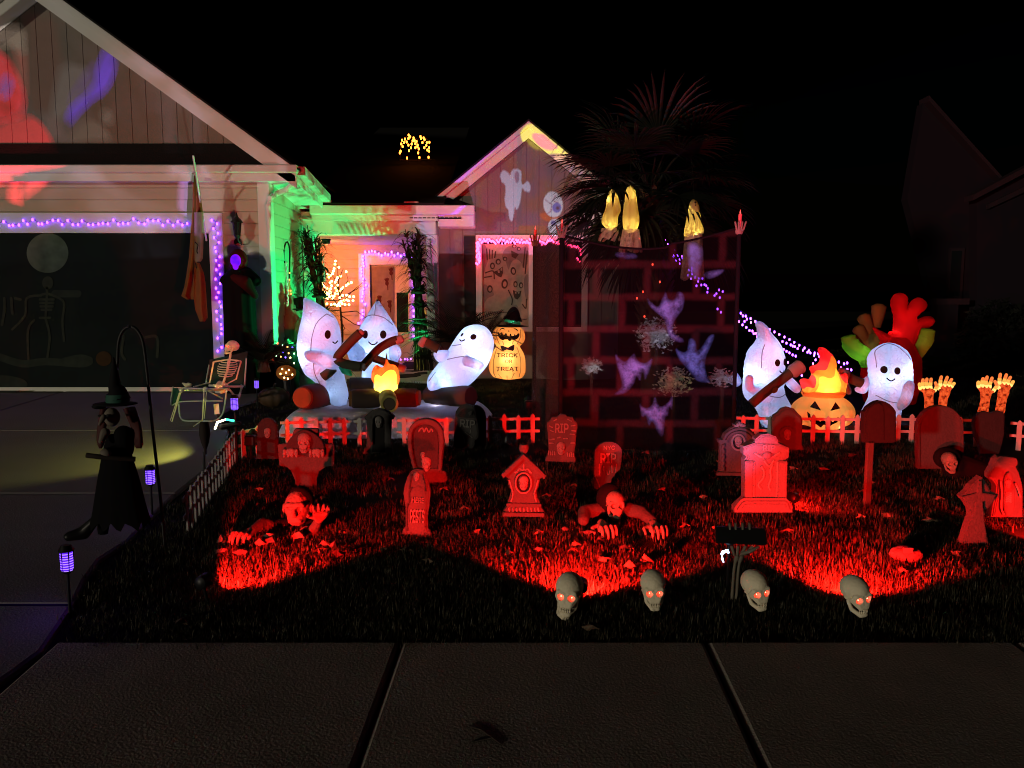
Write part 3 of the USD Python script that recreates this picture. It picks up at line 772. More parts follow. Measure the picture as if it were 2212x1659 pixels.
u, v = k([(1068, 1030)])[0]; lamp(camp, at(u, v, Yc - .45), (1, .9, .4), .03, .02, name='log_light')
# the base
q = [at(*p, Yc - .62) for p in k([(125, 1060)])]
bl, br = at(607, 900, 8.0)[0], at(1058, 900, 8.0)[0]
basepoly = Polygon([(bl, gz(8)), (bl - .02, gz(8) + .2), (bl + .12, gz(8) + .30), (br - .5, gz(8) + .31), (br - .1, gz(8) + .22), (br, gz(8))])
zz = np.linspace(0, 1, 9); bm = []
prof = [(-.02, 0), (.0, .14), (.06, .23), (.16, .27), (.6, .28), (1.1, .28), (1.35, .22), (1.4, 0)]
n = 40; vv = []
for i in range(n + 1):
    s = i / n; x = bl + (br - bl) * s; e = min(1, (min(s, 1 - s) * n / 3.2)) ** .6 if 0 < s < 1 else 0
    w = .012 * math.sin(i * 1.7) + .01 * math.sin(i * .6)
    for (dy, dz) in prof: vv.append((x, 7.78 + dy + (1 - e) * .1 + w, gz(7.9) + dz * (.25 + .75 * e) * (1 - .12 * s) + w * .5 * (dz > 0)))
m_ = len(prof); ff = [(i * m_ + j, (i + 1) * m_ + j, (i + 1) * m_ + j + 1) for i in range(n) for j in range(m_ - 1)] + [(i * m_ + j, (i + 1) * m_ + j + 1, i * m_ + j + 1) for i in range(n) for j in range(m_ - 1)]
part(camp, 'base', tm(vv, ff), 'sheet_white', smooth=True)
lamp(camp, (bl + .5, 8.45, gz(8.4) + .15), (.85, .8, 1), .55, .03, name='base_light'); lamp(camp, (br - .6, 8.45, gz(8.4) + .15), (.85, .8, 1), .5, .03, name='base_light')
part(camp, 'green_leaf', tube([at(u, v, Yc - .1) for u, v in k([(655, 745), (690, 790), (740, 838)])], [.045, .055, .012], 10), 'mold_green', smooth=True)

# ---------------------------------------------------------------- two ghosts round a pumpkin fire (right)
k = K(2800, 1100, 2.212)
Yr = 8.5
pump = thing('pumpkin_fire_inflatable', 'lit inflatable of two white ghosts toasting marshmallows over a carved orange pumpkin fire', 'inflatable', gd(1790, 945))
D, gd_ = ghost(pump, 'ghost', [(400, 366), (440, 368), (490, 408), (530, 470), (590, 540), (628, 620), (645, 700), (640, 780), (640, 860), (634, 940), (645, 1000), (690, 1085), (745, 1180), (755, 1330), (600, 1340), (480, 1330), (430, 1250), (400, 1150), (345, 1080), (288, 1020), (273, 940), (280, 840), (290, 720), (322, 620), (372, 552), (404, 490), (396, 425), (380, 390)],
               Yr, [(525, 715, 25, 31), (605, 712, 18, 31)], [(547, 783), (560, 798), (577, 803), (592, 795), (599, 779)], [[(430, 560), (400, 640), (390, 760)], [(430, 990), (540, 1010), (630, 985)]], [(390, 830, 1.0), (500, 640, .35), (560, 1180, .25)], R=45, label='left ghost with a curled tip holding a stick across its body')
limb(pump, 'arm', [(297, 860), (330, 830), (370, 850), (372, 920), (420, 940), (480, 960), (486, 1002), (440, 1032), (360, 1005), (302, 950)], Yr - .32, 'ghost_white', .03)
limb(pump, 'arm', [(640, 800), (700, 850), (780, 935), (772, 982), (730, 988), (660, 930), (638, 880)], Yr - .12, 'ghost_white', .03)
stick(pump, [(352, 1085), (470, 985), (600, 885), (718, 792)], Yr - .42, .05)
part(pump, 'stick_end', ell(at(*k([(545, 955)])[0], Yr - .44), (.045, .03, .045)), 'log_end', smooth=True)
mallow(pump, 745, 780, 62, 62, Yr - .42, 55, label='pale marshmallow on the left stick')
E_, ge_ = ghost(pump, 'ghost', [(1535, 552), (1620, 565), (1690, 612), (1730, 690), (1743, 800), (1742, 920), (1722, 1010), (1655, 1060), (1645, 1150), (1610, 1240), (1560, 1300), (1330, 1298), (1303, 1235), (1320, 1150), (1360, 1065), (1383, 1000), (1378, 900), (1374, 780), (1370, 690), (1400, 625), (1460, 575)],
                Yr + .05, [(1443, 775, 24, 32), (1540, 783, 26, 32)], [(1461, 844), (1475, 860), (1491, 868), (1508, 862), (1522, 848)], [[(1400, 760), (1400, 640), (1470, 575), (1550, 560), (1620, 620), (1680, 690)], [(1400, 1000), (1480, 1045), (1600, 1062)]], [(1650, 790, .9), (1510, 860, .5), (1450, 1190, .3)], R=45, label='right ghost with a round head facing the street')
limb(pump, 'arm', [(1690, 902), (1730, 880), (1770, 902), (1765, 985), (1740, 1070), (1680, 1130), (1632, 1140), (1616, 1090), (1650, 1020), (1668, 945)], Yr - .3, 'ghost_white', .025)
limb(pump, 'arm', [(1365, 842), (1382, 900), (1370, 960), (1332, 996), (1265, 982), (1250, 950), (1290, 920), (1322, 870)], Yr - .1, 'ghost_white', .03)
stick(pump, [(1195, 858), (1250, 880), (1310, 905)], Yr - .12, .055)
limb(pump, 'marshmallow', [(1110, 775), (1150, 768), (1200, 795), (1224, 840), (1200, 900), (1222, 960), (1220, 1000), (1180, 1000), (1160, 960), (1150, 880), (1110, 830)], Yr - .1, 'marshmallow', 0, flat=.7)
# pumpkin with ribs
pc, rx_, rz_ = at(*k([(968, 1160)])[0], Yr - .15), 272 / 4.032 * mpp(Yr), 172 / 4.032 * mpp(Yr)
m = trimesh.creation.uv_sphere(1.0, count=[36, 96]); v = np.array(m.vertices); th = np.arctan2(v[:, 1], v[:, 0]); rib = 1 - .07 * np.abs(np.cos(th * 4.5 + .8)) ** 6 * np.sqrt(1 - v[:, 2] ** 2)
pv = np.stack([v[:, 0] * rib * rx_, v[:, 1] * rib * rx_ * .8, np.sign(v[:, 2]) * np.abs(v[:, 2]) ** 1.0 * rz_], -1) + pc
pv[:, 2] = np.minimum(pv[:, 2], pc[2] + rz_ * .93)
pm = part(pump, 'pumpkin', tm(pv, m.faces), 'pumpkin_orange', smooth=True)
lamp(pump, pc + (0, -.08, .0), (1, .86, .6), .42, .03, name='pumpkin_light'); lamp(pump, pc + (.14, -.2, -.12), (1, .9, .75), .1, .03, name='pumpkin_light')
part(pm, 'rim', lathe([(.17, .0), (.2, .03), (.22, .03), (.23, 0), (.21, -.03)], pc + (0, 0, rz_ * .97), 28), 'pumpkin_orange', smooth=True)
_tree = trimesh.Trimesh(pv, m.faces)


def wrap(poly, off=.008, h=3, y0=Yr - .15):
    P, tri, nb_ = fill(big(poly), h); out = []
    for u, v in P:
        o = np.array([0, 0, EYE]); d = ray(u, v); d /= np.linalg.norm(d)
        S = np.diag([1 / rx_, 1 / (rx_ * .8), 1 / rz_]); o2, d2 = S @ (o - pc), S @ d; bq = o2 @ d2; aq = d2 @ d2; cq = o2 @ o2 - 1
        disc = max(bq * bq - aq * cq, 0); s = (-bq - math.sqrt(disc)) / aq; out.append(o + d * (s - off))
    return tm(out, tri)


for nm, pts in (('eye', [(905, 1058), (858, 1112), (958, 1142)]), ('eye', [(1083, 1068), (1038, 1146), (1126, 1124)]), ('mouth', [(835, 1150), (862, 1172), (872, 1215), (905, 1235), (922, 1215), (950, 1240), (975, 1222), (1000, 1240), (1030, 1222), (1062, 1245), (1085, 1212), (1112, 1195), (1100, 1245), (1060, 1262), (1020, 1290), (985, 1262), (955, 1292), (915, 1260), (880, 1255), (845, 1212)])):
    part(pm, nm, wrap(Polygon(k(pts))), 'ink_black', smooth=True)
org = Polygon(spline(k([(1015, 662), (1060, 695), (1092, 800), (1115, 880), (1168, 915), (1130, 1005), (836, 1005), (806, 930), (860, 935), (888, 870), (885, 790), (960, 782), (990, 730)]), 6))
yel = Polygon(spline(k([(1055, 765), (1083, 850), (1088, 930), (1066, 1000), (880, 1000), (905, 900), (912, 848), (940, 836), (985, 852), (1030, 832)]), 6))
Fl = Puff(k([(938, 592), (990, 598), (1040, 640), (1080, 700), (1092, 780), (1122, 832), (1172, 812), (1186, 860), (1168, 945), (1135, 1006), (832, 1006), (803, 968), (772, 890), (800, 860), (850, 868), (878, 830), (860, 792), (872, 752), (920, 740), (950, 700), (936, 640)]), Yr - .2, h=3.6, extra=[org, yel])
m1, m2, m3 = Fl.split([yel, org])
fl_ = part(pump, 'flame', m3, 'fire_pink', smooth=True); part(fl_, 'orange_flame', m2, 'fire_orange', smooth=True); part(fl_, 'yellow_flame', m1, 'fire_yellow', smooth=True)
lamp(pump, at(*k([(975, 930)])[0], Yr - .2), (1, .85, .5), .8, .03, name='flame_light'); lamp(pump, at(*k([(1020, 760)])[0], Yr - .2), (1, .7, .4), .06, .02, name='flame_light')
# grey tethers: base sheets on the grass beside the ghosts
part(pump, 'ground_sheet', bx(at(1690, 900, Yr)[0], at(1990, 900, Yr)[0], Yr - .3, Yr + .4, gz(Yr) - .02, gz(Yr) + .03, .01), 'stone_dark')

# ---------------------------------------------------------------- creature with green arms behind the right ghosts
Yh = 9.6
cre = thing('monster_inflatable', 'inflatable creature behind the round-headed ghost, green arms raising red and olive hands', 'inflatable', at(1925, 860, Yh))
arm = lambda pts, r, mat, nm='arm', lab=None: part(cre, nm, tube(spline([at(u, v, Yh) for u, v in k(pts)], 5, False), r, 14), mat, label=lab, smooth=True)
arm([(1375, 740), (1335, 665), (1260, 615), (1210, 555), (1192, 488)], [.10] * 6 + [.105] * 10 + [.09] * 4 + [.05], 'arm_green')
arm([(1715, 720), (1765, 650), (1815, 585), (1862, 515), (1880, 430)], [.11] * 16 + [.1] * 4 + [.06], 'arm_green')
lamp(cre, at(*k([(1300, 640)])[0], Yh), (.9, 1, .5), .10, .02, name='arm_light'); lamp(cre, at(*k([(1790, 620)])[0], Yh), (.9, 1, .5), .14, .02, name='arm_light')
hp = Puff(k([(1585, 440), (1590, 320), (1565, 230), (1580, 150), (1625, 118), (1690, 130), (1712, 190), (1705, 250), (1760, 175), (1820, 158), (1868, 195), (1868, 255), (1800, 320), (1790, 350), (1860, 322), (1925, 325), (1945, 375), (1900, 420), (1820, 430), (1790, 520), (1745, 625), (1700, 640), (1640, 560), (1540, 565), (1480, 560), (1430, 470), (1385, 400), (1390, 398), (1470, 440), (1548, 472), (1530, 390), (1533, 388), (1575, 445)]), Yh, h=5, R=20, flat=1.0)
part(cre, 'hand', hp.mesh(), 'hand_red', label='red hand with thick fingers and a spiked cuff', smooth=True)
lamp(cre, at(*k([(1612, 490)])[0], Yh), (1, .5, .4), .22, .02, name='hand_light'); lamp(cre, at(*k([(1700, 330)])[0], Yh), (1, .4, .35), .05, .02, name='hand_light')
fi_ = [((1440, 420), (1462, 235), 62), ((1400, 480), (1325, 325), 58), ((1370, 560), (1278, 425), 55), ((1340, 610), (1222, 520), 48)]
for a, b, r in fi_:
    part(cre, 'finger', tube([at(*k([a])[0], Yh + .05), at(*k([((a[0] + b[0]) / 2, (a[1] + b[1]) / 2)])[0], Yh + .05), at(*k([b])[0], Yh + .02), at(*k([(b[0] * 1.12 - a[0] * .12, b[1] * 1.12 - a[1] * .12)])[0], Yh + .02)], [r / 4.032 * mpp(Yh) * s for s in (.6, .85, 1, .45)], 12), 'hand_olive', label='olive finger', smooth=True)
part(cre, 'palm', ell(at(*k([(1400, 560)])[0], Yh + .05), (.14, .08, .16)), 'hand_olive', smooth=True)
lamp(cre, at(*k([(1385, 575)])[0], Yh + .05), (1, .8, .4), .05, .02, name='hand_light')
bd = part(cre, 'body', lathe([(.0, .9), (.22, .85), (.34, .6), (.36, .3), (.3, .02), (0, 0)], (at(1930, 860, Yh)[0], Yh + .1, gz(Yh)), 24), 'hand_red', smooth=True)
# small light-blue inflatable showing at the right edge of the gauze screen
blu = thing('ghost_inflatable', 'sliver of a pale blue lit inflatable showing just right of the brick screen', 'inflatable', at(1592, 850, 10.2))
b0 = Puff(k([(218, 815), (240, 830), (265, 880), (255, 920), (225, 935), (190, 925), (150, 900), (60, 880), (0, 870), (-40, 850), (60, 840), (150, 850)]), 10.2, h=4)
part(blu, 'body', b0.mesh(), 'ghost_white', smooth=True); lamp(blu, b0.mid(), (.3, .6, 1), .05, .02)
# ---------------------------------------------------------------- picket fences
def picket(p, d, h, w=.043, t=.012):
    """one pointed picket standing at p, its broad side along the plan direction d"""
    n = np.array([-d[1], d[0], 0]); D = np.array([d[0], d[1], 0]); out = []
    o = [(-w / 2, 0), (w / 2, 0), (w / 2, h - .028), (w * .3, h - .012), (0, h), (-w * .3, h - .012), (-w / 2, h - .028)]
    v = [p + D * a + n * s + np.array([0, 0, z]) for s in (-t / 2, t / 2) for a, z in o]; m = len(o)
    return trimesh.convex.convex_hull(np.array(v))


def fence(a, b, n, h, label, rails=(.33, .74), lean=0):
    a, b = np.array(a, float), np.array(b, float); d = (b - a)[:2]; L = np.linalg.norm(d); d = d / L
    t = thing('picket_fence', label, 'fence', a, 'low white picket fence round the lawn graveyard')
    for i in range(n):
        p = a + (b - a) * ((i + .5) / n); p[2] = lawn_z(p[0], p[1]) - .02
        part(t, 'picket', picket(p, d, h * (1 + .03 * math.sin(i * 2.3)) + .02), 'picket_white')
    nrm = np.array([-d[1], d[0], 0])
    for r in rails:
        z = np.array([0, 0, h * r]); q = [a + z + nrm * s + np.array([0, 0, e]) for s in (.008, .018) for e in (-.014, .014)] + [b + z + nrm * s + np.array([0, 0, e]) for s in (.008, .018) for e in (-.014, .014)]
        part(t, 'rail', trimesh.convex.convex_hull(np.array(q)), 'picket_white')
    return t


f0, f1 = gd(402, 1152), gd(511, 990); fm = (f0 + f1) / 2
fence(f0, fm, 8, .31, 'near half of the pale picket fence running along the driveway')
fence(fm, f1, 8, .31, 'far half of the pale picket fence running along the driveway')
for (u0, v0, u1, v1, n, lab) in ((511, 988, 602, 966, 3, 'red lit picket fence piece at the corner by the dark arched stone'), (606, 962, 760, 958, 5, 'red lit picket fence piece in front of the left log'), (764, 958, 790, 958, 1, 'short grey shaded picket fence piece left of the skull archway stone'),
                                 (858, 956, 980, 955, 4, 'bright red picket fence piece right of the skull archway stone'), (1043, 953, 1166, 952, 4, 'red picket fence piece ending left of the brick screen'),
                                 (1590, 950, 1706, 952, 4, 'red picket fence piece in front of the ghost with curled tip'), (1708, 952, 1866, 954, 5, 'red picket fence piece in front of the carved pumpkin fire'), (1925, 953, 2010, 954, 3, 'pink lit picket fence piece right of the pointed arch marker'),
                                 (2055, 955, 2125, 956, 2, 'beige lit picket fence piece between the two round stones'), (2180, 962, 2300, 972, 3, 'red picket fence piece cut by the right edge of the picture')):
    fence(gd(u0, v0), gd(u1, v1), n, .30, lab)


# ---------------------------------------------------------------- skull model, face towards -y, about 2.1 high, then scaled
def skull_mesh(n=14):
    S = manifold3d.Manifold
    cr = sph((0, .12, .28), (.74, .92, .74), 28)
    face = S.batch_hull([sph((sx * .50, -.42, -.12), .16, n) for sx in (-1, 1)] + [sph((sx * .40, -.62, .16), .17, n) for sx in (-1, 1)] + [sph((sx * .20, -.70, -.52), .14, n) for sx in (-1, 1)] + [sph((0, -.2, -.3), .3, n)])
    cheek = sum((bone((sx * .50, -.52, -.16), (sx * .62, .02, -.12), .10, .08) for sx in (-1, 1)), S())
    jaw = sum((bone((sx * .50, -.02, -.32), (sx * .42, -.22, -.78), .10, .12) + bone((sx * .42, -.22, -.78), (sx * .15, -.62, -1.0), .12, .14) for sx in (-1, 1)), S()) + bone((-.15, -.64, -1.0), (.15, -.64, -1.0), .15, .15)
    teeth = sum((sph((x, -.78 + abs(x) * .35, z), (.052, .05, .085), 8) for x in np.linspace(-.24, .24, 6) for z in (-.64, -.80)), S())
    brow = sum((bone((sx * .12, -.74, .16), (sx * .50, -.58, .14), .09, .10) for sx in (-1, 1)), S())
    m = cr + face + cheek + jaw + brow
    for sx in (-1, 1): m = m - sph((sx * .29, -.80, -.06), (.205, .34, .185), 20)
    m = m - S.batch_hull([sph((0, -.86, -.16), .07, 8)] + [sph((sx * .09, -.90, -.36), .075, 8) for sx in (-1, 1)])
    m = m - sph((0, -.35, -.86), (.26, .28, .16), 12)
    m = soft(m, .11, 4)
    return cat([m, tm(*V(teeth))])


SK = skull_mesh(); SKL = skull_mesh(8)


def put(m, c, s, rz=0, tilt=0, roll=0, sx=1):
    v, f = V(m); R = trimesh.transformations.euler_matrix(math.radians(tilt), math.radians(roll), math.radians(rz), 'sxyz')[:3, :3]
    return tm((v * s * np.array([sx, 1, 1])) @ R.T + np.array(c), f)


def relief_skull(u, v, hpx, y, flat=.35):
    """a skull carved low on a stone"""
    c = at(u, v, y); s = hpx * mpp(y) / 2.15; v_, f = V(SKL); q = v_ * s; q[:, 1] *= flat; q[:, 1] += .05 * s
    return tm(q + c + (0, 0, s * .05), f)


# ---------------------------------------------------------------- gravestones
def stone(label, kx, outline, v_base, thick, mat='stone_gray', smooth=False, name='gravestone', bevel=.008, yo=0, lean=0):
    pts = kx(outline); u0 = sum(p[0] for p in pts) / len(pts); b = gd(u0, v_base); y = b[1] + yo
    t = thing(name, label, 'gravestone', b)
    poly = Polygon(spline(pts, 5) if smooth else pts).buffer(0)
    body = part(t, 'slab', slab(poly, y, y + thick, bevel), mat)
    t.y, t.poly, t.body, t.kx, t.mat = y, poly, body, kx, mat
    return t


def raise_(t, name, outline, h=.012, mat=None, smooth=False, bevel=.003, hole=None, label=None):
    pg = Polygon(spline(t.kx(outline), 5) if smooth else t.kx(outline)).buffer(0)
    if hole is not None: pg = pg.difference(Polygon(spline(t.kx(hole), 5) if smooth else t.kx(hole)).buffer(0))
    return part(t, name, slab(pg, t.y - h, t.y + .002, bevel), mat or t.mat, label=label)


def words(t, s, x, z, hpx, wpx, ang=0, mat=None, depth=.008):
    u, v = t.kx([(x, z)])[0]; q = t.sc; return part(t, 'lettering', text(s, u, v, hpx / q, t.y, wpx / q, ang, True, depth), mat or 'stone_light')


def carve(t, x, z, h_, flat=.35, label=None):
    u, v = t.kx([(x, z)])[0]; return part(t, 'carved_skull', relief_skull(u, v, h_ / t.sc, t.y - .002, flat), 'stone_light', label=label, smooth=40)


def strokes(t, name, lines, r=.004, mat=None, h=.002):
    for ln in lines: part(t, name, tube(spline([at(u, v, t.y - h) for u, v in t.kx(ln)], 4, False), r, 5), mat or 'stone_light')


arc = lambda cx, cy, rx, ry, a0, a1, n=14: [(cx + rx * math.cos(math.radians(a)), cy - ry * math.sin(math.radians(a))) for a in np.linspace(a0, a1, n)]
k9 = K(900, 1600, 2.212); k18 = K(1800, 1600, 2.212); k26 = K(2600, 1600, 2.212); k32 = K(3232, 1600, 2.765); SC = 2.212 * 1.82278; SC3 = 2.765 * 1.82278
# dark arched stone by the fence corner
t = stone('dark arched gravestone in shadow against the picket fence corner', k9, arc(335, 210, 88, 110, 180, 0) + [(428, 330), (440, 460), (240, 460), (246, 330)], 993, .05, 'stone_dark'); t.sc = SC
carve(t, 338, 230, 90)
# cross with reaper
t = stone('red lit cross gravestone with a grinning hooded reaper and two bony fists', k9, [(562, 215), (575, 198), (765, 198), (778, 215), (772, 300), (800, 330), (900, 335), (908, 355), (905, 520), (850, 525), (790, 565), (768, 620), (762, 760), (590, 790), (575, 640), (545, 570), (505, 530), (440, 520), (425, 340), (440, 330), (500, 325), (545, 290)], 1052, .055); t.sc = SC
raise_(t, 'hood', [(500, 390), (520, 300), (590, 235), (660, 205), (740, 235), (810, 300), (835, 380), (790, 420), (690, 440), (640, 425), (560, 430)], .03, 'stone_dark', True)
t.y -= .035; carve(t, 660, 315, 180, .55); t.y += .035
for x in (545, 772):
    c = at(*k9([(x, 402)])[0], t.y - .03); f_ = soft(sph(c, (.055, .03, .04), 12) + sum((bone(c + (-.05 + i * .033, -.012, .02), c + (-.05 + i * .033, -.02, -.025), .014, .014) for i in range(4)), manifold3d.Manifold()), .012, 3)
    part(t, 'fist', f_, 'stone_light', smooth=True)
# portal stone
t = stone('greyish archway gravestone with a skull in a dark niche, before the fire', k9, [(1180, 92), (1200, 75), (1240, 40), (1310, 18), (1380, 38), (1425, 72), (1445, 92), (1430, 115), (1405, 125), (1402, 330), (1425, 350), (1420, 400), (1170, 415), (1178, 385), (1195, 350), (1215, 130), (1190, 118)], 982, .06); t.sc = SC
raise_(t, 'arch', arc(1310, 118, 108, 88, 180, 0) + [(1412, 330), (1365, 330), (1358, 130)] + arc(1308, 130, 52, 52, 0, 180) + [(1252, 330), (1205, 340)], .03)
raise_(t, 'niche', arc(1308, 135, 50, 55, 180, 0) + [(1358, 320), (1362, 400), (1250, 400), (1254, 320)], .004, 'stone_pit')
t.y -= .012; carve(t, 1308, 135, 100, .5); t.y += .012
raise_(t, 'cornice', [(1180, 92), (1240, 80), (1240, 105), (1190, 112)], .035); raise_(t, 'cornice', [(1445, 92), (1385, 80), (1385, 105), (1435, 112)], .035)
# coffin-shaped arch
t = stone('large red coffin-shaped gravestone with raised rim and a skull low on its face', k9, arc(1715, 245, 155, 138, 180, 0) + [(1880, 310), (1868, 430), (1855, 560), (1885, 575), (1905, 640), (1880, 665), (1560, 668), (1560, 640), (1620, 570), (1600, 480), (1562, 380), (1550, 310)], 1048, .055, bevel=.01); t.sc = SC
raise_(t, 'rim', arc(1715, 245, 152, 134, 180, 0) + [(1872, 310), (1858, 430), (1850, 555), (1825, 555), (1830, 430), (1840, 310)] + arc(1712, 255, 118, 112, 0, 180) + [(1592, 320), (1602, 430), (1635, 560), (1610, 560), (1575, 430), (1558, 320)], .025)
raise_(t, 'panel', arc(1712, 262, 112, 105, 180, 0) + [(1832, 330), (1826, 545), (1640, 545), (1612, 430), (1598, 330)], .003, 'stone_dark')
carve(t, 1722, 500, 130, .45); carve(t, 1690, 425, 62, .4)
strokes(t, 'carved_fang', [[(1655, 225), (1668, 200), (1690, 190), (1705, 222), (1722, 188), (1745, 225), (1765, 195), (1780, 222)]], .006)
# tall narrow
t = stone('tall narrow red gravestone with domed top and carved reaper letters, nearest the street', k9, [(1522, 760), (1535, 680), (1565, 600), (1600, 560), (1640, 548), (1690, 555), (1715, 600), (1740, 690), (1752, 770), (1742, 880), (1728, 960), (1730, 1080), (1755, 1105), (1755, 1145), (1660, 1130), (1510, 1115), (1515, 1085), (1540, 1055), (1542, 900)], 1158, .06, bevel=.009); t.sc = SC
raise_(t, 'panel', [(1560, 1060), (1560, 890), (1582, 830), (1580, 760), (1600, 715), (1650, 690), (1705, 720), (1725, 800), (1715, 900), (1712, 1070)], .006)
strokes(t, 'carved_edge', [[(1556, 1085), (1556, 880), (1576, 830), (1576, 750), (1598, 705)], [(1600, 590), (1590, 640), (1575, 720)], [(1690, 590), (1712, 660), (1722, 740)]], .005, 'stone_dark')
carve(t, 1635, 610, 80, .4); t.y -= .006
words(t, 'HERE', 1650, 815, 50, 110, -3); words(t, 'RESTS', 1645, 955, 125, 125, -2); t.y += .006
# red one with letters, and the dark arch behind it
t = stone('small red gravestone with a missing right corner and tall worn letters, beside a dark arch', K(1760, 1570, 7.9), [(255, 520), (275, 400), (340, 300), (440, 220), (580, 170), (720, 190), (820, 240), (860, 340), (900, 540), (950, 800), (990, 1050), (985, 1180), (920, 1270), (860, 1290), (840, 1480), (780, 1555), (300, 1535), (195, 1500), (215, 1200), (235, 800)], 971, .05); t.sc = 7.9 * 1.82278
raise_(t, 'hood_panel', [(360, 560), (400, 420), (520, 320), (700, 300), (800, 330), (850, 480), (880, 600)], .004, 'stone_dark', True)
words(t, 'RIP', 640, 770, 250, 470, -4); t.y -= .01
raise_(t, 'chip', [(650, 440), (740, 390), (790, 400), (760, 500), (690, 520)], .012); t.y += .01
strokes(t, 'carved_crack', [[(480, 1130), (530, 1250), (560, 1380)], [(560, 1040), (700, 1140), (800, 1220)], [(740, 960), (720, 1080)]], .004)
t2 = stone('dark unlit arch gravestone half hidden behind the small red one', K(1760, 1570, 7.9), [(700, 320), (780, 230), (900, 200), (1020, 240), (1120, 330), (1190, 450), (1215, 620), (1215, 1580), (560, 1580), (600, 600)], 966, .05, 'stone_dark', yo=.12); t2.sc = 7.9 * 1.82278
raise_(t2, 'rim', [(880, 215), (1010, 245), (1110, 335), (1180, 455), (1205, 620), (1205, 1560), (1130, 1560), (1130, 640), (1090, 480), (1020, 360), (900, 300)], .02)
# the house-shaped one
t = stone('red house-shaped gravestone with pitched cap, ball finial and skull medallion', k18, [(578, 420), (760, 600), (735, 628), (718, 632), (715, 690), (690, 740), (700, 800), (725, 850), (730, 880), (760, 925), (762, 968), (400, 962), (402, 920), (432, 880), (438, 845), (462, 780), (470, 735), (445, 680), (440, 628), (398, 592)], 1119, .08, bevel=.01); t.sc = SC
for a, b in (((578, 425), (768, 606)), ((578, 425), (392, 598))):
    (x0, z0), (x1, z1) = a, b; n_ = math.hypot(x1 - x0, z1 - z0); nxx, nz_ = (z1 - z0) / n_ * 22, -(x1 - x0) / n_ * 22
    sg = 1 if nz_ < 0 else -1
    raise_(t, 'cap_moulding', [(x0, z0 - 8), (x1 + (8 if x1 > x0 else -8), z1), (x1 - (10 if x1 > x0 else -10), z1 + 32), (x0, z0 + 34)], .04, bevel=.006)
part(t, 'finial', cat([lathe([(.0, .055), (.028, .045), (.038, .02), (.028, -.01), (.016, -.022), (.022, -.03), (.026, -.045), (0, -.045)], at(*k18([(580, 385)])[0], t.y + .03), 16)]), t.mat, smooth=40)
o_ = k18([(577, 670)])[0]
part(t, 'medallion_ring', slab(oval(*o_, 75 / SC, 95 / SC).difference(oval(*o_, 62 / SC, 82 / SC)), t.y - .022, t.y, .004), 'stone_light')
part(t, 'medallion', slab(oval(*o_, 62 / SC, 82 / SC), t.y - .004, t.y, 0), 'stone_pit')
t.y -= .008; carve(t, 578, 665, 128, .5); t.y += .008
strokes(t, 'carved_scroll', [[(520, 575), (540, 545), (575, 555), (578, 500), (582, 555), (615, 545), (640, 580)], [(500, 580), (530, 560)], [(650, 580), (625, 560)], [(452, 640), (470, 700), (485, 760), (470, 830)], [(705, 640), (690, 700), (672, 760), (690, 830)]], .006)
raise_(t, 'plinth_band', [(430, 845), (728, 850), (735, 872), (425, 868)], .02); raise_(t, 'plinth_band', [(405, 925), (758, 930), (762, 966), (398, 960)], .03)
for i in range(9):
    x = 450 + i * 32; strokes(t, 'carved_leaf', [[(x, 880), (x + 6, 918)]], .006, h=.004)
# RIP with skull and bony hands
t = stone('bright red gravestone reading RIP above a carved skull and bony hands', k18, [(885, 85), (905, 70), (948, 76), (958, 92), (1008, 95), (1018, 122), (1045, 150), (1048, 185), (1038, 240), (1032, 330), (1020, 400), (1030, 460), (1030, 490), (768, 478), (775, 450), (800, 400), (795, 330), (792, 250), (783, 180), (785, 145), (815, 125), (822, 98), (875, 92)], 1000, .06); t.sc = SC
words(t, 'RIP', 912, 190, 85, 118, 0); carve(t, 905, 365, 115, .45)
strokes(t, 'carved_finger', [[(800 + i * 17, 385 + (i % 2) * 6), (798 + i * 18, 425)] for i in range(4)] + [[(960 + i * 17, 400 + (i % 2) * 6), (965 + i * 16, 440)] for i in range(4)], .006)
strokes(t, 'carved_brick', [[(805, 290), (850, 285)], [(870, 275), (900, 270)], [(925, 280), (965, 280)], [(980, 240), (1025, 245)], [(800, 320), (840, 322)], [(985, 320), (1025, 318)], [(840, 130), (870, 110)], [(960, 110), (1000, 130)], [(800, 170), (835, 185)], [(990, 170), (1030, 165)], [(810, 205), (840, 220)], [(995, 210), (1035, 215)]], .006)
# RIP with rounded top, leaning
t = stone('pinkish round-topped gravestone reading RIP with runny letters, behind the skeleton', k18, arc(1320, 405, 118, 95, 180, 0) + [(1432, 480), (1420, 550), (1385, 580), (1345, 640), (1330, 720), (1240, 715), (1215, 728), (1195, 715), (1195, 560)], 1058, .055); t.sc = SC
words(t, 'RIP', 1315, 450, 88, 140, 0); words(t, 'NYC', 1325, 360, 38, 100, 0, depth=.005)
strokes(t, 'carved_drip', [[(1240, 500), (1238, 600)], [(1275, 520), (1270, 560)], [(1345, 510), (1350, 580)], [(1385, 500), (1380, 575)], [(1200, 605), (1225, 660), (1240, 705)], [(1300, 560), (1315, 600), (1330, 560)]], .006)
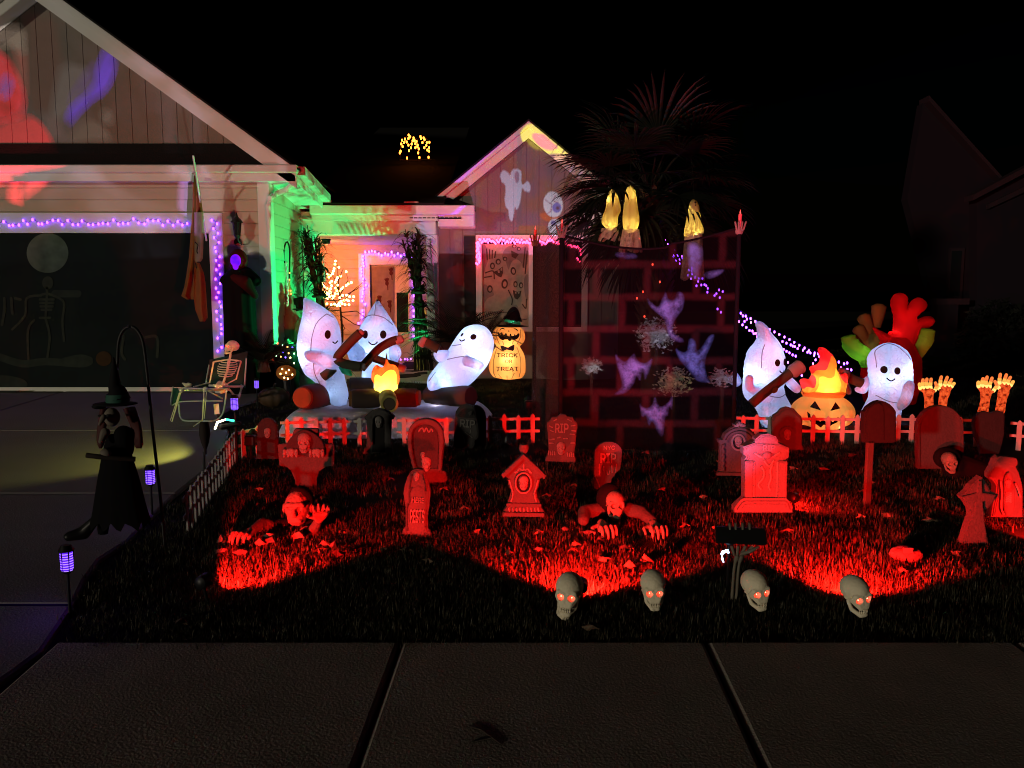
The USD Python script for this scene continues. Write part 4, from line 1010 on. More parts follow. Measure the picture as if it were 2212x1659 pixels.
# ornate arch with medallion
t = stone('red ornate gravestone with triple arch, scroll crest, twisted side columns and skull medallion', k26, [(505, 292), (540, 290), (560, 240), (620, 190), (645, 180), (640, 155), (665, 150), (690, 130), (715, 150), (745, 155), (740, 180), (775, 190), (825, 240), (840, 290), (880, 292), (880, 320), (862, 330), (862, 590), (880, 612), (490, 605), (515, 580), (525, 330), (510, 318)], 1032, .06); t.sc = SC
for r0, r1 in ((150, 132), (120, 104)):
    raise_(t, 'arch_moulding', arc(692, 325, r0, r0 * .92, 172, 8) + arc(692, 325, r1, r1 * .92, 8, 172), .025)
o_ = k26([(682, 315)])[0]
part(t, 'medallion_ring', slab(oval(*o_, 62 / SC, 76 / SC).difference(oval(*o_, 48 / SC, 60 / SC)), t.y - .02, t.y, .004), 'stone_light')
part(t, 'medallion', slab(oval(*o_, 48 / SC, 60 / SC), t.y - .003, t.y, 0), 'stone_pit'); t.y -= .008; carve(t, 682, 305, 100, .5); t.y += .008
strokes(t, 'crest_leaf', [[(690, 180), (690, 140)], [(690, 178), (665, 150)], [(690, 178), (718, 150)], [(690, 180), (645, 165)], [(690, 180), (738, 166)]], .01)
for x in (548, 838):
    part(t, 'twisted_column', tube([at(*k26([(x + 5 * math.sin(i * 1.4), 330 + i * 11)])[0], t.y - .012) for i in range(22)], .014, 8), t.mat, smooth=40)
raise_(t, 'capital', [(508, 292), (590, 292), (585, 322), (520, 322)], .03); raise_(t, 'capital', [(800, 292), (878, 292), (868, 322), (806, 322)], .03); raise_(t, 'plinth', [(500, 575), (872, 582), (880, 610), (492, 604)], .03)
# the big one
t = stone('largest pinkish red gravestone, urn-shaped cap, carved drapery and a wide plinth', k26, [(830, 300), (835, 285), (880, 248), (940, 240), (1010, 265), (1030, 300), (1122, 362), (1128, 400), (1120, 450), (1098, 462), (1112, 490), (1105, 800), (1150, 880), (1158, 930), (650, 930), (650, 880), (735, 800), (735, 470), (752, 440), (728, 420), (728, 350)], 1111, .09, 'stone_pale', bevel=.012); t.sc = SC
raise_(t, 'cap', [(830, 300), (835, 285), (880, 248), (940, 240), (1010, 265), (1030, 300), (1030, 325), (830, 320)], .03, bevel=.01)
raise_(t, 'cornice', [(728, 352), (830, 318), (1030, 322), (1124, 365), (1126, 400), (1040, 385), (930, 430), (820, 390), (728, 412)], .025, bevel=.008)
raise_(t, 'pilaster', [(740, 480), (815, 480), (808, 800), (738, 800)], .02, bevel=.006); raise_(t, 'pilaster', [(1030, 480), (1108, 480), (1100, 800), (1022, 800)], .02, bevel=.006)
raise_(t, 'plinth', [(700, 825), (735, 805), (1105, 805), (1130, 830), (1158, 905), (1150, 930), (655, 930), (652, 890)], .05, bevel=.02)
part(t, 'boss', ell(at(*k26([(930, 425)])[0], t.y - .02), (.035, .02, .03)), t.mat, smooth=True)
t.y -= .022; words(t, 'RIP', 945, 360, 50, 110, 0); t.y += .022
strokes(t, 'carved_drape', [[(820, 405), (870, 435), (925, 445), (985, 435), (1040, 405)], [(880, 520), (905, 570), (895, 630), (855, 680), (880, 720)], [(980, 500), (960, 560), (965, 630), (945, 690), (960, 730)], [(905, 470), (950, 520), (990, 470)], [(815, 480), (815, 795)], [(1022, 480), (1022, 795)], [(815, 795), (1022, 795)]], .009)
strokes(t, 'carved_swirl', [[(760 + i * 30, 855 + 14 * math.sin(i * 2)), (775 + i * 30, 878), (785 + i * 30, 862)] for i in range(7)], .006, h=.045)
# arch with round recess behind fence
t = stone('dim red arched gravestone with a round skull panel, close before the picket fence', k26, [(975, 120), (990, 80), (1030, 55), (1060, 20), (1110, 5), (1165, 20), (1200, 60), (1230, 90), (1240, 130), (1235, 330), (1250, 380), (965, 378), (985, 330)], 976, .055); t.sc = SC
part(t, 'panel', slab(oval(*k26([(1108, 245)])[0], 72 / SC, 70 / SC), t.y - .014, t.y, .003), t.mat); t.y -= .014; carve(t, 1108, 245, 95, .35); t.y += .014
raise_(t, 'hood_moulding', [(985, 130), (1000, 92), (1040, 70), (1070, 38), (1110, 25), (1160, 40), (1190, 75), (1222, 105), (1228, 150), (1110, 165)], .014)
# pointed arch marker on a post
kq = K(3232, 1600, 2.765)
b = gd(1886, 1090); yM = b[1]
t = thing('grave_marker', 'dark pointed-arch board on a wooden post, before the round-headed ghost', 'grave marker', b)
pl = Polygon(kq([(478, 62), (500, 50), (520, 15), (570, -25), (620, -50), (660, -58), (710, -48), (760, -20), (800, 20), (825, 62), (825, 385), (790, 400), (480, 398), (475, 300)]))
part(t, 'board', slab(pl, yM, yM + .07, .01), 'stone_pit'); t.y, t.kx, t.mat = yM, kq, 'stone_pit'
raise_(t, 'front_panel', [(505, 70), (530, 20), (590, -25), (640, -35), (680, 0), (690, 60), (690, 370), (505, 370)], .01)
part(t, 'post', bx(at(*kq([(520, 400)])[0], yM)[0], at(*kq([(590, 400)])[0], yM)[0], yM + .01, yM + .05, gz(yM) - .05, at(*kq([(520, 380)])[0], yM)[2], .004), 'grave_wood')
# big round one
t = stone('wide plain red round-topped gravestone with three small rosettes, under the glowing hands', kq, arc(1308, 245, 252, 255, 180, 0) + [(1562, 480), (1560, 680), (1070, 684), (1060, 500)], 1012, .06, bevel=.012); t.sc = SC3
raise_(t, 'rim', arc(1308, 245, 250, 252, 180, 0) + [(1558, 660), (1535, 660)] + arc(1308, 250, 226, 226, 0, 180) + [(1085, 670), (1066, 670)], .015, bevel=.005)
for x, z in ((1208, 385), (1305, 375), (1410, 382)): part(t, 'rosette', lathe([(.0, .012), (.012, .01), (.022, .014), (.032, .006), (.034, 0)], at(*kq([(x, z)])[0], t.y), 12, 'y'), t.mat, smooth=40)
# dark one under second hands
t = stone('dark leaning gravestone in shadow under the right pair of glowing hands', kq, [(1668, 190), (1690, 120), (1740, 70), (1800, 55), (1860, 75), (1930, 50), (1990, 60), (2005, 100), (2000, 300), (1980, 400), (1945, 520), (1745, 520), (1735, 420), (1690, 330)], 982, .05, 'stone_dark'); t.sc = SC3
# celtic cross, dim
t = stone('dim red flared cross gravestone low at the right', K(3480, 1700, 3.607), [(1340, 690), (1390, 640), (1440, 690), (1500, 780), (1530, 850), (1640, 895), (1600, 960), (1500, 1080), (1430, 1130), (1425, 1250), (1470, 1400), (1475, 1500), (1495, 1590), (1120, 1590), (1150, 1480), (1195, 1330), (1245, 1200), (1240, 1120), (1180, 1010), (1100, 925), (1200, 840), (1250, 760)], 1181, .06); t.sc = 3.607 * 1.82278
raise_(t, 'inner_cross', [(1370, 700), (1400, 700), (1405, 870), (1600, 900), (1560, 970), (1410, 990), (1430, 1250), (1460, 1450), (1180, 1450), (1230, 1280), (1310, 1100), (1320, 1000), (1150, 960), (1130, 925), (1330, 870)], .02)
# broken leaning column stone at right edge
t = stone('red leaning broken gravestone with a carved robed skeleton, near the right edge', K(3840, 1550, 2.552), [(215, 660), (250, 628), (390, 640), (425, 665), (415, 740), (445, 800), (475, 900), (485, 1000), (482, 1245), (165, 1245), (185, 1120), (215, 1000), (220, 930), (190, 880), (150, 850), (150, 800), (190, 730)], 1119, .07, bevel=.01); t.sc = 2.552 * 1.82278
raise_(t, 'cap', [(215, 665), (250, 632), (390, 645), (424, 668), (415, 730), (330, 745), (270, 790), (260, 850), (190, 850), (152, 830), (160, 790), (200, 725)], .035, smooth=True)
raise_(t, 'robe', [(300, 840), (345, 790), (375, 850), (395, 1000), (385, 1180), (320, 1220), (290, 1150), (290, 950)], .015, smooth=True); t.y -= .016; carve(t, 332, 905, 90, .4); t.y += .016
strokes(t, 'carved_rib', [[(305, 1000 + i * 22), (335, 990 + i * 22), (362, 1002 + i * 22)] for i in range(5)] + [[(255, 880), (268, 1000), (262, 1150), (290, 1215)], [(400, 900), (430, 960), (455, 1040)]], .007, h=.016)

# ---------------------------------------------------------------- lawn skulls with lit eyes
glow('eye_red', (1, .05, .03), 45.); pass
for lab, u, v0, v1, rz_, tl_, ro in (('bone skull with red lit eyes and open jaw, left of the four', 1229, 1233, 1325, -16, 0, 3), ('bone skull with red lit eyes, second from the left', 1411, 1228, 1312, -4, 4, -3), ('bone skull with red lit eyes, just right of the black sign', 1632, 1228, 1313, 11, 4, -7), ('bone skull with red lit eyes, rightmost, before a red glow', 1848, 1240, 1326, 12, 4, -6)):
    b = gd(u, v1 + 3); y = b[1]; s = (v1 - v0) * mpp(y) * 1.0 / 2.2
    t = thing('skull', lab, 'skull', b, 'skulls along the front of the lawn'); c = at(u, (v0 + v1) / 2, y) + (0, 0, .02 * s)
    part(t, 'skull_bone', put(SK, c, s, rz_, tl_, ro), 'bone', smooth=40)
    for sx in (-1, 1):
        e = put(ell((sx * .29, -.62, -.05), (.024, .03, .036), 1), c, s, rz_, tl_, ro); part(t, 'lit_eye', e, 'eye_red')
    if lab.endswith('four'): part(t, 'broken_jaw', put(soft(chain([(-.5, -.1, -.78), (-.4, -.5, -1.1), (0, -.72, -1.2), (.2, -.6, -1.22)], [.1, .12, .13, .1]), .15, 3), c, s, rz_ - 10), 'bone', smooth=True)
    part(t, 'stake', bx(c[0] - .006, c[0] + .006, c[1] + .03, c[1] + .042, b[2] - .05, c[2] - .3 * s), 'black_plastic')


# ---------------------------------------------------------------- hands
def hand_chain(base, dirs, lens, r):
    p = [np.array(base, float)]
    for d, l in zip(dirs, lens):
        d = np.array(d, float); p.append(p[-1] + d / np.linalg.norm(d) * l)
    return chain(p, [r * q for q in (1, .98, .88, .74)][:len(p)], 10)


# orange lit hands: wrist and palm one shell, every finger joint a glowing bead of its own
usdkit.material(stage, '/World/Looks/hand_glow', {'tc': ('texture_coordinate', {}), 'n': ('noise_texture', {'scale': 28., 'detail': 4., 'roughness': .65}), 'r': ('rgb_ramp', {'ramp': [(.36, (.18, .012, .003)), (.5, (.85, .075, .015)), (.7, (1.0, .16, .035))]}), 'e': ('emission', {'strength': .95})},
                [('tc.object', 'n.vector'), ('n.fac', 'r.fac'), ('r.color', 'e.color')], surface='e.emission')
glow('finger_glow', (1.0, .40, .07), 1.25); glow('finger_glow_hot', (1.0, .62, .16), 1.5); glow('finger_tip_glow', (1.0, .22, .05), 1.0)
kh = K(3560, 1420, 4.686)


def lit_hand(lab, yh, wrist, palm, fingers, post_v):
    pts = kh(wrist); t = thing('lit_hand', lab, 'hand', at(pts[0][0], post_v, yh), 'orange glowing hands rising behind the gravestones')
    W = [at(u, v, yh) for u, v in pts]; q = lambda px_: px_ / 4.686 / 1.82278 * mpp(yh)
    rs = palm[:len(W)]
    m = chain(W, [q(r) for r in rs], 14)
    kn = [at(*kh([f[0]])[0], yh) for f in fingers[:4]]
    m = m + manifold3d.Manifold.batch_hull([sph(p, q(30), 10) for p in kn] + [sph(W[-1], q(58), 12)])
    th_ = fingers[4]; m = m + bone(W[-1], at(*kh([th_[0]])[0], yh - .01), q(45), q(26))
    part(t, 'palm', soft(m, .02, 5), 'hand_glow', smooth=True)
    for fgr in fingers:
        for i, (a, b) in enumerate(zip(fgr[:-1], fgr[1:])):
            A_, B_ = at(*kh([a])[0], yh - .012 * i), at(*kh([b])[0], yh - .012 * (i + 1)); d = B_ - A_; r = q(36 - 2 * i)
            part(t, 'finger_joint', tm(*V(bone(A_ + d * .2, B_ - d * .14, r * .92, r * .86, 12))), ('finger_glow_hot', 'finger_glow', 'finger_tip_glow')[min(i, 2)], smooth=True)
    part(t, 'stake', tube([np.array([W[0][0], yh, gz(yh) - .05]), W[0]], .012, 6), 'black_plastic')


yh1, yh2 = gd(2033, 1012)[1] + .22, gd(2140, 980)[1] + .18
lit_hand('orange glowing left hand above the wide red gravestone', yh1, [(455, 850), (458, 760), (450, 660), (450, 590)], [80, 76, 78, 95], [[(300, 525), (288, 470), (285, 425)], [(355, 525), (345, 460), (342, 385), (350, 345)], [(425, 530), (420, 460), (410, 390), (422, 330)], [(490, 525), (482, 455), (490, 395), (500, 330)], [(560, 560), (585, 520), (600, 470), (575, 400)]], 1010)
lit_hand('orange glowing right hand above the wide red gravestone', yh1 + .05, [(708, 830), (715, 740), (735, 650), (755, 580)], [74, 74, 80, 92], [[(672, 470), (668, 410), (672, 350), (690, 290)], [(740, 480), (755, 430), (770, 370), (800, 295)], [(815, 475), (830, 430), (850, 390), (880, 340)], [(870, 490), (895, 450), (925, 415)], [(655, 530), (625, 480), (600, 445)]], 1010)
lit_hand('orange glowing left hand above the dark leaning gravestone', yh2, [(1450, 950), (1480, 830), (1500, 700), (1505, 620)], [90, 82, 76, 95], [[(1378, 490), (1368, 440), (1372, 390)], [(1440, 490), (1435, 430), (1450, 350), (1458, 325)], [(1512, 500), (1508, 440), (1510, 370), (1535, 290)], [(1580, 500), (1580, 440), (1600, 385), (1625, 310)], [(1640, 570), (1675, 520), (1715, 460), (1670, 370)]], 985)
lit_hand('orange glowing right hand above the dark leaning gravestone, highest and rightmost', yh2 + .05, [(1770, 920), (1790, 800), (1810, 680), (1835, 580)], [84, 78, 80, 95], [[(1760, 430), (1760, 370), (1762, 320), (1778, 240)], [(1835, 440), (1845, 390), (1860, 330), (1890, 250)], [(1905, 440), (1915, 395), (1935, 350), (1965, 300)], [(1960, 470), (1985, 430), (2015, 380)], [(1760, 520), (1735, 480)]], 985)


# ---------------------------------------------------------------- crawling figures
def bone_hand(t, wrist, fwd, sidev, s=1.0, mat='zombie_skin', name='hand'):
    w, f, x = np.array(wrist, float), np.array(fwd, float), np.array(sidev, float); f /= np.linalg.norm(f); x /= np.linalg.norm(x); up = np.cross(x, f)
    if up[2] < 0: up = -up
    m = manifold3d.Manifold.batch_hull([sph(w, .026 * s, 10), sph(w + f * .075 * s + x * .03 * s, .018 * s, 10), sph(w + f * .075 * s - x * .03 * s, .018 * s, 10)])
    for i, L in zip((-1.5, -.5, .5, 1.5), (.075, .09, .085, .065)):
        b = w + f * .07 * s + x * i * .022 * s + up * .008 * s
        p1 = b + (f * .5 + up * .35 + x * i * .1) * L * s; p2 = p1 + (f * .55 - up * .25) * L * .7 * s; p3 = p2 + (f * .25 - up * .6) * L * .6 * s
        m = m + chain([b, p1, p2, p3], [.0105 * s, .011 * s, .0095 * s, .007 * s], 8)
    p0 = w + f * .02 * s - x * .025 * s; p1 = p0 - x * .045 * s + f * .03 * s; m = m + chain([p0, p1, p1 + f * .04 * s - up * .012 * s], [.013 * s, .011 * s, .008 * s], 8)
    return part(t, name, soft(m, .010 * s, 2), mat, smooth=True)


def rags(t, c, n, r, mat='ragged_cloth', seed=1, name='rag'):
    g = np.random.default_rng(seed)
    for i in range(n):
        a = g.uniform(0, 6.28); d = g.uniform(.2, 1) * r; p = np.array(c) + (math.cos(a) * d, math.sin(a) * d * .6, 0); p[2] = lawn_z(p[0], p[1]) + .03
        w = g.uniform(.022, .055); P = [p + (math.cos(b) * w * g.uniform(.6, 1.2), math.sin(b) * w * .7 * g.uniform(.6, 1.2), g.uniform(.0, .03)) for b in np.linspace(0, 6.28, 9)[:-1]]
        P.append(p + (g.normal() * .01, g.normal() * .01, g.uniform(.03, .06))); m = tm(P, [(i_, (i_ + 1) % 8, 8) for i_ in range(8)]); part(t, name, m, mat)


yz = gd(640, 1140)[1]
z1 = thing('crawling_zombie', 'wrinkled red lit zombie clawing out of the ground on the left', 'zombie', gd(640, 1140))
hc = at(*k9([(605, 872)])[0], yz)
hm = soft(sph(hc, (.092, .10, .118), 20) + sph(hc + (0, -.03, -.06), (.07, .07, .07), 16) + bone(hc + (-.05, -.085, .03), hc + (.05, -.085, .03), .022, .022) + bone(hc + (0, -.09, .01), hc + (0, -.115, -.03), .014, .022) + bone(hc + (-.035, -.085, -.08), hc + (.035, -.085, -.08), .016, .016) + sph(hc + (-.095, 0, -.01), (.014, .03, .035), 10) + sph(hc + (.095, 0, -.01), (.014, .03, .035), 10) - sph(hc + (-.036, -.10, .008), (.024, .024, .017), 12) - sph(hc + (.036, -.10, .008), (.024, .024, .017), 12) - sph(hc + (0, -.115, -.062), (.034, .02, .008), 10), .012, 3)
v_, f_ = V(hm); v_ = v_ + (meshkit.fbm(v_ * 42, 3, 5)[:, None] - .5) * .012 * (v_ - hc) / .1; part(z1, 'head', tm(v_, f_), 'zombie_skin', smooth=True)
part(z1, 'hair', tm(*V(soft(sph(hc + (.01, .035, .03), (.098, .095, .108), 18), .02, 1))), 'black_cloth', smooth=True)
sh_ = hc + (0, .1, -.17)
part(z1, 'torso', soft(manifold3d.Manifold.batch_hull([sph(sh_ + (-.2, .02, -.02), .06), sph(sh_ + (.2, .02, -.02), .06), sph(sh_ + (0, .12, -.1), .14), sph(sh_ + (0, -.02, .0), .07)]), .03, 4), 'black_cloth', smooth=True)
lw, rw = at(*k9([(200, 1130)])[0], yz - .12), at(*k9([(790, 985)])[0], yz - .1); lw[2] = lawn_z(lw[0], lw[1]) + .05; le = at(*k9([(300, 1020)])[0], yz + .05)
part(z1, 'arm', soft(chain([sh_ + (-.2, 0, -.02), le, lw], [.05, .045, .03]), .02, 3), 'ragged_cloth', smooth=True)
bone_hand(z1, lw, (-.3, -1, -.15), (1, -.3, 0), 1.15)
re_ = at(*k9([(740, 1080)])[0], yz - .05)
part(z1, 'arm', soft(chain([sh_ + (.2, 0, -.04), re_, rw], [.05, .04, .028]), .02, 3), 'ragged_cloth', smooth=True)
bone_hand(z1, rw, (.25, -.6, .55), (1, .2, 0), 1.15)
rags(z1, gd(600, 1165), 6, .4, 'zombie_skin', 3); rags(z1, gd(640, 1190), 5, .5, 'ragged_cloth', 4)

ys_ = gd(1325, 1125)[1]
z2 = thing('crawling_skeleton', 'red lit skeleton in ragged sleeves crawling out of the ground below the RIP stone', 'skeleton', gd(1325, 1125))
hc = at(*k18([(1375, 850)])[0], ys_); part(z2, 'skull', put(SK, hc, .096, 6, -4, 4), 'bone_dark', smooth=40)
part(z2, 'hood', tm(*V(soft(sph(hc + (-.03, .07, .02), (.10, .09, .12), 16), .03, 1))), 'black_cloth', smooth=True)
sh_ = hc + (0, .1, -.15)
part(z2, 'torso', soft(manifold3d.Manifold.batch_hull([sph(sh_ + (-.2, .0, -.02), .055), sph(sh_ + (.22, .0, -.02), .055), sph(sh_ + (0, .1, -.08), .11)]), .03, 4), 'black_cloth', smooth=True)
for pts_, sg in (([(1250, 900), (1110, 915), (1100, 985)], -1), ([(1500, 900), (1610, 925), (1700, 965)], 1)):
    A_ = [at(*k18([p])[0], ys_ + dy) for p, dy in zip(pts_, (.06, .0, -.12))]; A_[2][2] = lawn_z(A_[2][0], A_[2][1]) + .07
    part(z2, 'sleeve', soft(chain(A_, [.055, .05, .04]), .02, 3), 'ragged_cloth', smooth=True)
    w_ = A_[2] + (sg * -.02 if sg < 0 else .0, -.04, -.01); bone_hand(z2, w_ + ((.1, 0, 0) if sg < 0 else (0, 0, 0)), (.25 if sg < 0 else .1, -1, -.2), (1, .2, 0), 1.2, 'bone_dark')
part(z2, 'collar', soft(chain([hc + (-.16, .0, -.17), hc + (0, -.05, -.19), hc + (.14, 0, -.16)], [.03, .035, .03]), .02, 3), 'ragged_cloth', smooth=True)
rags(z2, gd(1300, 1180), 6, .5, 'ragged_cloth', 8); rags(z2, gd(1330, 1200), 4, .5, 'leaf_litter', 9)
# skull in a hood, right
k34 = K(3480, 1700, 3.607); yk = gd(2050, 1030)[1]
hs = thing('hooded_skull', 'red lit skull in a black hood lying before the wide red gravestone', 'skull', gd(2050, 1030))
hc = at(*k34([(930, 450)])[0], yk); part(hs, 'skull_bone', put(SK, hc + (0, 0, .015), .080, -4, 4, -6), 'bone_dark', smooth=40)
part(hs, 'hood', tm(*V(soft(sph(hc + (.03, .09, .03), (.115, .10, .10), 16), .03, 1))), 'black_cloth', smooth=True)
part(hs, 'robe', tm(*V(soft(manifold3d.Manifold.batch_hull([sph(hc + (.1, .12, -.02), .1), sph(hc + (.36, .14, -.08), .07), sph(hc + (.1, .1, -.12), .08)]), .04, 2))), 'black_cloth', smooth=True)
# bony hand holding a black board, with a lamp behind
ks = K(2800, 2040, 4.366); ysg = gd(1588, 1296)[1]
sg_ = thing('skeleton_arm_sign', 'black signboard held up by a bony arm, between two skulls', 'sign', gd(1588, 1296))
pb = Polygon(ks([(75, 150), (930, 190), (945, 235), (965, 440), (930, 470), (90, 430)]))
part(sg_, 'board', slab(pb, ysg - .02, ysg + .005, .003), 'black_plastic')
for x in (380, 455):
    part(sg_, 'forearm_bone', tube(spline([at(*ks([p])[0], ysg + .012) for p in ((x + 70, 640), (x + 35, 760), (x + 8, 950), (x - 18, 1350), (x - 25, 1400))], 4, False), [.013] * 4 + [.008] * 8 + [.010] * 4 + [.012], 8), 'bone_dark', smooth=True)
for x in (320, 420, 540, 660):
    part(sg_, 'finger', tube([at(*ks([p])[0], ysg + d) for p, d in (((x, 160), .012), ((x, 95), .004), ((x + 5, 105), -.028), ((x + 5, 200), -.03))], [.009, .009, .009, .006], 8), 'bone_dark', smooth=True)
    part(sg_, 'hand_bone', tube([at(*ks([((x + 480) / 2, 640)])[0], ysg + .012), at(*ks([(x * 1.1, 480)])[0], ysg + .014)], [.008, .010], 7), 'bone_dark', smooth=True)
part(sg_, 'thumb', tube([at(*ks([p])[0], ysg + d) for p, d in (((520, 620), .0), ((700, 560), -.03), ((820, 490), -.03))], [.011, .010, .006], 8), 'bone_dark', smooth=True)
# ---------------------------------------------------------------- brick-print gauze screen on posts
yb = gd(1400, 976)[1]; bl_, br_ = at(1215, 700, yb)[0], at(1588, 700, yb)[0]
zt = lambda s: at(1215, 508, yb)[2] * (1 - s) + at(1588, 492, yb)[2] * s - .16 * math.sin(math.pi * s) ** 1.0 * (1 if s < .62 else .8)
screen = thing('gauze_screen', 'dark see-through screen printed with red bricks and flying ghosts, in the middle of the lawn', 'screen', ((bl_ + br_) / 2, yb, gz(yb)))
usdkit.material(stage, '/World/Looks/brick_gauze', {'tc': ('texture_coordinate', {}), 'sp': ('separate_xyz', {}), 'cb': ('combine_xyz', {}), 'nz': ('noise_texture', {'scale': 3., 'detail': 3.}), 'dv': ('vector_math', {'math_type': 'multiply_add', 'vector2': (.05, .05, 0)}),
    'br': ('brick_texture', {'scale': 1., 'brick_width': .47, 'row_height': .30, 'mortar_size': .055, 'mortar_smooth': .8, 'color1': (0., 0., 0.), 'color2': (0., 0., 0.), 'mortar': (1., 1., 1.)}),
    'no': ('noise_texture', {'scale': 3.5, 'detail': 6., 'roughness': .75}), 'mu': ('math', {'math_type': 'multiply'}), 'ra': ('map_range', {'to_min': .74, 'to_max': .80, 'clamp': True}), 'mx': ('mix', {'color1': (.003, .0022, .003), 'color2': (.045, .017, .018)}),
    't': ('transparent_bsdf', {}), 'd': ('diffuse_bsdf', {}), 'l': ('translucent_bsdf', {}), 'a': ('mix_closure', {'fac': .3}), 'm': ('mix_closure', {})},
    [('tc.object', 'sp.vector'), ('sp.x', 'cb.x'), ('sp.z', 'cb.y'), ('tc.object', 'nz.vector'), ('nz.color', 'dv.vector1'), ('cb.vector', 'dv.vector3'), ('dv.vector', 'br.vector'), ('tc.object', 'no.vector'), ('br.fac', 'mu.value1'), ('no.fac', 'mu.value2'), ('mu.value', 'mx.fac'), ('mu.value', 'ra.value'),
     ('mx.color', 'd.color'), ('mx.color', 'l.color'), ('d.BSDF', 'a.closure1'), ('l.BSDF', 'a.closure2'), ('ra.result', 'm.fac'), ('t.BSDF', 'm.closure1'), ('a.closure', 'm.closure2')], surface='m.closure')
cloth_y = lambda s, r: yb + .025 * math.sin(s * 19) * (1 - r) + .03 * math.sin(s * 7 + r * 2)
n, m_ = 48, 30; g = []
for j in range(m_ + 1):
    for i in range(n + 1):
        s, r = i / n, j / m_; x = bl_ + (br_ - bl_) * s; g.append((x, cloth_y(s, r), gz(yb) + .02 + (zt(s) - gz(yb) - .02) * r))
gf = [(j * (n + 1) + i, j * (n + 1) + i + 1, (j + 1) * (n + 1) + i + 1) for j in range(m_) for i in range(n)] + [(j * (n + 1) + i, (j + 1) * (n + 1) + i + 1, (j + 1) * (n + 1) + i) for j in range(m_) for i in range(n)]
part(screen, 'fabric', tm(g, gf), 'brick_gauze', smooth=True)
usdkit.material(stage, '/World/Looks/ghost_gauze', {'tc': ('texture_coordinate', {}), 'no': ('noise_texture', {'scale': 9., 'detail': 6., 'roughness': .7}), 'r': ('map_range', {'from_min': .36, 'from_max': .62, 'to_min': .15, 'to_max': .95, 'clamp': True}), 'at': ('attribute', {'attribute': 'fade'}), 'mu': ('math', {'math_type': 'multiply'}),
    't': ('transparent_bsdf', {}), 'd': ('diffuse_bsdf', {'color': (.085, .20, .50)}), 'm': ('mix_closure', {})}, [('tc.object', 'no.vector'), ('no.fac', 'r.value'), ('r.result', 'mu.value1'), ('at.fac', 'mu.value2'), ('mu.value', 'm.fac'), ('t.BSDF', 'm.closure1'), ('d.BSDF', 'm.closure2')], surface='m.closure')
kg = K(2000, 1150, 2.212)
for o_ in ([(1130, 930), (1170, 990), (1215, 1000), (1250, 960), (1270, 890), (1300, 960), (1330, 985), (1390, 940), (1430, 878), (1424, 1030), (1398, 1000), (1385, 1120), (1366, 1080), (1352, 1220), (1325, 1258), (1290, 1215), (1250, 1130), (1222, 1180), (1195, 1080), (1165, 1110), (1145, 1010)],
           [(928, 488), (960, 560), (1020, 600), (1060, 560), (1100, 528), (1130, 590), (1190, 612), (1257, 568), (1232, 680), (1190, 770), (1170, 700), (1150, 790), (1120, 740), (1100, 800), (1040, 875), (960, 902), (918, 890), (985, 820), (968, 720), (935, 600)],
           [(1430, 440), (1480, 500), (1550, 512), (1570, 420), (1600, 395), (1640, 430), (1652, 500), (1690, 470), (1740, 392), (1780, 365), (1806, 380), (1770, 480), (1733, 560), (1722, 650), (1742, 740), (1762, 790), (1690, 792), (1622, 760), (1580, 700), (1530, 640), (1478, 580)],
           [(1188, 18), (1240, 80), (1300, 120), (1340, 40), (1370, -10), (1395, 55), (1440, 60), (1462, 10), (1490, -10), (1540, 30), (1530, 140), (1490, 200), (1450, 260), (1440, 350), (1522, 400), (1532, 440), (1450, 432), (1380, 362), (1350, 250), (1280, 180), (1220, 118)],
           [(1560, -420), (1640, -440), (1700, -400), (1710, -300), (1690, -200), (1660, -120), (1600, -140), (1565, -250)], [(1700, -150), (1760, -190), (1890, -200), (1860, -150), (1760, -110)], [(930, -340), (1000, -350), (1110, -330), (1120, -290), (1030, -280), (940, -300)]):
    P, tri, nb_ = fill(big(Polygon(spline(kg(o_), 5))), 3.5)
    pts_ = [at(u, v, yb) for u, v in P]; V_ = [(p[0], cloth_y((p[0] - bl_) / (br_ - bl_), (p[2] - gz(yb)) / 2) - .006, p[2]) for p in pts_]
    gp_ = part(screen, 'ghost_print', tm(V_, tri), 'ghost_gauze', smooth=True); d_ = shdistance(big(Polygon(spline(kg(o_), 5))).exterior, shpoints(P)); d_[:nb_] = 0; low_ = (np.array([p[1] for p in P]) - P[:, 1].min()) / np.ptp(P[:, 1])
    UsdGeom.PrimvarsAPI(stage.GetPrimAtPath(gp_.path)).CreatePrimvar('fade', Sdf.ValueTypeNames.FloatArray, 'vertex').Set(Vt.FloatArray.FromNumpy((np.clip(d_ / 11, 0, 1) * (1 - .35 * low_)).astype(np.float32)))
part(screen, 'top_hem', tube([(bl_ + (br_ - bl_) * s, cloth_y(s, 1) - .002, zt(s)) for s in np.linspace(0, 1, 30)], .012, 6), 'black_cloth', smooth=True)
# second panel, running back from the left post, and the posts with lit candles held by bony hands
ys2 = 8.3; x2 = at(1155, 600, ys2)[0]
g = []
for j in range(21):
    for i in range(17):
        s, r = i / 16, j / 20; z1_ = zt(0) * (1 - s) + at(1155, 517, ys2)[2] * s - .08 * math.sin(math.pi * s)
        y_ = yb + (ys2 - yb) * s; g.append((bl_ + (x2 - bl_) * s + .03 * math.sin(s * 11 + r), y_, gz(y_) + .02 + (z1_ - gz(y_)) * r))
gf = [(j * 17 + i, j * 17 + i + 1, (j + 1) * 17 + i + 1) for j in range(20) for i in range(16)] + [(j * 17 + i, (j + 1) * 17 + i + 1, (j + 1) * 17 + i) for j in range(20) for i in range(16)]
part(screen, 'side_fabric', tm(g, gf), 'banner_sheer', label='plain dark gauze side panel left of the bricks', smooth=True)
glow('candle_red', (1, .10, .08), 1.6)
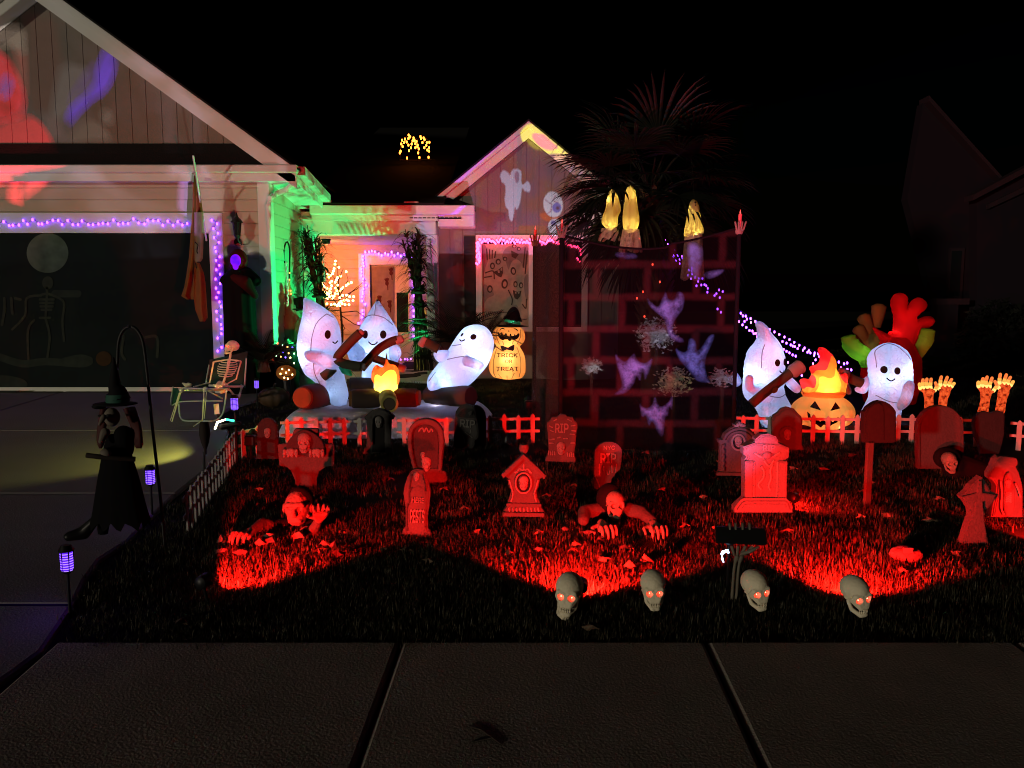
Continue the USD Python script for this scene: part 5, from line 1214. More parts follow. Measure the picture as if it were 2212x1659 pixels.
for (px, py, vt, vc) in ((bl_ - .015, yb, 500, 478), (br_ + .012, yb, 492, 458), (x2, ys2, 520, 492)):
    u = 1106 + px / py * FOC / 1.0 * CP; zt_ = at(u, vt, py)[2]; zc = at(u, vc, py)[2]
    t = thing('fence_post', {0: 'black post at the left corner of the brick screen', 1: 'black post with a red candle at the right end of the brick screen', 2: 'black post with a red candle at the back end of the side panel'}[[bl_ - .015, br_ + .012, x2].index(px)], 'post', (px, py, gz(py)))
    part(t, 'pole', tube([(px, py, gz(py) - .05), (px, py, zt_)], .02, 8), 'black_cloth')
    part(t, 'bony_hand', tm(*V(soft(sum((bone((px + dx, py - .02, zt_ - .02), (px + dx * 1.6, py - .03, zt_ + .05), .010, .009, 8) for dx in (-.03, -.01, .012, .032)), sph((px, py, zt_ - .03), (.04, .03, .04), 10)), .012, 2))), 'bone_dark', smooth=True)
    c = part(t, 'candle', tube([(px, py, zt_), (px + .005, py, zc - .02)], .017, 10), 'candle_wax', smooth=40)
    part(c, 'flame', lathe([(0, 0), (.008, .008), (.005, .025), (0, .045)], (px + .005, py, zc - .02), 8), 'candle_red', smooth=True)
    lamp(t, (px + .005, py - .02, zc + .03), (1, .2, .15), .006, .004, name='candle_light')

# ---------------------------------------------------------------- palm
YT = 10.5; pb_ = np.array([at(1418, 800, YT)[0], YT, gz(YT)])
palm = thing('palm_tree', 'dark fan palm with a rough criss-cross trunk behind the brick screen', 'tree', pb_)
ctop = at(1405, 430, YT); rg = np.random.default_rng(11)
part(palm, 'trunk', tube([pb_, pb_ + (0, 0, .6), pb_ * .4 + ctop * .6, ctop], [.22, .2, .2, .17], 16), 'palm_bark', smooth=True)
for i in range(150):
    h_ = i / 150; z_ = pb_[2] + .5 + h_ * (ctop[2] - pb_[2] - .45); a = i * 2.4; r_ = .19
    o = np.array([pb_[0] + (ctop[0] - pb_[0]) * h_, YT, z_]); d = np.array([math.cos(a), math.sin(a), 0]); tg = np.array([-d[1], d[0], 0]); s = 1 if i % 2 else -1
    q = [o + d * r_ + tg * -.05, o + d * (r_ + .01) + tg * .05, o + d * (r_ + .10) + (0, 0, .16) + tg * (.05 * s + .03), o + d * (r_ + .10) + (0, 0, .17) + tg * (.05 * s - .02), o + d * (r_ - .02) + (0, 0, .1)]
    part(palm, 'leaf_boot', trimesh.convex.convex_hull(np.array(q)), 'palm_bark')


def fan(o, d, stalk, rad, droop, seed, n=30, mat='palm_green', w=.021):
    """a fan leaf: a stalk from o along d, then n folded fingers that droop at their tips"""
    g = np.random.default_rng(seed); d = np.array(d, float); d /= np.linalg.norm(d)
    pts = [np.array(o)]; dd = d.copy()
    for i in range(6): pts.append(pts[-1] + dd * stalk / 6); dd = dd + np.array([0, 0, -droop * .09]); dd /= np.linalg.norm(dd)
    ms = [tube(pts, np.linspace(.016, .008, 7), 5)]; hub = pts[-1]
    x = np.cross(dd, (0, 0, 1.)); x /= np.linalg.norm(x) + 1e-9; up = np.cross(x, dd)
    v, f = [], []
    for a in np.linspace(-2.0, 2.0, n):
        a += g.normal() * .04; L = rad * (1 - .22 * (abs(a) / 2.0) ** 2) * g.uniform(.85, 1.08); e = dd * math.cos(a) + x * math.sin(a) + up * .18 * abs(math.sin(a)); e /= np.linalg.norm(e)
        side_ = np.cross(e, up); p = hub.copy(); b = len(v); segs = 6; cur = e.copy()
        for k_ in range(segs + 1):
            q = k_ / segs; wd = w * (.5 + q * 2) * (1 - q) ** .8 + .0015 if q < .99 else .0008
            v += [p + side_ * wd, p - up * wd * .35, p - side_ * wd]
            if k_ < segs:
                for c in (0, 1): i0 = b + k_ * 3 + c; f += [(i0, i0 + 1, i0 + 4), (i0, i0 + 4, i0 + 3)]
            cur = cur + np.array([0, 0, -droop * .16 * q - (.25 * q * q)]); cur /= np.linalg.norm(cur); p = p + cur * L / segs
    return cat(ms + [tm(v, f)])


for i in range(42):
    a = i * 2.39996; el = 1.25 - 1.75 * (i / 41) ** .8 + rg.normal() * .06
    d = (math.cos(a) * math.cos(el), math.sin(a) * math.cos(el), math.sin(el)); dpp = .6 + 1.0 * (i / 41)
    part(palm, 'frond', fan(ctop + np.array(d) * .15 + (0, 0, .1 - .25 * i / 41), d, rg.uniform(.55, .8), rg.uniform(.7, .9), dpp, i), 'palm_green')
# fronds that reach across the second gable
for u, v, sd in ((1215, 400, 70), (1240, 455, 71), (1262, 350, 72), (1300, 500, 73)):
    tgt = at(u, v, YT + .2); o = ctop + (0, 0, -.05); d = tgt - o; L = np.linalg.norm(d)
    part(palm, 'frond', fan(o, d + (0, 0, .35 * L), L * .55, .75, .9, sd), 'palm_green')


# ---------------------------------------------------------------- low sago palms
def sago(label, base, n, L, seed, name='sago_palm'):
    g = np.random.default_rng(seed); t = thing(name, label, 'plant', base); base = np.array(base)
    for i in range(n):
        a = g.uniform(0, 6.28); el = g.uniform(.25, 1.2); d = np.array([math.cos(a) * math.cos(el), math.sin(a) * math.cos(el), math.sin(el)]); p = base + (0, 0, .05); pts = [p]; Lx = L * g.uniform(.75, 1.1)
        for s in range(8): p = p + d * Lx / 8; d = d + (0, 0, -.13); d /= np.linalg.norm(d); pts.append(p)
        v, f = [], []; P_ = np.array(pts); T_ = np.gradient(P_, axis=0); S_ = np.cross(T_, (0, 0, 1.)); S_ /= np.linalg.norm(S_, axis=1, keepdims=True) + 1e-9
        for q in np.linspace(.12, 1, 26):
            j = min(int(q * 8), 7); w_ = q * 8 - j; o = P_[j] * (1 - w_) + P_[j + 1] * w_; ll = .17 * L * math.sin(math.pi * (q * .85 + .1)) + .02
            tn = T_[j] / np.linalg.norm(T_[j])
            for sg in (-1, 1):
                e = S_[j] * sg + tn * .5 + np.array([0, 0, .25]); e /= np.linalg.norm(e); b = len(v); v += [o + tn * .009, o - tn * .009, o + e * ll]; f.append((b, b + 1, b + 2))
        part(t, 'frond', cat([tube(pts, np.linspace(.009, .003, 9), 4), tm(v, f)]), 'palm_green')
    part(t, 'stem', tube([base - (0, 0, .05), base + (0, 0, .12)], [.09, .06], 8), 'palm_bark')
    return t


sago('dark feathery sago palm in front of the window, left of the trick-or-treat pumpkins', at(985, 750, 11.2), 26, .95, 21)
sago('dark sago palm overlapping the lower window banner', at(1048, 757, 11.5), 20, .8, 22)
sago('dark spiky plant between the reaper and the green lit wall', at(570, 795, 10.0), 22, .62, 23)
sh_t = thing('dark_shrub', 'black round shrub against the neighbouring house', 'shrub', at(2150, 850, 16.5))
g = np.random.default_rng(5); v, f = [], []; c0 = at(2150, 770, 16.5)
for i in range(2600):
    d = g.normal(size=3); d /= np.linalg.norm(d); p = c0 + d * np.array([.95, .6, 1.25]) * g.uniform(.75, 1.0); a, b = g.normal(size=3) * .06, g.normal(size=3) * .06; q = len(v); v += [p, p + a, p + b]; f.append((q, q + 1, q + 2))
part(sh_t, 'crown', tm(v, f), 'shrub'); part(sh_t, 'stem', tube([c0 - (0, 0, 1.5), c0], [.08, .05], 6), 'palm_bark')


# ---------------------------------------------------------------- corn stalks tied to the porch posts
def corn(label, base, top, seed, lean=0):
    g = np.random.default_rng(seed); t = thing('corn_stalks', label, 'corn stalks', base); base, top = np.array(base), np.array(top); H_ = top[2] - base[2]
    for i in range(26):
        a = g.uniform(0, 6.28); r0, r1 = g.uniform(.05, .16), g.uniform(.03, .18)
        p0 = base + (math.cos(a) * r0, math.sin(a) * r0 * .6, 0); p1 = base * .45 + top * .55 + (math.cos(a) * .05, math.sin(a) * .05, 0); p2 = top + (math.cos(a) * r1, math.sin(a) * r1, -g.uniform(0, .5))
        pts = spline([p0, p1, p2], 5, False); ms = [tube(pts, np.linspace(.013, .006, len(pts)), 5)]
        for j in range(22):
            q = g.uniform(.12, 1); o = pts[min(int(q * (len(pts) - 1)), len(pts) - 1)]; b_ = g.uniform(0, 6.28); d = np.array([math.cos(b_), math.sin(b_) * .7, g.uniform(.2, 1.4)]); d /= np.linalg.norm(d); L = g.uniform(.2, .42); w = g.uniform(.016, .032); sd = np.cross(d, (0, 0, 1.)); sd /= np.linalg.norm(sd) + 1e-9; v, f, p = [], [], o.copy()
            for s in range(6):
                k_ = w * (1 - s / 5.3); v += [p + sd * k_, p - sd * k_]
                if s: f += [(2 * s - 2, 2 * s - 1, 2 * s + 1), (2 * s - 2, 2 * s + 1, 2 * s)]
                p = p + d * L / 5; d = d + (0, 0, -.42); d /= np.linalg.norm(d)
            ms.append(tm(v, f))
        part(t, 'stalk', cat(ms), 'corn_husk')
    mid = base * .45 + top * .55
    part(t, 'twine', lathe([(.1, -.02), (.115, 0), (.1, .02)], mid, 16), 'dark_wood', smooth=True)


corn('dark bundle of dried corn stalks on the left porch post, behind the left ghost', at(716, 825, 11.6), at(668, 486, 11.6), 31)
corn('dark bundle of dried corn stalks on the right porch post beside the front door', at(915, 800, 11.7), at(893, 492, 11.7), 32)

# ---------------------------------------------------------------- light strings
BULB = trimesh.creation.icosphere(1, 1.0)


def string(name, label, pts_uvy, groups, mat, r=.011, glowp=None, col=None, every=1, wire=True, jig=.0, seed=1, bulb='bulb'):
    """bulbs at the given places on one wire"""
    t = thing(name, label, 'string lights', pts_uvy[0]); P = [np.array(p, float) for p in pts_uvy]
    if wire and len(P) > 1: part(t, 'wire', tube(P, .0028, 4, False), 'wire_dark')
    for i, p in enumerate(P):
        b = tm(np.array(BULB.vertices) * (r, r, r * 1.5) + p + (0, -r * .8, -r), BULB.faces); part(t, bulb, b, mat)
    return t


glow('purple_led', (.20, .03, 1.0), 16.0); glow('pink_led', (1.0, .035, .13), 14.0); glow('warm_led', (1.0, .42, .10), 24.0); glow('orange_led', (1.0, .22, .02), 9.0); glow('red_led', (1.0, .06, .03), 9.0); glow('violet_led', (.26, .05, 1.0), 15.0); glow('green_led', (.5, 1.0, .5), 3.0); glow('amber_led', (1.0, .42, .10), 4.0); glow('blue_led', (.14, .08, 1.0), 4.0); glow('gold_led', (1.0, .70, .25), 7.0)
k27 = K(0, 700, 2.212)
tops = [(-70, 375), (-30, 400), (35, 375), (82, 408), (115, 405), (168, 403), (205, 365), (242, 396), (287, 358), (338, 394), (368, 394), (414, 380), (463, 362), (509, 363), (543, 398), (592, 365), (637, 400), (682, 400), (716, 368), (772, 400), (812, 400), (860, 394), (898, 388), (942, 393), (990, 360), (1032, 395), (1073, 388), (1117, 390), (1164, 350), (1210, 385), (1260, 394), (1287, 362), (1336, 366), (1380, 365), (1420, 404), (1463, 370), (1510, 405), (1550, 374), (1590, 403), (1632, 390)]
yl = YG - .062
string('string_lights', 'purple string lights along the top of the garage door trim', [at(*k27([p])[0], yl) for p in tops], 0, 'purple_led', .0125)
sides = [(1846, 362), (1892, 393), (1860, 434), (1900, 475), (1866, 512), (1907, 555), (1874, 600), (1882, 633), (1915, 680), (1884, 712), (1912, 755), (1886, 793), (1918, 832), (1880, 873), (1921, 912), (1884, 953), (1905, 990), (1887, 1035), (1914, 1073), (1926, 1115), (1888, 1155), (1927, 1200), (1893, 1230), (1928, 1270), (1932, 1307), (1930, 1350), (1898, 1388), (1932, 1468), (1898, 1500)]
string('string_lights', 'purple string lights down the right side of the garage door', [at(*k27([p])[0], yl) for p in sides], 0, 'purple_led', .0125)
k8b = K(800, 700, 2.212); yd = YD - .1
dl_ = [(1355, 1260), (1385, 1210), (1390, 1180), (1388, 1150), (1412, 1095), (1386, 1065), (1384, 1030), (1392, 1005), (1390, 985), (1396, 960), (1418, 928), (1392, 900), (1394, 872), (1378, 845), (1380, 815), (1378, 790), (1400, 760), (1396, 735), (1392, 705), (1394, 675), (1412, 640), (1445, 638), (1470, 632), (1497, 638), (1530, 655), (1556, 668), (1586, 650), (1612, 662), (1642, 640), (1666, 672), (1696, 652), (1723, 674), (1752, 660), (1778, 655), (1800, 665), (1826, 684)]
string('string_lights', 'purple string lights up the left side and over the front door', [at(*k8b([p])[0], yd) for p in dl_], 0, 'violet_led', .018)
dr_ = [(1838, 790), (1842, 830), (1850, 868), (1832, 905), (1838, 945), (1854, 955), (1845, 985), (1850, 1000), (1836, 1020), (1858, 1060), (1830, 1110), (1834, 1150), (1832, 1200), (1830, 1250), (1832, 1310), (1833, 1370)]
string('string_lights', 'purple string lights down the right side of the front door', [at(*k8b([p])[0], yd) for p in dr_], 0, 'violet_led', .018)
string('string_lights', 'short row of purple lights low at the foot of the front door', [at(*k8b([p])[0], YD - .45) for p in ((1690, 1575), (1720, 1578), (1757, 1574), (1780, 1576), (1808, 1572))], 0, 'violet_led', .013)
k15 = K(1840, 900, 3.95); yw = YW - .085
rg = np.random.default_rng(3)
top_ = [(x, 185 + rg.uniform(-38, 38)) for x in np.linspace(190, 1010, 50)]; left_ = [(168 + rg.uniform(-32, 30), z) for z in np.linspace(200, 540, 26)]
string('string_lights', 'pink red string lights bunched along the top left of the window', [at(*k15([p])[0], yw) for p in left_[::-1] + top_], 0, 'pink_led', .0135)
top2 = [(1120 + i * 13, 195 + 26 * math.sin(i * .35) + rg.uniform(-22, 22)) for i in range(27)] + [(1500 + i * 18, 215 + i * 6 + rg.uniform(-20, 20)) for i in range(14)] + [(1755 + rg.uniform(-14, 14), 300 + i * 30) for i in range(4)] + [(1705, 445), (1725, 470), (1745, 495)]
string('string_lights', 'pink red string lights on the right half of the window, partly behind the brick screen', [at(*k15([p])[0], yw) for p in top2], 0, 'pink_led', .0125)
kc = K(2400, 880, 3.95)
r_ = [(510, 280), (695, 275), (738, 340), (822, 340), (708, 470), (775, 345), (668, 625), (780, 897), (518, 1050), (425, 1150), (542, 1433), (465, 215)]
string('string_lights', 'sparse red lights wound round the palm trunk', [at(*kc([p])[0], YT - .25) for p in r_], 0, 'red_led', .011, wire=False)
pv = [(858, 250), (862, 265), (910, 300), (1015, 385), (1000, 425), (992, 492), (1045, 488), (1068, 480), (1122, 497), (1038, 556), (1090, 543), (1120, 540), (1085, 612), (1230, 712), (1282, 672), (1275, 718), (1282, 770), (1215, 790), (1265, 842), (1328, 828), (1385, 838), (1442, 840), (1376, 886), (1350, 956), (1425, 943), (1475, 938), (1502, 955), (1526, 994), (1520, 1055), (1632, 1106), (1702, 1020), (1712, 1140), (1758, 1045), (1660, 1078), (1678, 1316), (1730, 1366)]
string('string_lights', 'purple string lights seen through the right part of the brick screen', [at(*kc([p])[0], 10.2) for p in pv], 0, 'violet_led', .0115, wire=False)
kp = K(2800, 1100, 2.212)
pr = [(228, 245), (220, 262), (257, 287), (220, 313), (240, 360), (275, 310), (300, 312), (272, 388), (310, 338), (343, 333), (290, 358), (345, 367), (305, 410), (383, 358), (333, 438), (358, 442), (370, 465), (388, 462), (398, 492), (508, 428), (550, 450), (592, 472), (637, 494), (620, 533), (681, 516), (655, 547), (692, 563), (722, 540), (710, 573), (728, 578), (766, 566), (752, 594), (798, 608), (812, 590), (630, 602), (655, 618), (850, 612), (838, 626), (862, 632), (900, 634), (680, 632), (708, 650), (735, 660), (895, 655), (930, 640), (940, 662), (908, 692), (886, 726), (668, 714), (788, 830), (1110, 712), (1156, 727), (1183, 720), (1128, 762), (1184, 775), (1218, 780)]
string('string_lights', 'purple string lights sloping down behind the two right ghosts', [at(*kp([p])[0], 10.6) for p in pr], 0, 'violet_led', .0125, wire=False)
part(T('/World/string_lights_009', at(*kp([pr[0]])[0], 10.6)), 'wire', cat([tube([at(*kp([p])[0], 10.6) for p in q], .003, 4) for q in ([(225, 245), (343, 333), (508, 428), (722, 540), (930, 640)], [(220, 313), (333, 438), (398, 492), (620, 533), (752, 594), (895, 655)], [(630, 602), (735, 660)], [(1110, 712), (1218, 780)])]), 'wire_dark')
k4 = K(1500, 400, 2.212)
ro = [(242, 285), (210, 320), (240, 315), (277, 335), (268, 362), (345, 298), (372, 310), (380, 325), (178, 362), (202, 350), (240, 372), (310, 340), (320, 372), (318, 385), (362, 350), (422, 348), (378, 395), (420, 395), (420, 425), (172, 425), (245, 420), (325, 440), (228, 485), (335, 480), (415, 478), (165, 440), (185, 330), (400, 350), (300, 395), (292, 330), (255, 300), (225, 345), (262, 395), (350, 315), (395, 375), (300, 360), (330, 405), (190, 385), (285, 310), (405, 415)]
yr_ = lambda v: YP - .24 + (at(898, v, 16.)[2] - bz0) / ((rzb - bz0) / (16.2 - YP + .24))
string('roof_lights', 'cluster of orange lights in the shape of a pumpkin on the dark roof', [(lambda p: at(p[0], p[1], 14.6) + (0, 0, .0))(k4([q])[0]) for q in ro], 0, 'orange_led', .017, wire=False)
lt = T('/World/roof_lights', at(*k4([ro[0]])[0], 14.6))
fr = [[(165, 440), (172, 360), (240, 285), (320, 330), (372, 300), (425, 350), (425, 470)], [(160, 510), (300, 512), (470, 505)], [(228, 485), (235, 540)], [(335, 480), (340, 540)], [(415, 470), (420, 520)], [(165, 440), (170, 520)]]
part(lt, 'frame', cat([tube([at(*p, 14.62) for p in k4(q)], .008, 5) for q in fr]), 'black_metal')
# lit branch tree beside the door
yt = 14.7
tr_ = thing('lit_tree', 'small bare tree covered in warm white lights beside the front door', 'lit tree', at(735, 800, yt))
base = at(737, 800, yt); base[2] = fl; br0 = at(735, 660, yt); tip = at(728, 566, yt); g = np.random.default_rng(17)
part(tr_, 'trunk', tube([base, at(740, 720, yt), br0, tip], [.028, .024, .018, .006], 7), 'dark_wood')
tw = [[(735, 665), (715, 640), (705, 615)], [(735, 660), (760, 630), (790, 605)], [(733, 640), (752, 605), (748, 590)], [(733, 650), (702, 648), (682, 625)], [(735, 675), (770, 672), (795, 690)], [(735, 680), (765, 700), (790, 708)], [(732, 630), (722, 600), (712, 592)], [(730, 610), (738, 588), (742, 580)], [(735, 670), (705, 672), (690, 655)], [(735, 690), (745, 710), (735, 720)], [(733, 645), (770, 625), (780, 618)]]
for w in tw:
    q = [at(u, v, yt + g.uniform(-.15, .15) * (i / 2)) for i, (u, v) in enumerate(w)]; part(tr_, 'branch', tube(q, [.011, .008, .004], 5), 'dark_wood')
kb = [(1152, 725), (1148, 752), (1182, 780), (1245, 818), (1140, 790), (1135, 812), (1128, 835), (1085, 840), (1095, 865), (1110, 850), (1198, 856), (1170, 870), (1160, 890), (1150, 910), (1290, 912), (1262, 925), (1245, 938), (1222, 955), (1205, 968), (1032, 912), (1050, 935), (1062, 955), (1080, 965), (1035, 960), (1040, 985), (1060, 1000), (1090, 1010), (1110, 1000), (1072, 1025), (1100, 1035), (1085, 1050), (1120, 1030), (1130, 1050), (1028, 1020), (1055, 1045), (1190, 1045), (1215, 1025), (1248, 1022), (1275, 1035), (1310, 1035), (1245, 1060), (1265, 1072), (1225, 1070), (1200, 1075), (1305, 1070), (1270, 1105), (1235, 1105), (1185, 1090), (1190, 1115), (1175, 1105), (1115, 1105), (1078, 1098), (1145, 1100), (1165, 985), (1150, 960), (1118, 940), (1105, 915), (1120, 900), (1170, 935), (1185, 985), (1150, 1010), (1140, 1030), (1098, 985), (1112, 965), (1075, 1000), (1060, 1022), (1098, 1015), (1180, 1010), (1210, 1095), (1165, 1112)]
for q in kb: p = at(*k8b([q])[0], yt + g.uniform(-.15, .15)); part(tr_, 'bulb', tm(np.array(BULB.vertices) * .022 + p, BULB.faces), 'warm_led')
# the porch's own orange bulb, up behind the beam
pl_ = thing('porch_light', 'orange porch light above the entry, behind the beam', 'lamp', ((AX + DL) / 2 + .3, 14.4, bz2 + .12))
pp = np.array(pl_.loc); part(pl_, 'shade', lathe([(.0, 0), (.09, 0), (.07, -.08), (.03, -.1)], pp, 14), 'black_metal'); lamp(pl_, pp + (0, 0, -.14), (1.0, .15, .055), 85.0, .05, 66, .8, (-.1, 1, -.55), name='porch_bulb_light')

# ---------------------------------------------------------------- garage backdrop
yb_ = YG - .012
bd_ = thing('garage_banner', 'dark printed graveyard banner with full moon and skeletons covering the garage door', 'banner', at(100, 845, YG))
part(bd_, 'sheet', bx(dl + .01, dr - .005, yb_, yb_ + .004, at(100, 836, YG)[2], dtop - .01), 'night_backdrop')
part(bd_, 'weather_strip', bx(at(-300, 840, YG)[0], dr, yb_ - .02, yb_ + .01, at(100, 843, YG)[2], at(100, 836, YG)[2]), 'white_trim', label='pale strip along the foot of the garage door')
fl_t = lambda poly, nm, mat, o=.003: part(bd_, nm, tm(*(lambda v, f: ([at(u, w, yb_) - (0, o, 0) for u, w in v], f[:, ::-1]))(*triangulate_polygon(poly, engine='earcut'))), mat)
fl_t(oval(*k27([(415, 655)])[0], 45, 43), 'moon_print', 'backdrop_moon')


def lines_print(kx, ls, w, nm='skeleton_print', mat='backdrop_bone', o=.006):
    g = unary_union([LineString(spline(kx(l), 4, False)).buffer(w) for l in ls])
    for p in (g.geoms if hasattr(g, 'geoms') else [g]):
        if p.area > .5: fl_t(p.simplify(.2), nm, mat, o)


lines_print(k27, [[(410, 960), (412, 1010), (400, 1200)], [(360, 1020), (412, 1010), (480, 1030)], [(360, 1025), (235, 1050), (220, 1200), (110, 1320)], [(480, 1030), (560, 1090), (545, 1250), (560, 1420)], [(350, 1060), (470, 1060)], [(352, 1090), (468, 1090)], [(356, 1120), (462, 1120)], [(365, 1150), (450, 1150)], [(300, 1240), (245, 1330), (250, 1580)], [(400, 1230), (435, 1380), (415, 1560)], [(350, 1220), (440, 1220)]], 2.6)
fl_t(oval(*k27([(418, 915)])[0], 12, 14), 'skull_print', 'backdrop_bone', .006)
lines_print(k27, [[(40, 1050), (40, 1150), (20, 1280)], [(100, 1050), (110, 1180)], [(135, 1050), (180, 1060)], [(1080, 1380), (1060, 1520), (1090, 1580)], [(1270, 1390), (1370, 1390), (1370, 1560)]], 3.0)
lines_print(k27, [[(0, 1560), (200, 1620), (400, 1600), (700, 1620), (780, 1600)], [(480, 1010), (680, 1010)], [(560, 1600), (700, 1570), (780, 1590)]], 8.0, 'mist_print', 'backdrop_mist', .004)
fl_t(oval(*k27([(905, 1575)])[0], 17, 16), 'pumpkin_print', 'backdrop_pumpkin', .006); fl_t(oval(*k27([(0, 1800)])[0], 60, 20), 'mist_print', 'backdrop_mist', .0045)

# ---------------------------------------------------------------- window and door banners
wb_ = thing('window_banner', 'bone coloured banner of screaming skull faces hung in the left half of the window', 'banner', at(1096, 716, YW))
ybn = YW - .012
kq5 = k15
fp_ = lambda t, poly, nm, mat, o, y=ybn: part(t, nm, tm(*(lambda v, f: ([at(u, w, y) - (0, o, 0) for u, w in v], f[:, ::-1]))(*triangulate_polygon(big(poly), engine='earcut'))), mat)
fp_(wb_, Polygon(kq5([(235, 240), (955, 240), (950, 1560), (230, 1560)])), 'sheet', 'banner_bone', 0)
for o_ in ([(600, 300), (720, 260), (840, 300), (930, 260), (945, 500), (880, 620), (830, 520), (760, 480), (690, 520), (640, 640), (600, 520), (540, 440)], [(240, 260), (300, 300), (330, 460), (270, 640), (250, 800), (240, 700)], [(880, 800), (945, 720), (945, 1100), (900, 1050)], [(640, 1350), (760, 1180), (820, 1380), (760, 1550), (600, 1550)], [(250, 900), (300, 880), (420, 1020), (320, 1080), (260, 1150)]):
    fp_(wb_, Polygon(spline(kq5(o_), 4)), 'shade_print', 'banner_gray', .002)
S5 = 3.95 * 1.82278
for x, z, a, b, an, hollow in ((390, 580, 38, 52, 0, 1), (480, 515, 40, 46, 0, 1), (715, 660, 42, 62, -8, 1), (580, 860, 50, 76, 5, 1), (350, 940, 44, 60, 0, 1), (748, 865, 33, 50, 0, 1), (835, 882, 33, 48, 0, 1), (728, 275, 35, 30, 0, 1), (800, 315, 30, 34, 0, 1), (585, 470, 36, 34, 0, 1)):
    fp_(wb_, oval(*kq5([(x, z)])[0], a / S5, b / S5, an), 'eye_print', 'ink_brown', .005); fp_(wb_, oval(*kq5([(x + 3, z + 4)])[0], a / S5 * .55, b / S5 * .58, an), 'pupil_print', 'banner_bone', .008)
for o_ in ([(408, 672), (470, 650), (548, 590), (555, 690), (530, 760), (490, 748), (440, 712)], [(708, 955), (780, 985), (842, 965), (825, 1050), (780, 1105), (735, 1085), (715, 1020)], [(680, 340), (800, 400), (750, 470), (690, 440)]):
    fp_(wb_, Polygon(kq5(o_)), 'mouth_print', 'ink_brown', .005)
for o_ in ([(470, 655), (500, 640), (505, 690), (480, 690)], [(515, 630), (540, 605), (545, 650), (522, 660)], [(740, 980), (765, 985), (762, 1015), (745, 1010)], [(785, 988), (815, 980), (808, 1012), (790, 1015)]): fp_(wb_, Polygon(kq5(o_)), 'tooth_print', 'banner_bone', .008)
for ls in ([(300, 320), (310, 480)], [(345, 330), (350, 470)], [(390, 340), (385, 460)], [(440, 360), (425, 450)], [(900, 300), (870, 600)], [(930, 350), (900, 700)], [(280, 690), (400, 660), (420, 780)], [(270, 760), (380, 740)], [(860, 1180), (910, 1240), (920, 1100)], [(640, 960), (700, 1100), (690, 1180)]):
    fp_(wb_, LineString(spline(kq5(ls), 4, False)).buffer(1.3), 'line_print', 'ink_brown', .005)
db_ = thing('door_banner', 'grey brown banner with dark red hand prints on the front door', 'banner', at(826, 775, YD))
fp_(db_, Polygon([(802, 575), (851, 575), (850, 770), (802, 770)]), 'sheet', 'banner_gray', 0, YD - .0)
g = np.random.default_rng(2)
for u, v in ((836, 612), (842, 660), (820, 650), (812, 690), (830, 700), (845, 590)):
    hpoly = unary_union([oval(u, v, 4, 5)] + [LineString([(u, v), (u + 8 * math.sin(a), v - 11 * math.cos(a))]).buffer(1.2) for a in (-.6, -.25, .1, .45)] + [LineString([(u + 1, v), (u + 2, v + 14)]).buffer(1.0)]); fp_(db_, hpoly, 'hand_print', 'blood_red', .004, YD)
for i, u in enumerate(range(822, 850, 5)): fp_(db_, LineString([(u, 703), (u + 1, 712 + (i % 3) * 4)]).buffer(1.2), 'drip_print', 'blood_red', .004, YD)

# low plants behind the screen, lit by small lamps of their own
def lit_plant(lab, u, v, yy, r, cols, seed, n=150):
    n = n * 3
    g = np.random.default_rng(seed); c = at(u, v, yy); b = np.array([c[0], yy, gz(yy)]); t = thing('lit_plant', lab, 'plant', b); v_, f = [], []
    part(t, 'stem', tube([b, c], [.03, .015], 6), 'palm_bark')
    for i in range(n):
        d = g.normal(size=3); d /= np.linalg.norm(d); p = c + d * np.array([r, r * .6, r * .8]) * g.uniform(.2, 1); e = g.normal(size=3); e[2] = abs(e[2]) * .5; e /= np.linalg.norm(e); sd = np.cross(e, (.3, 1, .2)); sd /= np.linalg.norm(sd); k_ = len(v_); L, w = g.uniform(.03, .065), g.uniform(.006, .012)
        v_ += [p, p + e * L * .5 + sd * w, p + e * L, p + e * L * .5 - sd * w]; f += [(k_, k_ + 1, k_ + 2), (k_, k_ + 2, k_ + 3)]
    part(t, 'leaves', tm(v_, f), 'pale_leaf')
    for (dx, col, I) in cols: lamp(t, c + (dx, -r * 1.1, -r * .2), col, I, .01, name='plant_light')


look('pale_leaf', (.34, .38, .34), .4, .5, .3, 20.)
lit_plant('shrub lit white behind the middle of the brick screen', 1418, 725, 8.6, .26, [(0, (.65, .78, 1), 1.0), (.1, (.3, .1, 1), .3)], 61, 220)
lit_plant('small shrub lit white low behind the left of the brick screen', 1278, 792, 8.4, .12, [(0, (.8, .85, 1), .35)], 62, 90)
lit_plant('shrub lit orange and green low behind the brick screen', 1455, 825, 8.3, .22, [(-.1, (1, .45, .25), .6), (.2, (.3, 1, .3), .25)], 63, 170)
lit_plant('shrub lit pale blue low behind the right end of the brick screen', 1560, 818, 8.6, .15, [(0, (.4, .6, 1), .4)], 64, 90)
look('orange_face', (.6, .2, .08), .5, .3); glow('face_glow', (1.0, .42, .12), 1.6)
look('bead_pale', (.75, .72, .7), .25, .6); look('bead_pink', (.75, .35, .55), .25, .6)
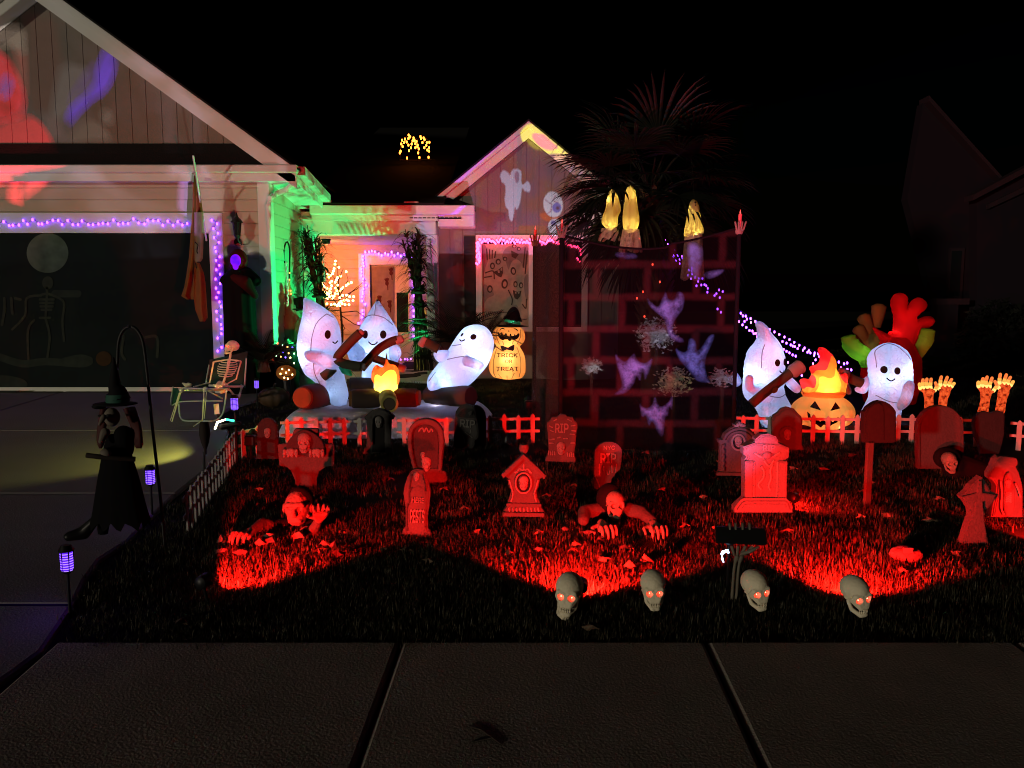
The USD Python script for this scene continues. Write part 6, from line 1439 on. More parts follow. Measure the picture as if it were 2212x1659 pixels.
# ---------------------------------------------------------------- skeleton in a lawn chair
kk_ = K(560, 1300, 3.95); Ys = 8.75
t = thing('lounging_skeleton', 'yellow lit skeleton with red eyes lounging in a green folding chair on the driveway', 'skeleton', gd(455, 905))
pt = lambda x, z, dy=0: at(*kk_([(x, z)])[0], Ys + dy)
sc_ = mpp(Ys) / 3.95 / 1.82278
part(t, 'skull', put(SK, pt(1392, 268), 112 * sc_, -38, -18, 4), 'bone', smooth=40)
glow('eye_red_soft', (1, .05, .03), 3.)
for sx in (-1, 1): part(t, 'lit_eye', put(ell((sx * .29, -.74, -.05), (.13, .06, .11), 1), pt(1392, 268), 112 * sc_, -38, -18, 4), 'eye_red_soft')
B_ = lambda a, b, r0=15, r1=15, nm='bone': part(t, nm, tm(*V(soft(bone(a, b, r0 * .8 * sc_, r1 * .8 * sc_, 8) + sph(a, r0 * 1.15 * sc_, 8) + sph(b, r1 * 1.15 * sc_, 8), .02, 1))), 'bone', smooth=True)
part(t, 'spine', tube(spline([pt(1375, 360), pt(1362, 440), pt(1330, 600, .06), pt(1280, 760, .05), pt(1250, 860)], 5, False), 18 * sc_, 7), 'bone', smooth=True)
part(t, 'collar_bone', tube([pt(1130, 490), pt(1345, 455, -.05), pt(1530, 480)], 13 * sc_, 6), 'bone', smooth=True)
part(t, 'breastbone', tube([pt(1345, 460, -.1), pt(1320, 600, -.14)], [16 * sc_, 13 * sc_], 6), 'bone', smooth=True)
for i in range(7):
    w = (120, 140, 150, 150, 142, 128, 105)[i]; z0 = 480 + i * 36; cx = 1345 - i * 8
    q = [pt(cx + w * math.cos(a) * 1.0, z0 + 20 * math.sin(a) + 8, .05 - .13 * abs(math.sin(a))) for a in np.linspace(-.25, math.pi + .25, 12)]
    part(t, 'rib', tube(q, 8.5 * sc_, 5), 'bone', smooth=True)
part(t, 'pelvis', soft(chain([pt(1150, 880, .02), pt(1200, 820, .08), pt(1300, 850, .08), pt(1330, 920, .02), pt(1230, 960, -.02)], [30 * sc_, 38 * sc_, 38 * sc_, 30 * sc_, 34 * sc_], 10), .025, 3), 'bone', smooth=True)
B_(pt(1110, 500), pt(1052, 815), 17, 14, 'upper_arm'); B_(pt(1052, 815), pt(800, 880, -.15), 13, 11, 'forearm'); B_(pt(1535, 490), pt(1462, 760), 17, 14, 'upper_arm'); B_(pt(1462, 760), pt(1290, 850, -.2), 13, 11, 'forearm')
for c, n_ in ((pt(720, 850, -.15), 1), (pt(1200, 870, -.22), 1)):
    part(t, 'hand', soft(sum((bone(c, c + (-.06 + .01 * i, -.02, .02 - .012 * i), .016, .007, 6) for i in range(5)), sph(c, (.045, .025, .025), 8)), .012, 1), 'bone', smooth=True)
B_(pt(1235, 930, -.02), pt(980, 915, -.45), 20, 18, 'thigh'); B_(pt(1240, 1060, -.02), pt(990, 925, -.43), 16, 16, 'thigh_strut')
B_(pt(965, 940, -.45), pt(938, 1390, -.38), 17, 12, 'shin'); B_(pt(1000, 960, -.44), pt(965, 1370, -.37), 8, 8, 'calf_bone'); B_(pt(935, 1400, -.38), pt(800, 1495, -.55), 15, 9, 'foot')
part(t, 'kneecap', ell(pt(985, 920, -.49), (.03, .025, .03), 1), 'bone', smooth=True)
B_(pt(1180, 930, .1), pt(620, 935, -.2), 20, 18, 'thigh'); B_(pt(600, 950, -.2), pt(465, 1420, -.15), 17, 12, 'shin'); B_(pt(575, 980, -.2), pt(440, 1400, -.14), 8, 8, 'calf_bone'); B_(pt(465, 1440, -.15), pt(310, 1520, -.35), 15, 9, 'foot')
part(t, 'kneecap', ell(pt(618, 930, -.25), (.03, .025, .03), 1), 'bone', smooth=True)
ch = thing('folding_chair', 'dark green folding lawn chair with pale tube frame and a hanging tag, under the skeleton', 'chair', gd(470, 905))
tb = lambda pts, r=13, nm='frame_tube': part(ch, nm, tube(spline([pt(*p) for p in pts], 4, False), r * sc_, 8), 'chair_tube', smooth=True)
tb([(1310, 930, -.3), (1285, 1150, -.3), (1245, 1310, -.3), (1130, 1405, -.3), (900, 1412, -.28), (650, 1405, -.1), (585, 1320, .0), (570, 1140, .02)])
tb([(1040, 860, -.02), (1300, 880, .0), (1560, 870, .35)], 20); tb([(1560, 870, .35), (1480, 1040, .1), (1360, 930, -.25)]); tb([(1540, 850, .35), (1500, 1060, .2), (1340, 900, .0)])
tb([(480, 880, .05), (450, 1160, .1), (620, 1110, .1), (1250, 1100, .0)], 10); tb([(1040, 540, .12), (990, 830, .05)], 12); tb([(1620, 440, .42), (1590, 860, .38)], 12)
pl4 = lambda a, b, c, d: tm([pt(*a), pt(*b), pt(*c), pt(*d)], [[0, 1, 2], [0, 2, 3]])
part(ch, 'back_fabric', pl4((1045, 460, .16), (1640, 330, .5), (1610, 900, .42), (985, 850, .1)), 'chair_green')
part(ch, 'seat_fabric', pl4((500, 905, -.0), (1290, 900, -.2), (1560, 900, .4), (1000, 880, .3)), 'chair_green')
part(ch, 'leg_fabric', pl4((480, 900, .02), (560, 900, .0), (620, 1120, .12), (460, 1170, .12)), 'chair_green')
tg_ = part(ch, 'tag', pl4((1110, 1152, -.31), (1192, 1143, -.31), (1204, 1300, -.31), (1122, 1312, -.31)), 'paper_tag')

# ---------------------------------------------------------------- multi-colour spotlight, stake lights
hb = gd(512, 992); hz = at(492, 915, hb[1])
sp = thing('garden_spotlight', 'low two-headed garden light glowing pale yellow and green beyond the driveway fence', 'spotlight', hb)
part(sp, 'stake', tube([hb - (0, 0, .05), np.array([hb[0], hb[1], hz[2] - .03])], .012, 8), 'black_plastic')
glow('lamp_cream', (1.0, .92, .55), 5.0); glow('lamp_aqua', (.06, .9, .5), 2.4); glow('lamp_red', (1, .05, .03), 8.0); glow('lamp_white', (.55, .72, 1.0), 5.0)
h1 = part(sp, 'head', soft(bone(hz + (-.05, 0, -.03), hz + (.10, .0, .0), .028, .024, 10), .015, 1), 'black_plastic', smooth=True)
p1, p2, p3, p4 = at(464, 925, hb[1] - .03), at(470, 912, hb[1]), at(488, 906, hb[1] - .03), at(506, 909, hb[1])
part(h1, 'cream_lens', tube([p1 + (0, .0, -.01), p2, p3], [.009, .012, .008], 8), 'lamp_cream', smooth=True)
part(h1, 'aqua_lens', tube([p3, p4], .010, 8), 'lamp_aqua', smooth=True)
lamp(sp, hz + (-.17, .0, .06), (.86, .86, .14), 13.0, .03, 46, .5, (-1, .16, -.22), name='cream_light')
lamp(sp, hz + (-.11, .03, .10), (.70, .85, .10), 12.0, .02, 24, .8, (-.95, 1.5, .24), name='cream_light')
lamp(sp, hz + (.03, .08, .10), (.02, 1.0, .24), 1.0, .03, 22, .7, np.array([GX + .15, YP - .6, 2.45]) - hz, name='green_light')
lamp(sp, hz + (.10, .05, .05), (.02, 1.0, .25), .8, .02, 50, .6, (-.15, 1, -.2), name='green_light')


def stake_lantern(lab, u, vtop, vbot, vbase):
    b = gd(u, vbase); y = b[1]; a, c = at(u, vtop, y), at(u, vbot, y); x = a[0]; h = a[2] - c[2]; r = h * .30
    t = thing('stake_lantern', lab, 'lantern', b, 'purple solar lanterns along the driveway')
    part(t, 'stake', tube([(x, y, b[2] - .05), (x, y, c[2])], h * .08, 8), 'black_plastic', smooth=True)
    part(t, 'cap', lathe([(0, h * .34), (r * .8, h * .3), (r * 1.25, h * .05), (r * 1.2, 0), (0, 0)], (x, y, a[2]), 18), 'black_plastic', smooth=40)
    usd = part(t, 'glow_tube', lathe([(0, -h), (r * .8, -h), (r, -h * .9), (r, -.002), (0, -.002)], (x, y, a[2]), 18), 'lantern_glow', smooth=40)
    for i in range(6):
        g_ = i * math.pi / 3 + .3; part(t, 'rib', tube([(x + r * 1.06 * math.cos(g_), y + r * 1.06 * math.sin(g_), a[2]), (x + r * .9 * math.cos(g_), y + r * .9 * math.sin(g_), c[2])], h * .03, 5), 'black_plastic')
    part(t, 'base_ring', lathe([(0, -h * 1.0), (r * .95, -h), (r * .5, -h * 1.15), (0, -h * 1.18)], (x, y, a[2]), 14), 'black_plastic', smooth=40)
    lamp(t, (x + .0, y - r * 1.6, a[2] - h * .6), (.22, .05, 1), .10, .01, name='purple_light')


usdkit.material(stage, '/World/Looks/lantern_glow', {'tc': ('texture_coordinate', {}), 'w': ('wave_texture', {'scale': 24., 'bands_direction': 'z', 'distortion': 2., 'detail': 2.}), 'r': ('rgb_ramp', {'ramp': [(.1, (.10, .015, .85)), (.75, (.17, .03, 1.2)), (.95, (.8, .45, 2.4))]}), 'e': ('emission', {'strength': 1.1})},
                [('tc.object', 'w.vector'), ('w.fac', 'r.fac'), ('r.color', 'e.color')], surface='e.emission')
stake_lantern('purple stake lantern nearest the street, by the driveway corner', 143, 1190, 1232, 1322)
stake_lantern('purple stake lantern right of the hanging witch', 324, 1014, 1045, 1110)
stake_lantern('purple stake lantern above the two-headed garden light', 506, 860, 885, 940)
stake_lantern('small purple stake lantern farthest back, left of the lit cauldron', 554, 822, 838, 880)
# unlit bulb-shaped stake
b = gd(441, 1085); y = b[1]; a = at(441, 912, y); t = thing('torch_stake', 'dark unlit teardrop torch on a stake behind the driveway fence', 'torch', b); s = mpp(y)
part(t, 'stake', tube([b - (0, 0, .04), at(441, 975, y)], .009, 7), 'black_plastic'); part(t, 'torch_head', lathe([(0, 0), (9 * s, 0), (11 * s, -14 * s), (11.5 * s, -28 * s), (8 * s, -46 * s), (3 * s, -60 * s), (2.5 * s, -72 * s), (0, -72 * s)], a, 18), 'dark_wood', smooth=True)


def flood(lab, u, v_lamp, aim_px, inten, cone, v_base=None, col=(1, .007, .005), hgt=.10, soft_=.25, el=.0, mat='lamp_red', rad=.012):
    """a little ground spotlight: can, lens, stake and its light"""
    b = gd(u, v_lamp); y = b[1]; c = b + (0, 0, hgt); tgt = gd(*aim_px) + (0, 0, hgt + el - (.12 if not el else 0)); d = tgt - c; d /= np.linalg.norm(d)
    t = thing('ground_spotlight', lab, 'spotlight', b, None)
    part(t, 'can', cat([tube([c - d * .07, c - d * .06, c - d * .0], [.02, .036, .042], 16)]), 'black_plastic', smooth=40)
    part(t, 'lens', tube([c + d * .001, c + d * .004], [.036, .034], 16), mat)
    part(t, 'stake', tube([b - (0, 0, .05), c - d * .035], .009, 7), 'black_plastic')
    lamp(t, c + d * .02, col, inten, rad, cone, soft_, d, name='spot_light')
    return t


flood('small black spotlight throwing red light across the grass at the left', 449, 1290, (735, 1110), 250, 35, soft_=.25)
flood('small black spotlight with red light behind the leftmost bone skull', 1254, 1300, (1262, 1060), 290, 56, soft_=.15)
flood('small black spotlight with red light behind the rightmost bone skull', 1836, 1302, (1790, 1060), 290, 51, soft_=.15)
flood('small black spotlight with red light hidden behind the largest gravestone', 1716, 1092, (1760, 1072), 22, 75, soft_=.3, hgt=.06)
flood('small black spotlight with red light at the right edge', 2290, 1180, (2120, 980), 70, 50, soft_=.4)
w_ = flood('white stake spotlight under the black signboard, facing the brick screen', 1571, 1262, (1455, 975), 110, 28, col=(.34, .46, 1.0), soft_=.9, el=1.1, mat='lamp_white', hgt=.30)
wl_ = at(1571, 1192, gd(1571, 1262)[1])
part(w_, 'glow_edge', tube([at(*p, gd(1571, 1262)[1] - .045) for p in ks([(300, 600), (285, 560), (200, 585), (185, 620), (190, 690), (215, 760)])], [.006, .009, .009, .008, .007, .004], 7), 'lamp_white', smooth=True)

gb_ = np.array([-1.0, 10.8, gz(10.8)]); t = thing('ground_spotlight', 'small spotlight throwing green light on the entry, hidden behind the campfire ghosts', 'spotlight', gb_)
gd_c = gb_ + (0, 0, .14); gd_d = np.array([GX, 11.45, 2.2]) - gd_c; gd_d /= np.linalg.norm(gd_d)
part(t, 'can', tube([gd_c - gd_d * .08, gd_c - gd_d * .06, gd_c], [.02, .04, .048], 16), 'black_plastic', smooth=40); part(t, 'lens', tube([gd_c + gd_d * .001, gd_c + gd_d * .004], [.04, .038], 16), 'lamp_aqua'); part(t, 'stake', tube([gb_ - (0, 0, .05), gd_c - gd_d * .04], .009, 7), 'black_plastic')
lamp(t, gd_c + gd_d * .02, (.02, 1.0, .24), 300.0, .012, 44, .6, gd_d, name='spot_light')
# ---------------------------------------------------------------- slide projectors on the lawn
def projector(lab, pos, look_at, cone, inten, col, shapes, base_col, extent, wall_y, rad=.00015):
    """a lamp behind a coloured slide; shapes are (outline on the wall in picture units, wall distance, colour)"""
    pos = np.array(pos, float); D = np.array(look_at, float) - pos; D /= np.linalg.norm(D)
    x = np.cross(D, (0, 0, 1.)); x /= np.linalg.norm(x); yv = np.cross(x, D); F_ = .075
    t = thing('light_projector', lab, 'projector', (pos[0], pos[1], gz(pos[1])))
    part(t, 'body', rot(bx(pos[0] - .05, pos[0] + .05, pos[1] - .12, pos[1] - .03, pos[2] - .05, pos[2] + .05, .012), 0), 'black_plastic', smooth=20)
    part(t, 'stake', tube([(pos[0], pos[1] - .08, gz(pos[1]) - .05), (pos[0], pos[1] - .08, pos[2] - .04)], .01, 7), 'black_plastic')

    def sl(p3):
        w = np.array(p3) - pos; w = w / (w @ D) * F_; return (w @ x, w @ yv)
    taken, k_ = None, 0
    ext = Polygon([sl(at(u, v, wall_y)) for u, v in extent]).buffer(.005)
    for outline, wy, c in shapes:
        g = Polygon([sl(at(u, v, wy)) for u, v in outline]).buffer(0).intersection(ext)
        if taken is not None: g = g.difference(taken)
        taken = g if taken is None else taken.union(g)
        emit_plate(t, g, c, pos, D, x, yv, F_, 'slide_image')
    emit_plate(t, ext.difference(taken), base_col, pos, D, x, yv, F_, 'slide')
    cone = math.degrees(math.atan(max(math.hypot(*p) for p in ext.exterior.coords) / F_)) + 1
    fr_ = Point(0, 0).buffer(F_ * math.tan(math.radians(cone + 7)), 24).difference(ext)
    emit_plate(t, fr_, None, pos, D, x, yv, F_, 'slide_frame')
    R_ = F_ * math.tan(math.radians(cone + 7)); part(t, 'housing', tube([pos - D * .05, pos - D * .049, pos - D * .03, pos + D * (F_ + .004)], [.001, R_ * .8, R_, R_ * 1.01], 24, False), 'black_plastic', smooth=40)
    lamp(t, pos, col, inten, rad, cone, .15, D, name='projector_light')


def emit_plate(t, g, c, pos, D, x, yv, F_, nm):
    for q in (g.geoms if hasattr(g, 'geoms') else [g]):
        if q.is_empty or q.geom_type != 'Polygon' or q.area < 1e-9: continue
        v, f = triangulate_polygon(q, engine='earcut')
        if c is None: mat = 'black_plastic'
        elif isinstance(c, str): mat = c
        else:
            mat = 'slide_' + '_'.join('%03d' % round(100 * a) for a in c)
            if not stage.GetPrimAtPath('/World/Looks/' + mat): film(mat, c)
        part(t, nm, tm(pos + D * F_ + v[:, :1] * x + v[:, 1:2] * yv, f), mat)


usdkit.material(stage, '/World/Looks/slide_smoke', {'tc': ('texture_coordinate', {}), 'n': ('noise_texture', {'scale': 85., 'detail': 6., 'distortion': .6}), 'r': ('rgb_ramp', {'ramp': [(.35, (.006, .008, .004)), (.5, (.016, .014, .010)), (.62, (.05, .042, .05)), (.75, (.016, .016, .012))]}), 't': ('transparent_bsdf', {})}, [('tc.object', 'n.vector'), ('n.fac', 'r.fac'), ('r.color', 't.color')], surface='t.BSDF')
usdkit.material(stage, '/World/Looks/slide_mottled', {'tc': ('texture_coordinate', {}), 'n': ('noise_texture', {'scale': 800., 'detail': 4., 'distortion': .4}), 'r': ('rgb_ramp', {'ramp': [(.35, (.55, .0, .012)), (.55, (1, .012, .05)), (.7, (1, .10, .2))]}), 't': ('transparent_bsdf', {})}, [('tc.object', 'n.vector'), ('n.fac', 'r.fac'), ('r.color', 't.color')], surface='t.BSDF')
usdkit.material(stage, '/World/Looks/slide_blue', {'tc': ('texture_coordinate', {}), 'n': ('noise_texture', {'scale': 260., 'detail': 5.}), 'r': ('rgb_ramp', {'ramp': [(.35, (.07, .03, .45)), (.6, (.12, .045, .95))]}), 't': ('transparent_bsdf', {})}, [('tc.object', 'n.vector'), ('n.fac', 'r.fac'), ('r.color', 't.color')], surface='t.BSDF')
usdkit.material(stage, '/World/Looks/slide_purple', {'tc': ('texture_coordinate', {}), 'n': ('noise_texture', {'scale': 100., 'detail': 5.}), 'r': ('rgb_ramp', {'ramp': [(.38, (.15, .042, .12)), (.5, (.17, .075, .08)), (.62, (.11, .07, .17))]}), 't': ('transparent_bsdf', {})}, [('tc.object', 'n.vector'), ('n.fac', 'r.fac'), ('r.color', 't.color')], surface='t.BSDF')
sp_ = lambda pts, n=5: [tuple(p) for p in spline(pts, n)]
ov = lambda u, v, a, b, ang=0: list(oval(u, v, a, b, ang).exterior.coords)
garage_art = [
    (ov(14, 190, 10, 26, 20), YG, (.28, .12, .75)), (sp_([(-60, 100), (10, 120), (40, 165), (55, 215), (45, 250), (10, 262), (-60, 260)]), YG, 'slide_mottled'),
    (sp_([(-60, 320), (0, 272), (40, 258), (70, 255), (95, 275), (114, 310), (95, 320), (20, 330)]), YG, (.75, .04, .06)),
    (sp_([(230, 110), (252, 128), (244, 170), (226, 200), (196, 222), (168, 250), (150, 272), (144, 256), (158, 232), (188, 206), (206, 180), (212, 150)]), YG, 'slide_blue'), (sp_([(216, 150), (200, 178), (170, 205), (150, 235), (158, 205), (180, 170), (205, 140)]), YG, (.075, .05, .24)),
    ([(-60, 55), (52, 62), (56, 112), (40, 118), (28, 100), (-60, 108)], YG, (.32, .27, .24)), ([(30, 102), (56, 112), (58, 200), (52, 205)], YG, (.36, .10, .09)),
    ([(-60, 352), (52, 352), (40, 372), (-60, 372)], YG - .2, (.8, .06, .10)), ([(-60, 372), (18, 372), (30, 420), (-60, 440)], YG - .2, (.7, .05, .06)), ([(24, 372), (38, 372), (44, 440), (16, 432)], YG, (.9, .05, .07)), ([(55, 376), (104, 376), (88, 400), (54, 424), (46, 430)], YG, (.75, .06, .08)),
    ([(60, 40), (120, 40), (135, 130), (110, 240), (72, 250), (62, 200)], YG, (.060, .020, .020)), ([(120, 160), (150, 140), (190, 150), (205, 185), (160, 232), (130, 262), (112, 250)], YG, (.10, .095, .105)), ([(96, 250), (128, 250), (140, 300), (100, 305)], YG, (.10, .07, .08)), (ov(232, 255, 14, 16), YG, (.085, .08, .075)), (sp_([(190, 262), (215, 268), (240, 300), (200, 306), (150, 306), (170, 280)]), YG, (.075, .068, .06)),
    ([(388, 375), (414, 372), (420, 470), (384, 450)], YG, (.09, .05, .16)),
]
projector('small black light projector behind the dark arched stone, aimed at the garage gable', (-2.45, 7.2, .42), at(190, 250, YG), 48, 2600, (1, 1, 1), garage_art, 'slide_smoke', [(-70, -70), (560, -70), (590, 500), (-70, 500)], YG, .0004)
ghost_ = [(1082, 372), (1088, 366), (1098, 372), (1102, 378), (1106, 366), (1118, 363), (1126, 370), (1126, 390), (1130, 397), (1140, 390), (1146, 402), (1143, 413), (1134, 411), (1128, 405), (1125, 425), (1122, 440), (1116, 452), (1112, 445), (1110, 462), (1106, 477), (1100, 470), (1098, 452), (1093, 446), (1090, 430), (1092, 410), (1090, 396), (1084, 392), (1080, 380)]
gable_art = [(sp_([(1112, 372), (1117, 368), (1121, 374), (1121, 388), (1116, 394), (1112, 386)], 4), YW, (.22, .18, .42)), (sp_(ghost_, 3), YW, (.50, .56, 1.0)),
             (ov(1205, 448, 4, 4), YW, (.03, .03, .12)), (ov(1203, 447, 10, 11), YW, (.12, .16, .75)), (LineString([(1178, 430), (1192, 440), (1190, 455), (1180, 462)]).buffer(.8).exterior.coords, YW, (.25, .08, .25)), (LineString([(1200, 420), (1194, 432), (1206, 436)]).buffer(.8).exterior.coords, YW, (.25, .08, .25)), (ov(1195, 440, 21, 28, -8), YW, (.62, .66, 1.0)),
             (ov(1196, 480, 6, 6), YW, (.10, .12, .5)), (ov(1199, 488, 15, 17), YW, (.60, .62, .95)),
             (sp_([(1150, 290), (1172, 285), (1190, 300), (1205, 315), (1190, 325), (1168, 318), (1155, 305)]), YW - .1, (1.0, .22, .25)), (sp_([(1128, 275), (1150, 262), (1185, 278), (1225, 312), (1225, 330), (1195, 332), (1160, 334), (1138, 318), (1125, 295)]), YW - .1, (.72, .68, .10)),
             ([(1230, 325), (1268, 345), (1295, 368), (1240, 352), (1195, 345), (1200, 335)], YW - .1, (.75, .38, .25)),
             (sp_([(1165, 462), (1185, 458), (1210, 470), (1215, 480), (1180, 476)], 4), YW, (.45, .09, .04)), ([(1120, 486), (1180, 486), (1182, 505), (1120, 505)], YW, (.22, .09, .06)), ([(1240, 405), (1262, 398), (1275, 425), (1258, 440), (1246, 425)], YW - 2, (.35, .9, .12)), ([(930, 432), (1090, 290), (1090, 300), (938, 440)], YW - .1, (.22, .06, .5))]
projector('small black light projector on the grass below the trick-or-treat pumpkins, aimed at the second gable', (.2, 9.0, .52), at(1150, 400, YW), 40, 850, (1, 1, 1), gable_art, 'slide_purple', [(905, 250), (1345, 250), (1345, 505), (905, 505)], YW)

# ---------------------------------------------------------------- figures by the garage
kr = K(840, 1000, 4.1475); yr = YG - .2
b = at(522, 842, yr); b[2] = gz(yr)
t = thing('grim_reaper', 'tall black robed figure with a glowing purple face and dark red collar beside the garage', 'figure', b)
xc, sx_ = b[0], mpp(yr)
Wd = lambda px: px * sx_
prof = [(470, 0), (480, .30), (482, .55), (478, .8), (486, .95)]
zt_ = at(520, 590, yr)[2]; H_ = zt_ - b[2]
rob = []
g = np.random.default_rng(4)
for r in np.linspace(0, 1, 22):
    for a in np.linspace(0, 2 * math.pi, 40, endpoint=False):
        w = Wd(36) * (1 - .12 * r) * (1 + .06 * math.sin(a * 9 + r * 2)); w = w if r < .93 else w * (1 - (r - .93) * 5)
        rob.append((xc + Wd(2) + w * math.cos(a), yr + .14 * math.sin(a) * (1 + .08 * math.sin(a * 9)), b[2] + .03 + H_ * r))
rf = [(i * 40 + j, i * 40 + (j + 1) % 40, (i + 1) * 40 + (j + 1) % 40) for i in range(21) for j in range(40)] + [(i * 40 + j, (i + 1) * 40 + (j + 1) % 40, (i + 1) * 40 + j) for i in range(21) for j in range(40)]
part(t, 'robe', tm(rob, rf), 'black_cloth', smooth=True)
part(t, 'shoulders', soft(chain([at(488, 606, yr), at(512, 592, yr), at(532, 592, yr), at(552, 606, yr)], [.08, .1, .1, .08]), .03, 3), 'black_cloth', smooth=True)
part(t, 'red_collar', soft(chain([at(503, 598, yr - .1), at(530, 610, yr - .12), at(552, 640, yr - .09)], [.05, .09, .04]), .03, 3), 'robe_red', smooth=True)
fc = at(512, 565, yr - .06)
part(t, 'hood', tm(*V(soft(sph(fc + (0, .05, .015), (.125, .12, .155), 18), .03, 2))), 'robe_red', smooth=True)
usdkit.material(stage, '/World/Looks/reaper_glow', {'tc': ('texture_coordinate', {}), 'n': ('noise_texture', {'scale': 9., 'detail': 2.}), 'r': ('rgb_ramp', {'ramp': [(.35, (.12, .005, 1.0)), (.7, (.38, .01, 1.0))]}), 'e': ('emission', {'strength': .95})}, [('tc.object', 'n.vector'), ('n.fac', 'r.fac'), ('r.color', 'e.color')], surface='e.emission')
part(t, 'glowing_face', soft(sph(fc + (0, -.05, .01), (.072, .05, .085), 16) + sph(fc + (0, -.06, -.065), (.04, .035, .05), 12), .02, 3), 'reaper_glow', smooth=True)
# carriage lamp on the garage wall
yl2 = YG - .03; t = thing('wall_lantern', 'unlit black carriage lantern on the garage wall above the robed figure', 'lantern', at(512, 500, yl2))
c = at(512, 490, yl2 - .12); s = mpp(yl2)
part(t, 'cage', cat([tube([c + (.055 * math.cos(a), .055 * math.sin(a), .06), c + (.04 * math.cos(a), .04 * math.sin(a), -.11)], .006, 5) for a in np.arange(6) * math.pi / 3]), 'black_metal')
part(t, 'roof', lathe([(0, .20), (.008, .17), (.02, .13), (.05, .10), (.078, .065), (.078, .055), (0, .055)], c, 14), 'black_metal', smooth=40)
part(t, 'pane', lathe([(.05, .06), (.036, -.11)], c, 12), 'glass_dark'); part(t, 'foot', lathe([(0, -.10), (.045, -.11), (.03, -.14), (0, -.16)], c, 12), 'black_metal', smooth=40)
part(t, 'arm', tube(spline([c + (0, 0, -.15), c + (.01, .03, -.2), c + (.015, .11, -.22)], 4, False), .01, 6), 'black_metal', smooth=True); part(t, 'backplate', lathe([(0, .012), (.05, .01), (.055, 0)], at(514, 523, yl2), 16, 'y'), 'black_metal', smooth=40)
# flag on a slanting pole
yf_ = YG - .35
t = thing('house_flag', 'limp orange and pale Halloween flag hanging from a slanting pole by the garage door', 'flag', at(445, 500, YG))
part(t, 'pole', tube([at(417, 336, yf_ - .3), at(446, 520, YG - .02)], .013, 8), 'pole_gray', smooth=True)
kf = K(0, 700, 2.212)


def drape(rows, y0, amp, nf, name, mat):
    v = []
    for r, (z, xl, xr) in enumerate(rows):
        for i in range(13):
            s = i / 12; v.append(at(*kf([(xl + (xr - xl) * s, z)])[0], y0 + amp * math.sin(s * nf * 6.28 + r * .25)))
    f = [(r * 13 + i, r * 13 + i + 1, (r + 1) * 13 + i + 1) for r in range(len(rows) - 1) for i in range(12)] + [(r * 13 + i, (r + 1) * 13 + i + 1, (r + 1) * 13 + i) for r in range(len(rows) - 1) for i in range(12)]
    return part(t, name, tm(v, f), mat, smooth=True)


drape([(-20, 1690, 1716), (80, 1682, 1738), (180, 1678, 1752), (300, 1675, 1768), (420, 1665, 1760), (560, 1655, 1742), (700, 1645, 1720), (850, 1622, 1706), (950, 1605, 1700), (1030, 1578, 1698), (1060, 1625, 1695)], yf_, .03, 1.5, 'cloth', 'flag_orange')
drape([(300, 1692, 1772), (450, 1692, 1775), (600, 1692, 1770), (700, 1694, 1768), (730, 1696, 1750)], yf_ - .05, .018, 1, 'ghost_print', 'flag_pale')
drape([(740, 1694, 1738), (830, 1690, 1775), (920, 1690, 1790), (1050, 1688, 1798), (1150, 1700, 1805), (1220, 1728, 1808), (1252, 1740, 1785)], yf_ - .05, .025, 1.2, 'tail', 'flag_orange')
strk = [[(1700, 560), (1725, 585), (1715, 640), (1722, 660)], [(1704, 740), (1712, 790)]]
part(t, 'face_print', cat([tube([at(*kf([p])[0], yf_ - .085) for p in q], .008, 5) for q in strk]), 'ink_black')

# ---------------------------------------------------------------- witch on a shepherd's hook
yh_ = gd(356, 1180)[1]
t = thing('shepherd_hook', "tall black shepherd's hook with a round crook, left of the driveway fence", 'hook', gd(356, 1180))
part(t, 'rod', tube(spline([gd(356, 1180), at(345, 1060, yh_), at(330, 930, yh_), at(318, 810, yh_), at(310, 745, yh_), at(300, 718, yh_), at(284, 706, yh_), at(266, 714, yh_), at(256, 740, yh_), at(254, 780, yh_), at(252, 800, yh_)], 6, False), .010, 8), 'black_metal', smooth=True)
kw = K(240, 1480, 2.5925); yw_ = yh_ - .12
b = at(240, 1150, yw_); t = thing('hanging_witch', 'dark witch doll with pointed hat, red hair and broom hanging from the hook', 'witch', b)
wp_ = lambda x, z, dy=0: at(*kw([(x, z)])[0], yw_ + dy); ws = mpp(yw_) / 2.5925 / 1.82278
part(t, 'hat_cone', tube(spline([wp_(590, 240), wp_(575, 160), wp_(550, 90), wp_(545, -60), wp_(535, -190)], 5, False), [115 * ws * q for q in np.linspace(1, .06, 21)], 16), 'hat_black', smooth=True)
part(t, 'hat_brim', tm(*V(soft(sph(wp_(555, 285), (222 * ws, 170 * ws, 22 * ws), 20) + sph(wp_(390, 310), (70 * ws, 90 * ws, 30 * ws), 12), .03, 2))), 'hat_black', smooth=True)
part(t, 'hat_band', lathe([(112 * ws, -.02), (116 * ws, 0), (106 * ws, .03)], wp_(580, 235), 20), 'chair_green', smooth=True)
hc = wp_(520, 420)
part(t, 'head', soft(sph(hc, (78 * ws, 80 * ws, 100 * ws), 16) + bone(hc + (-.015, -.07, .01), hc + (-.025, -.10, -.03), .018, .01) + bone(hc + (-.02, -.05, -.09), hc + (-.03, -.09, -.14), .03, .014), .012, 2), 'witch_face', smooth=True)
for sgn in (-1, 1): part(t, 'eye', ell(hc + (sgn * .025 - .01, -.078, .02), (.012, .006, .008), 1), 'ink_black')
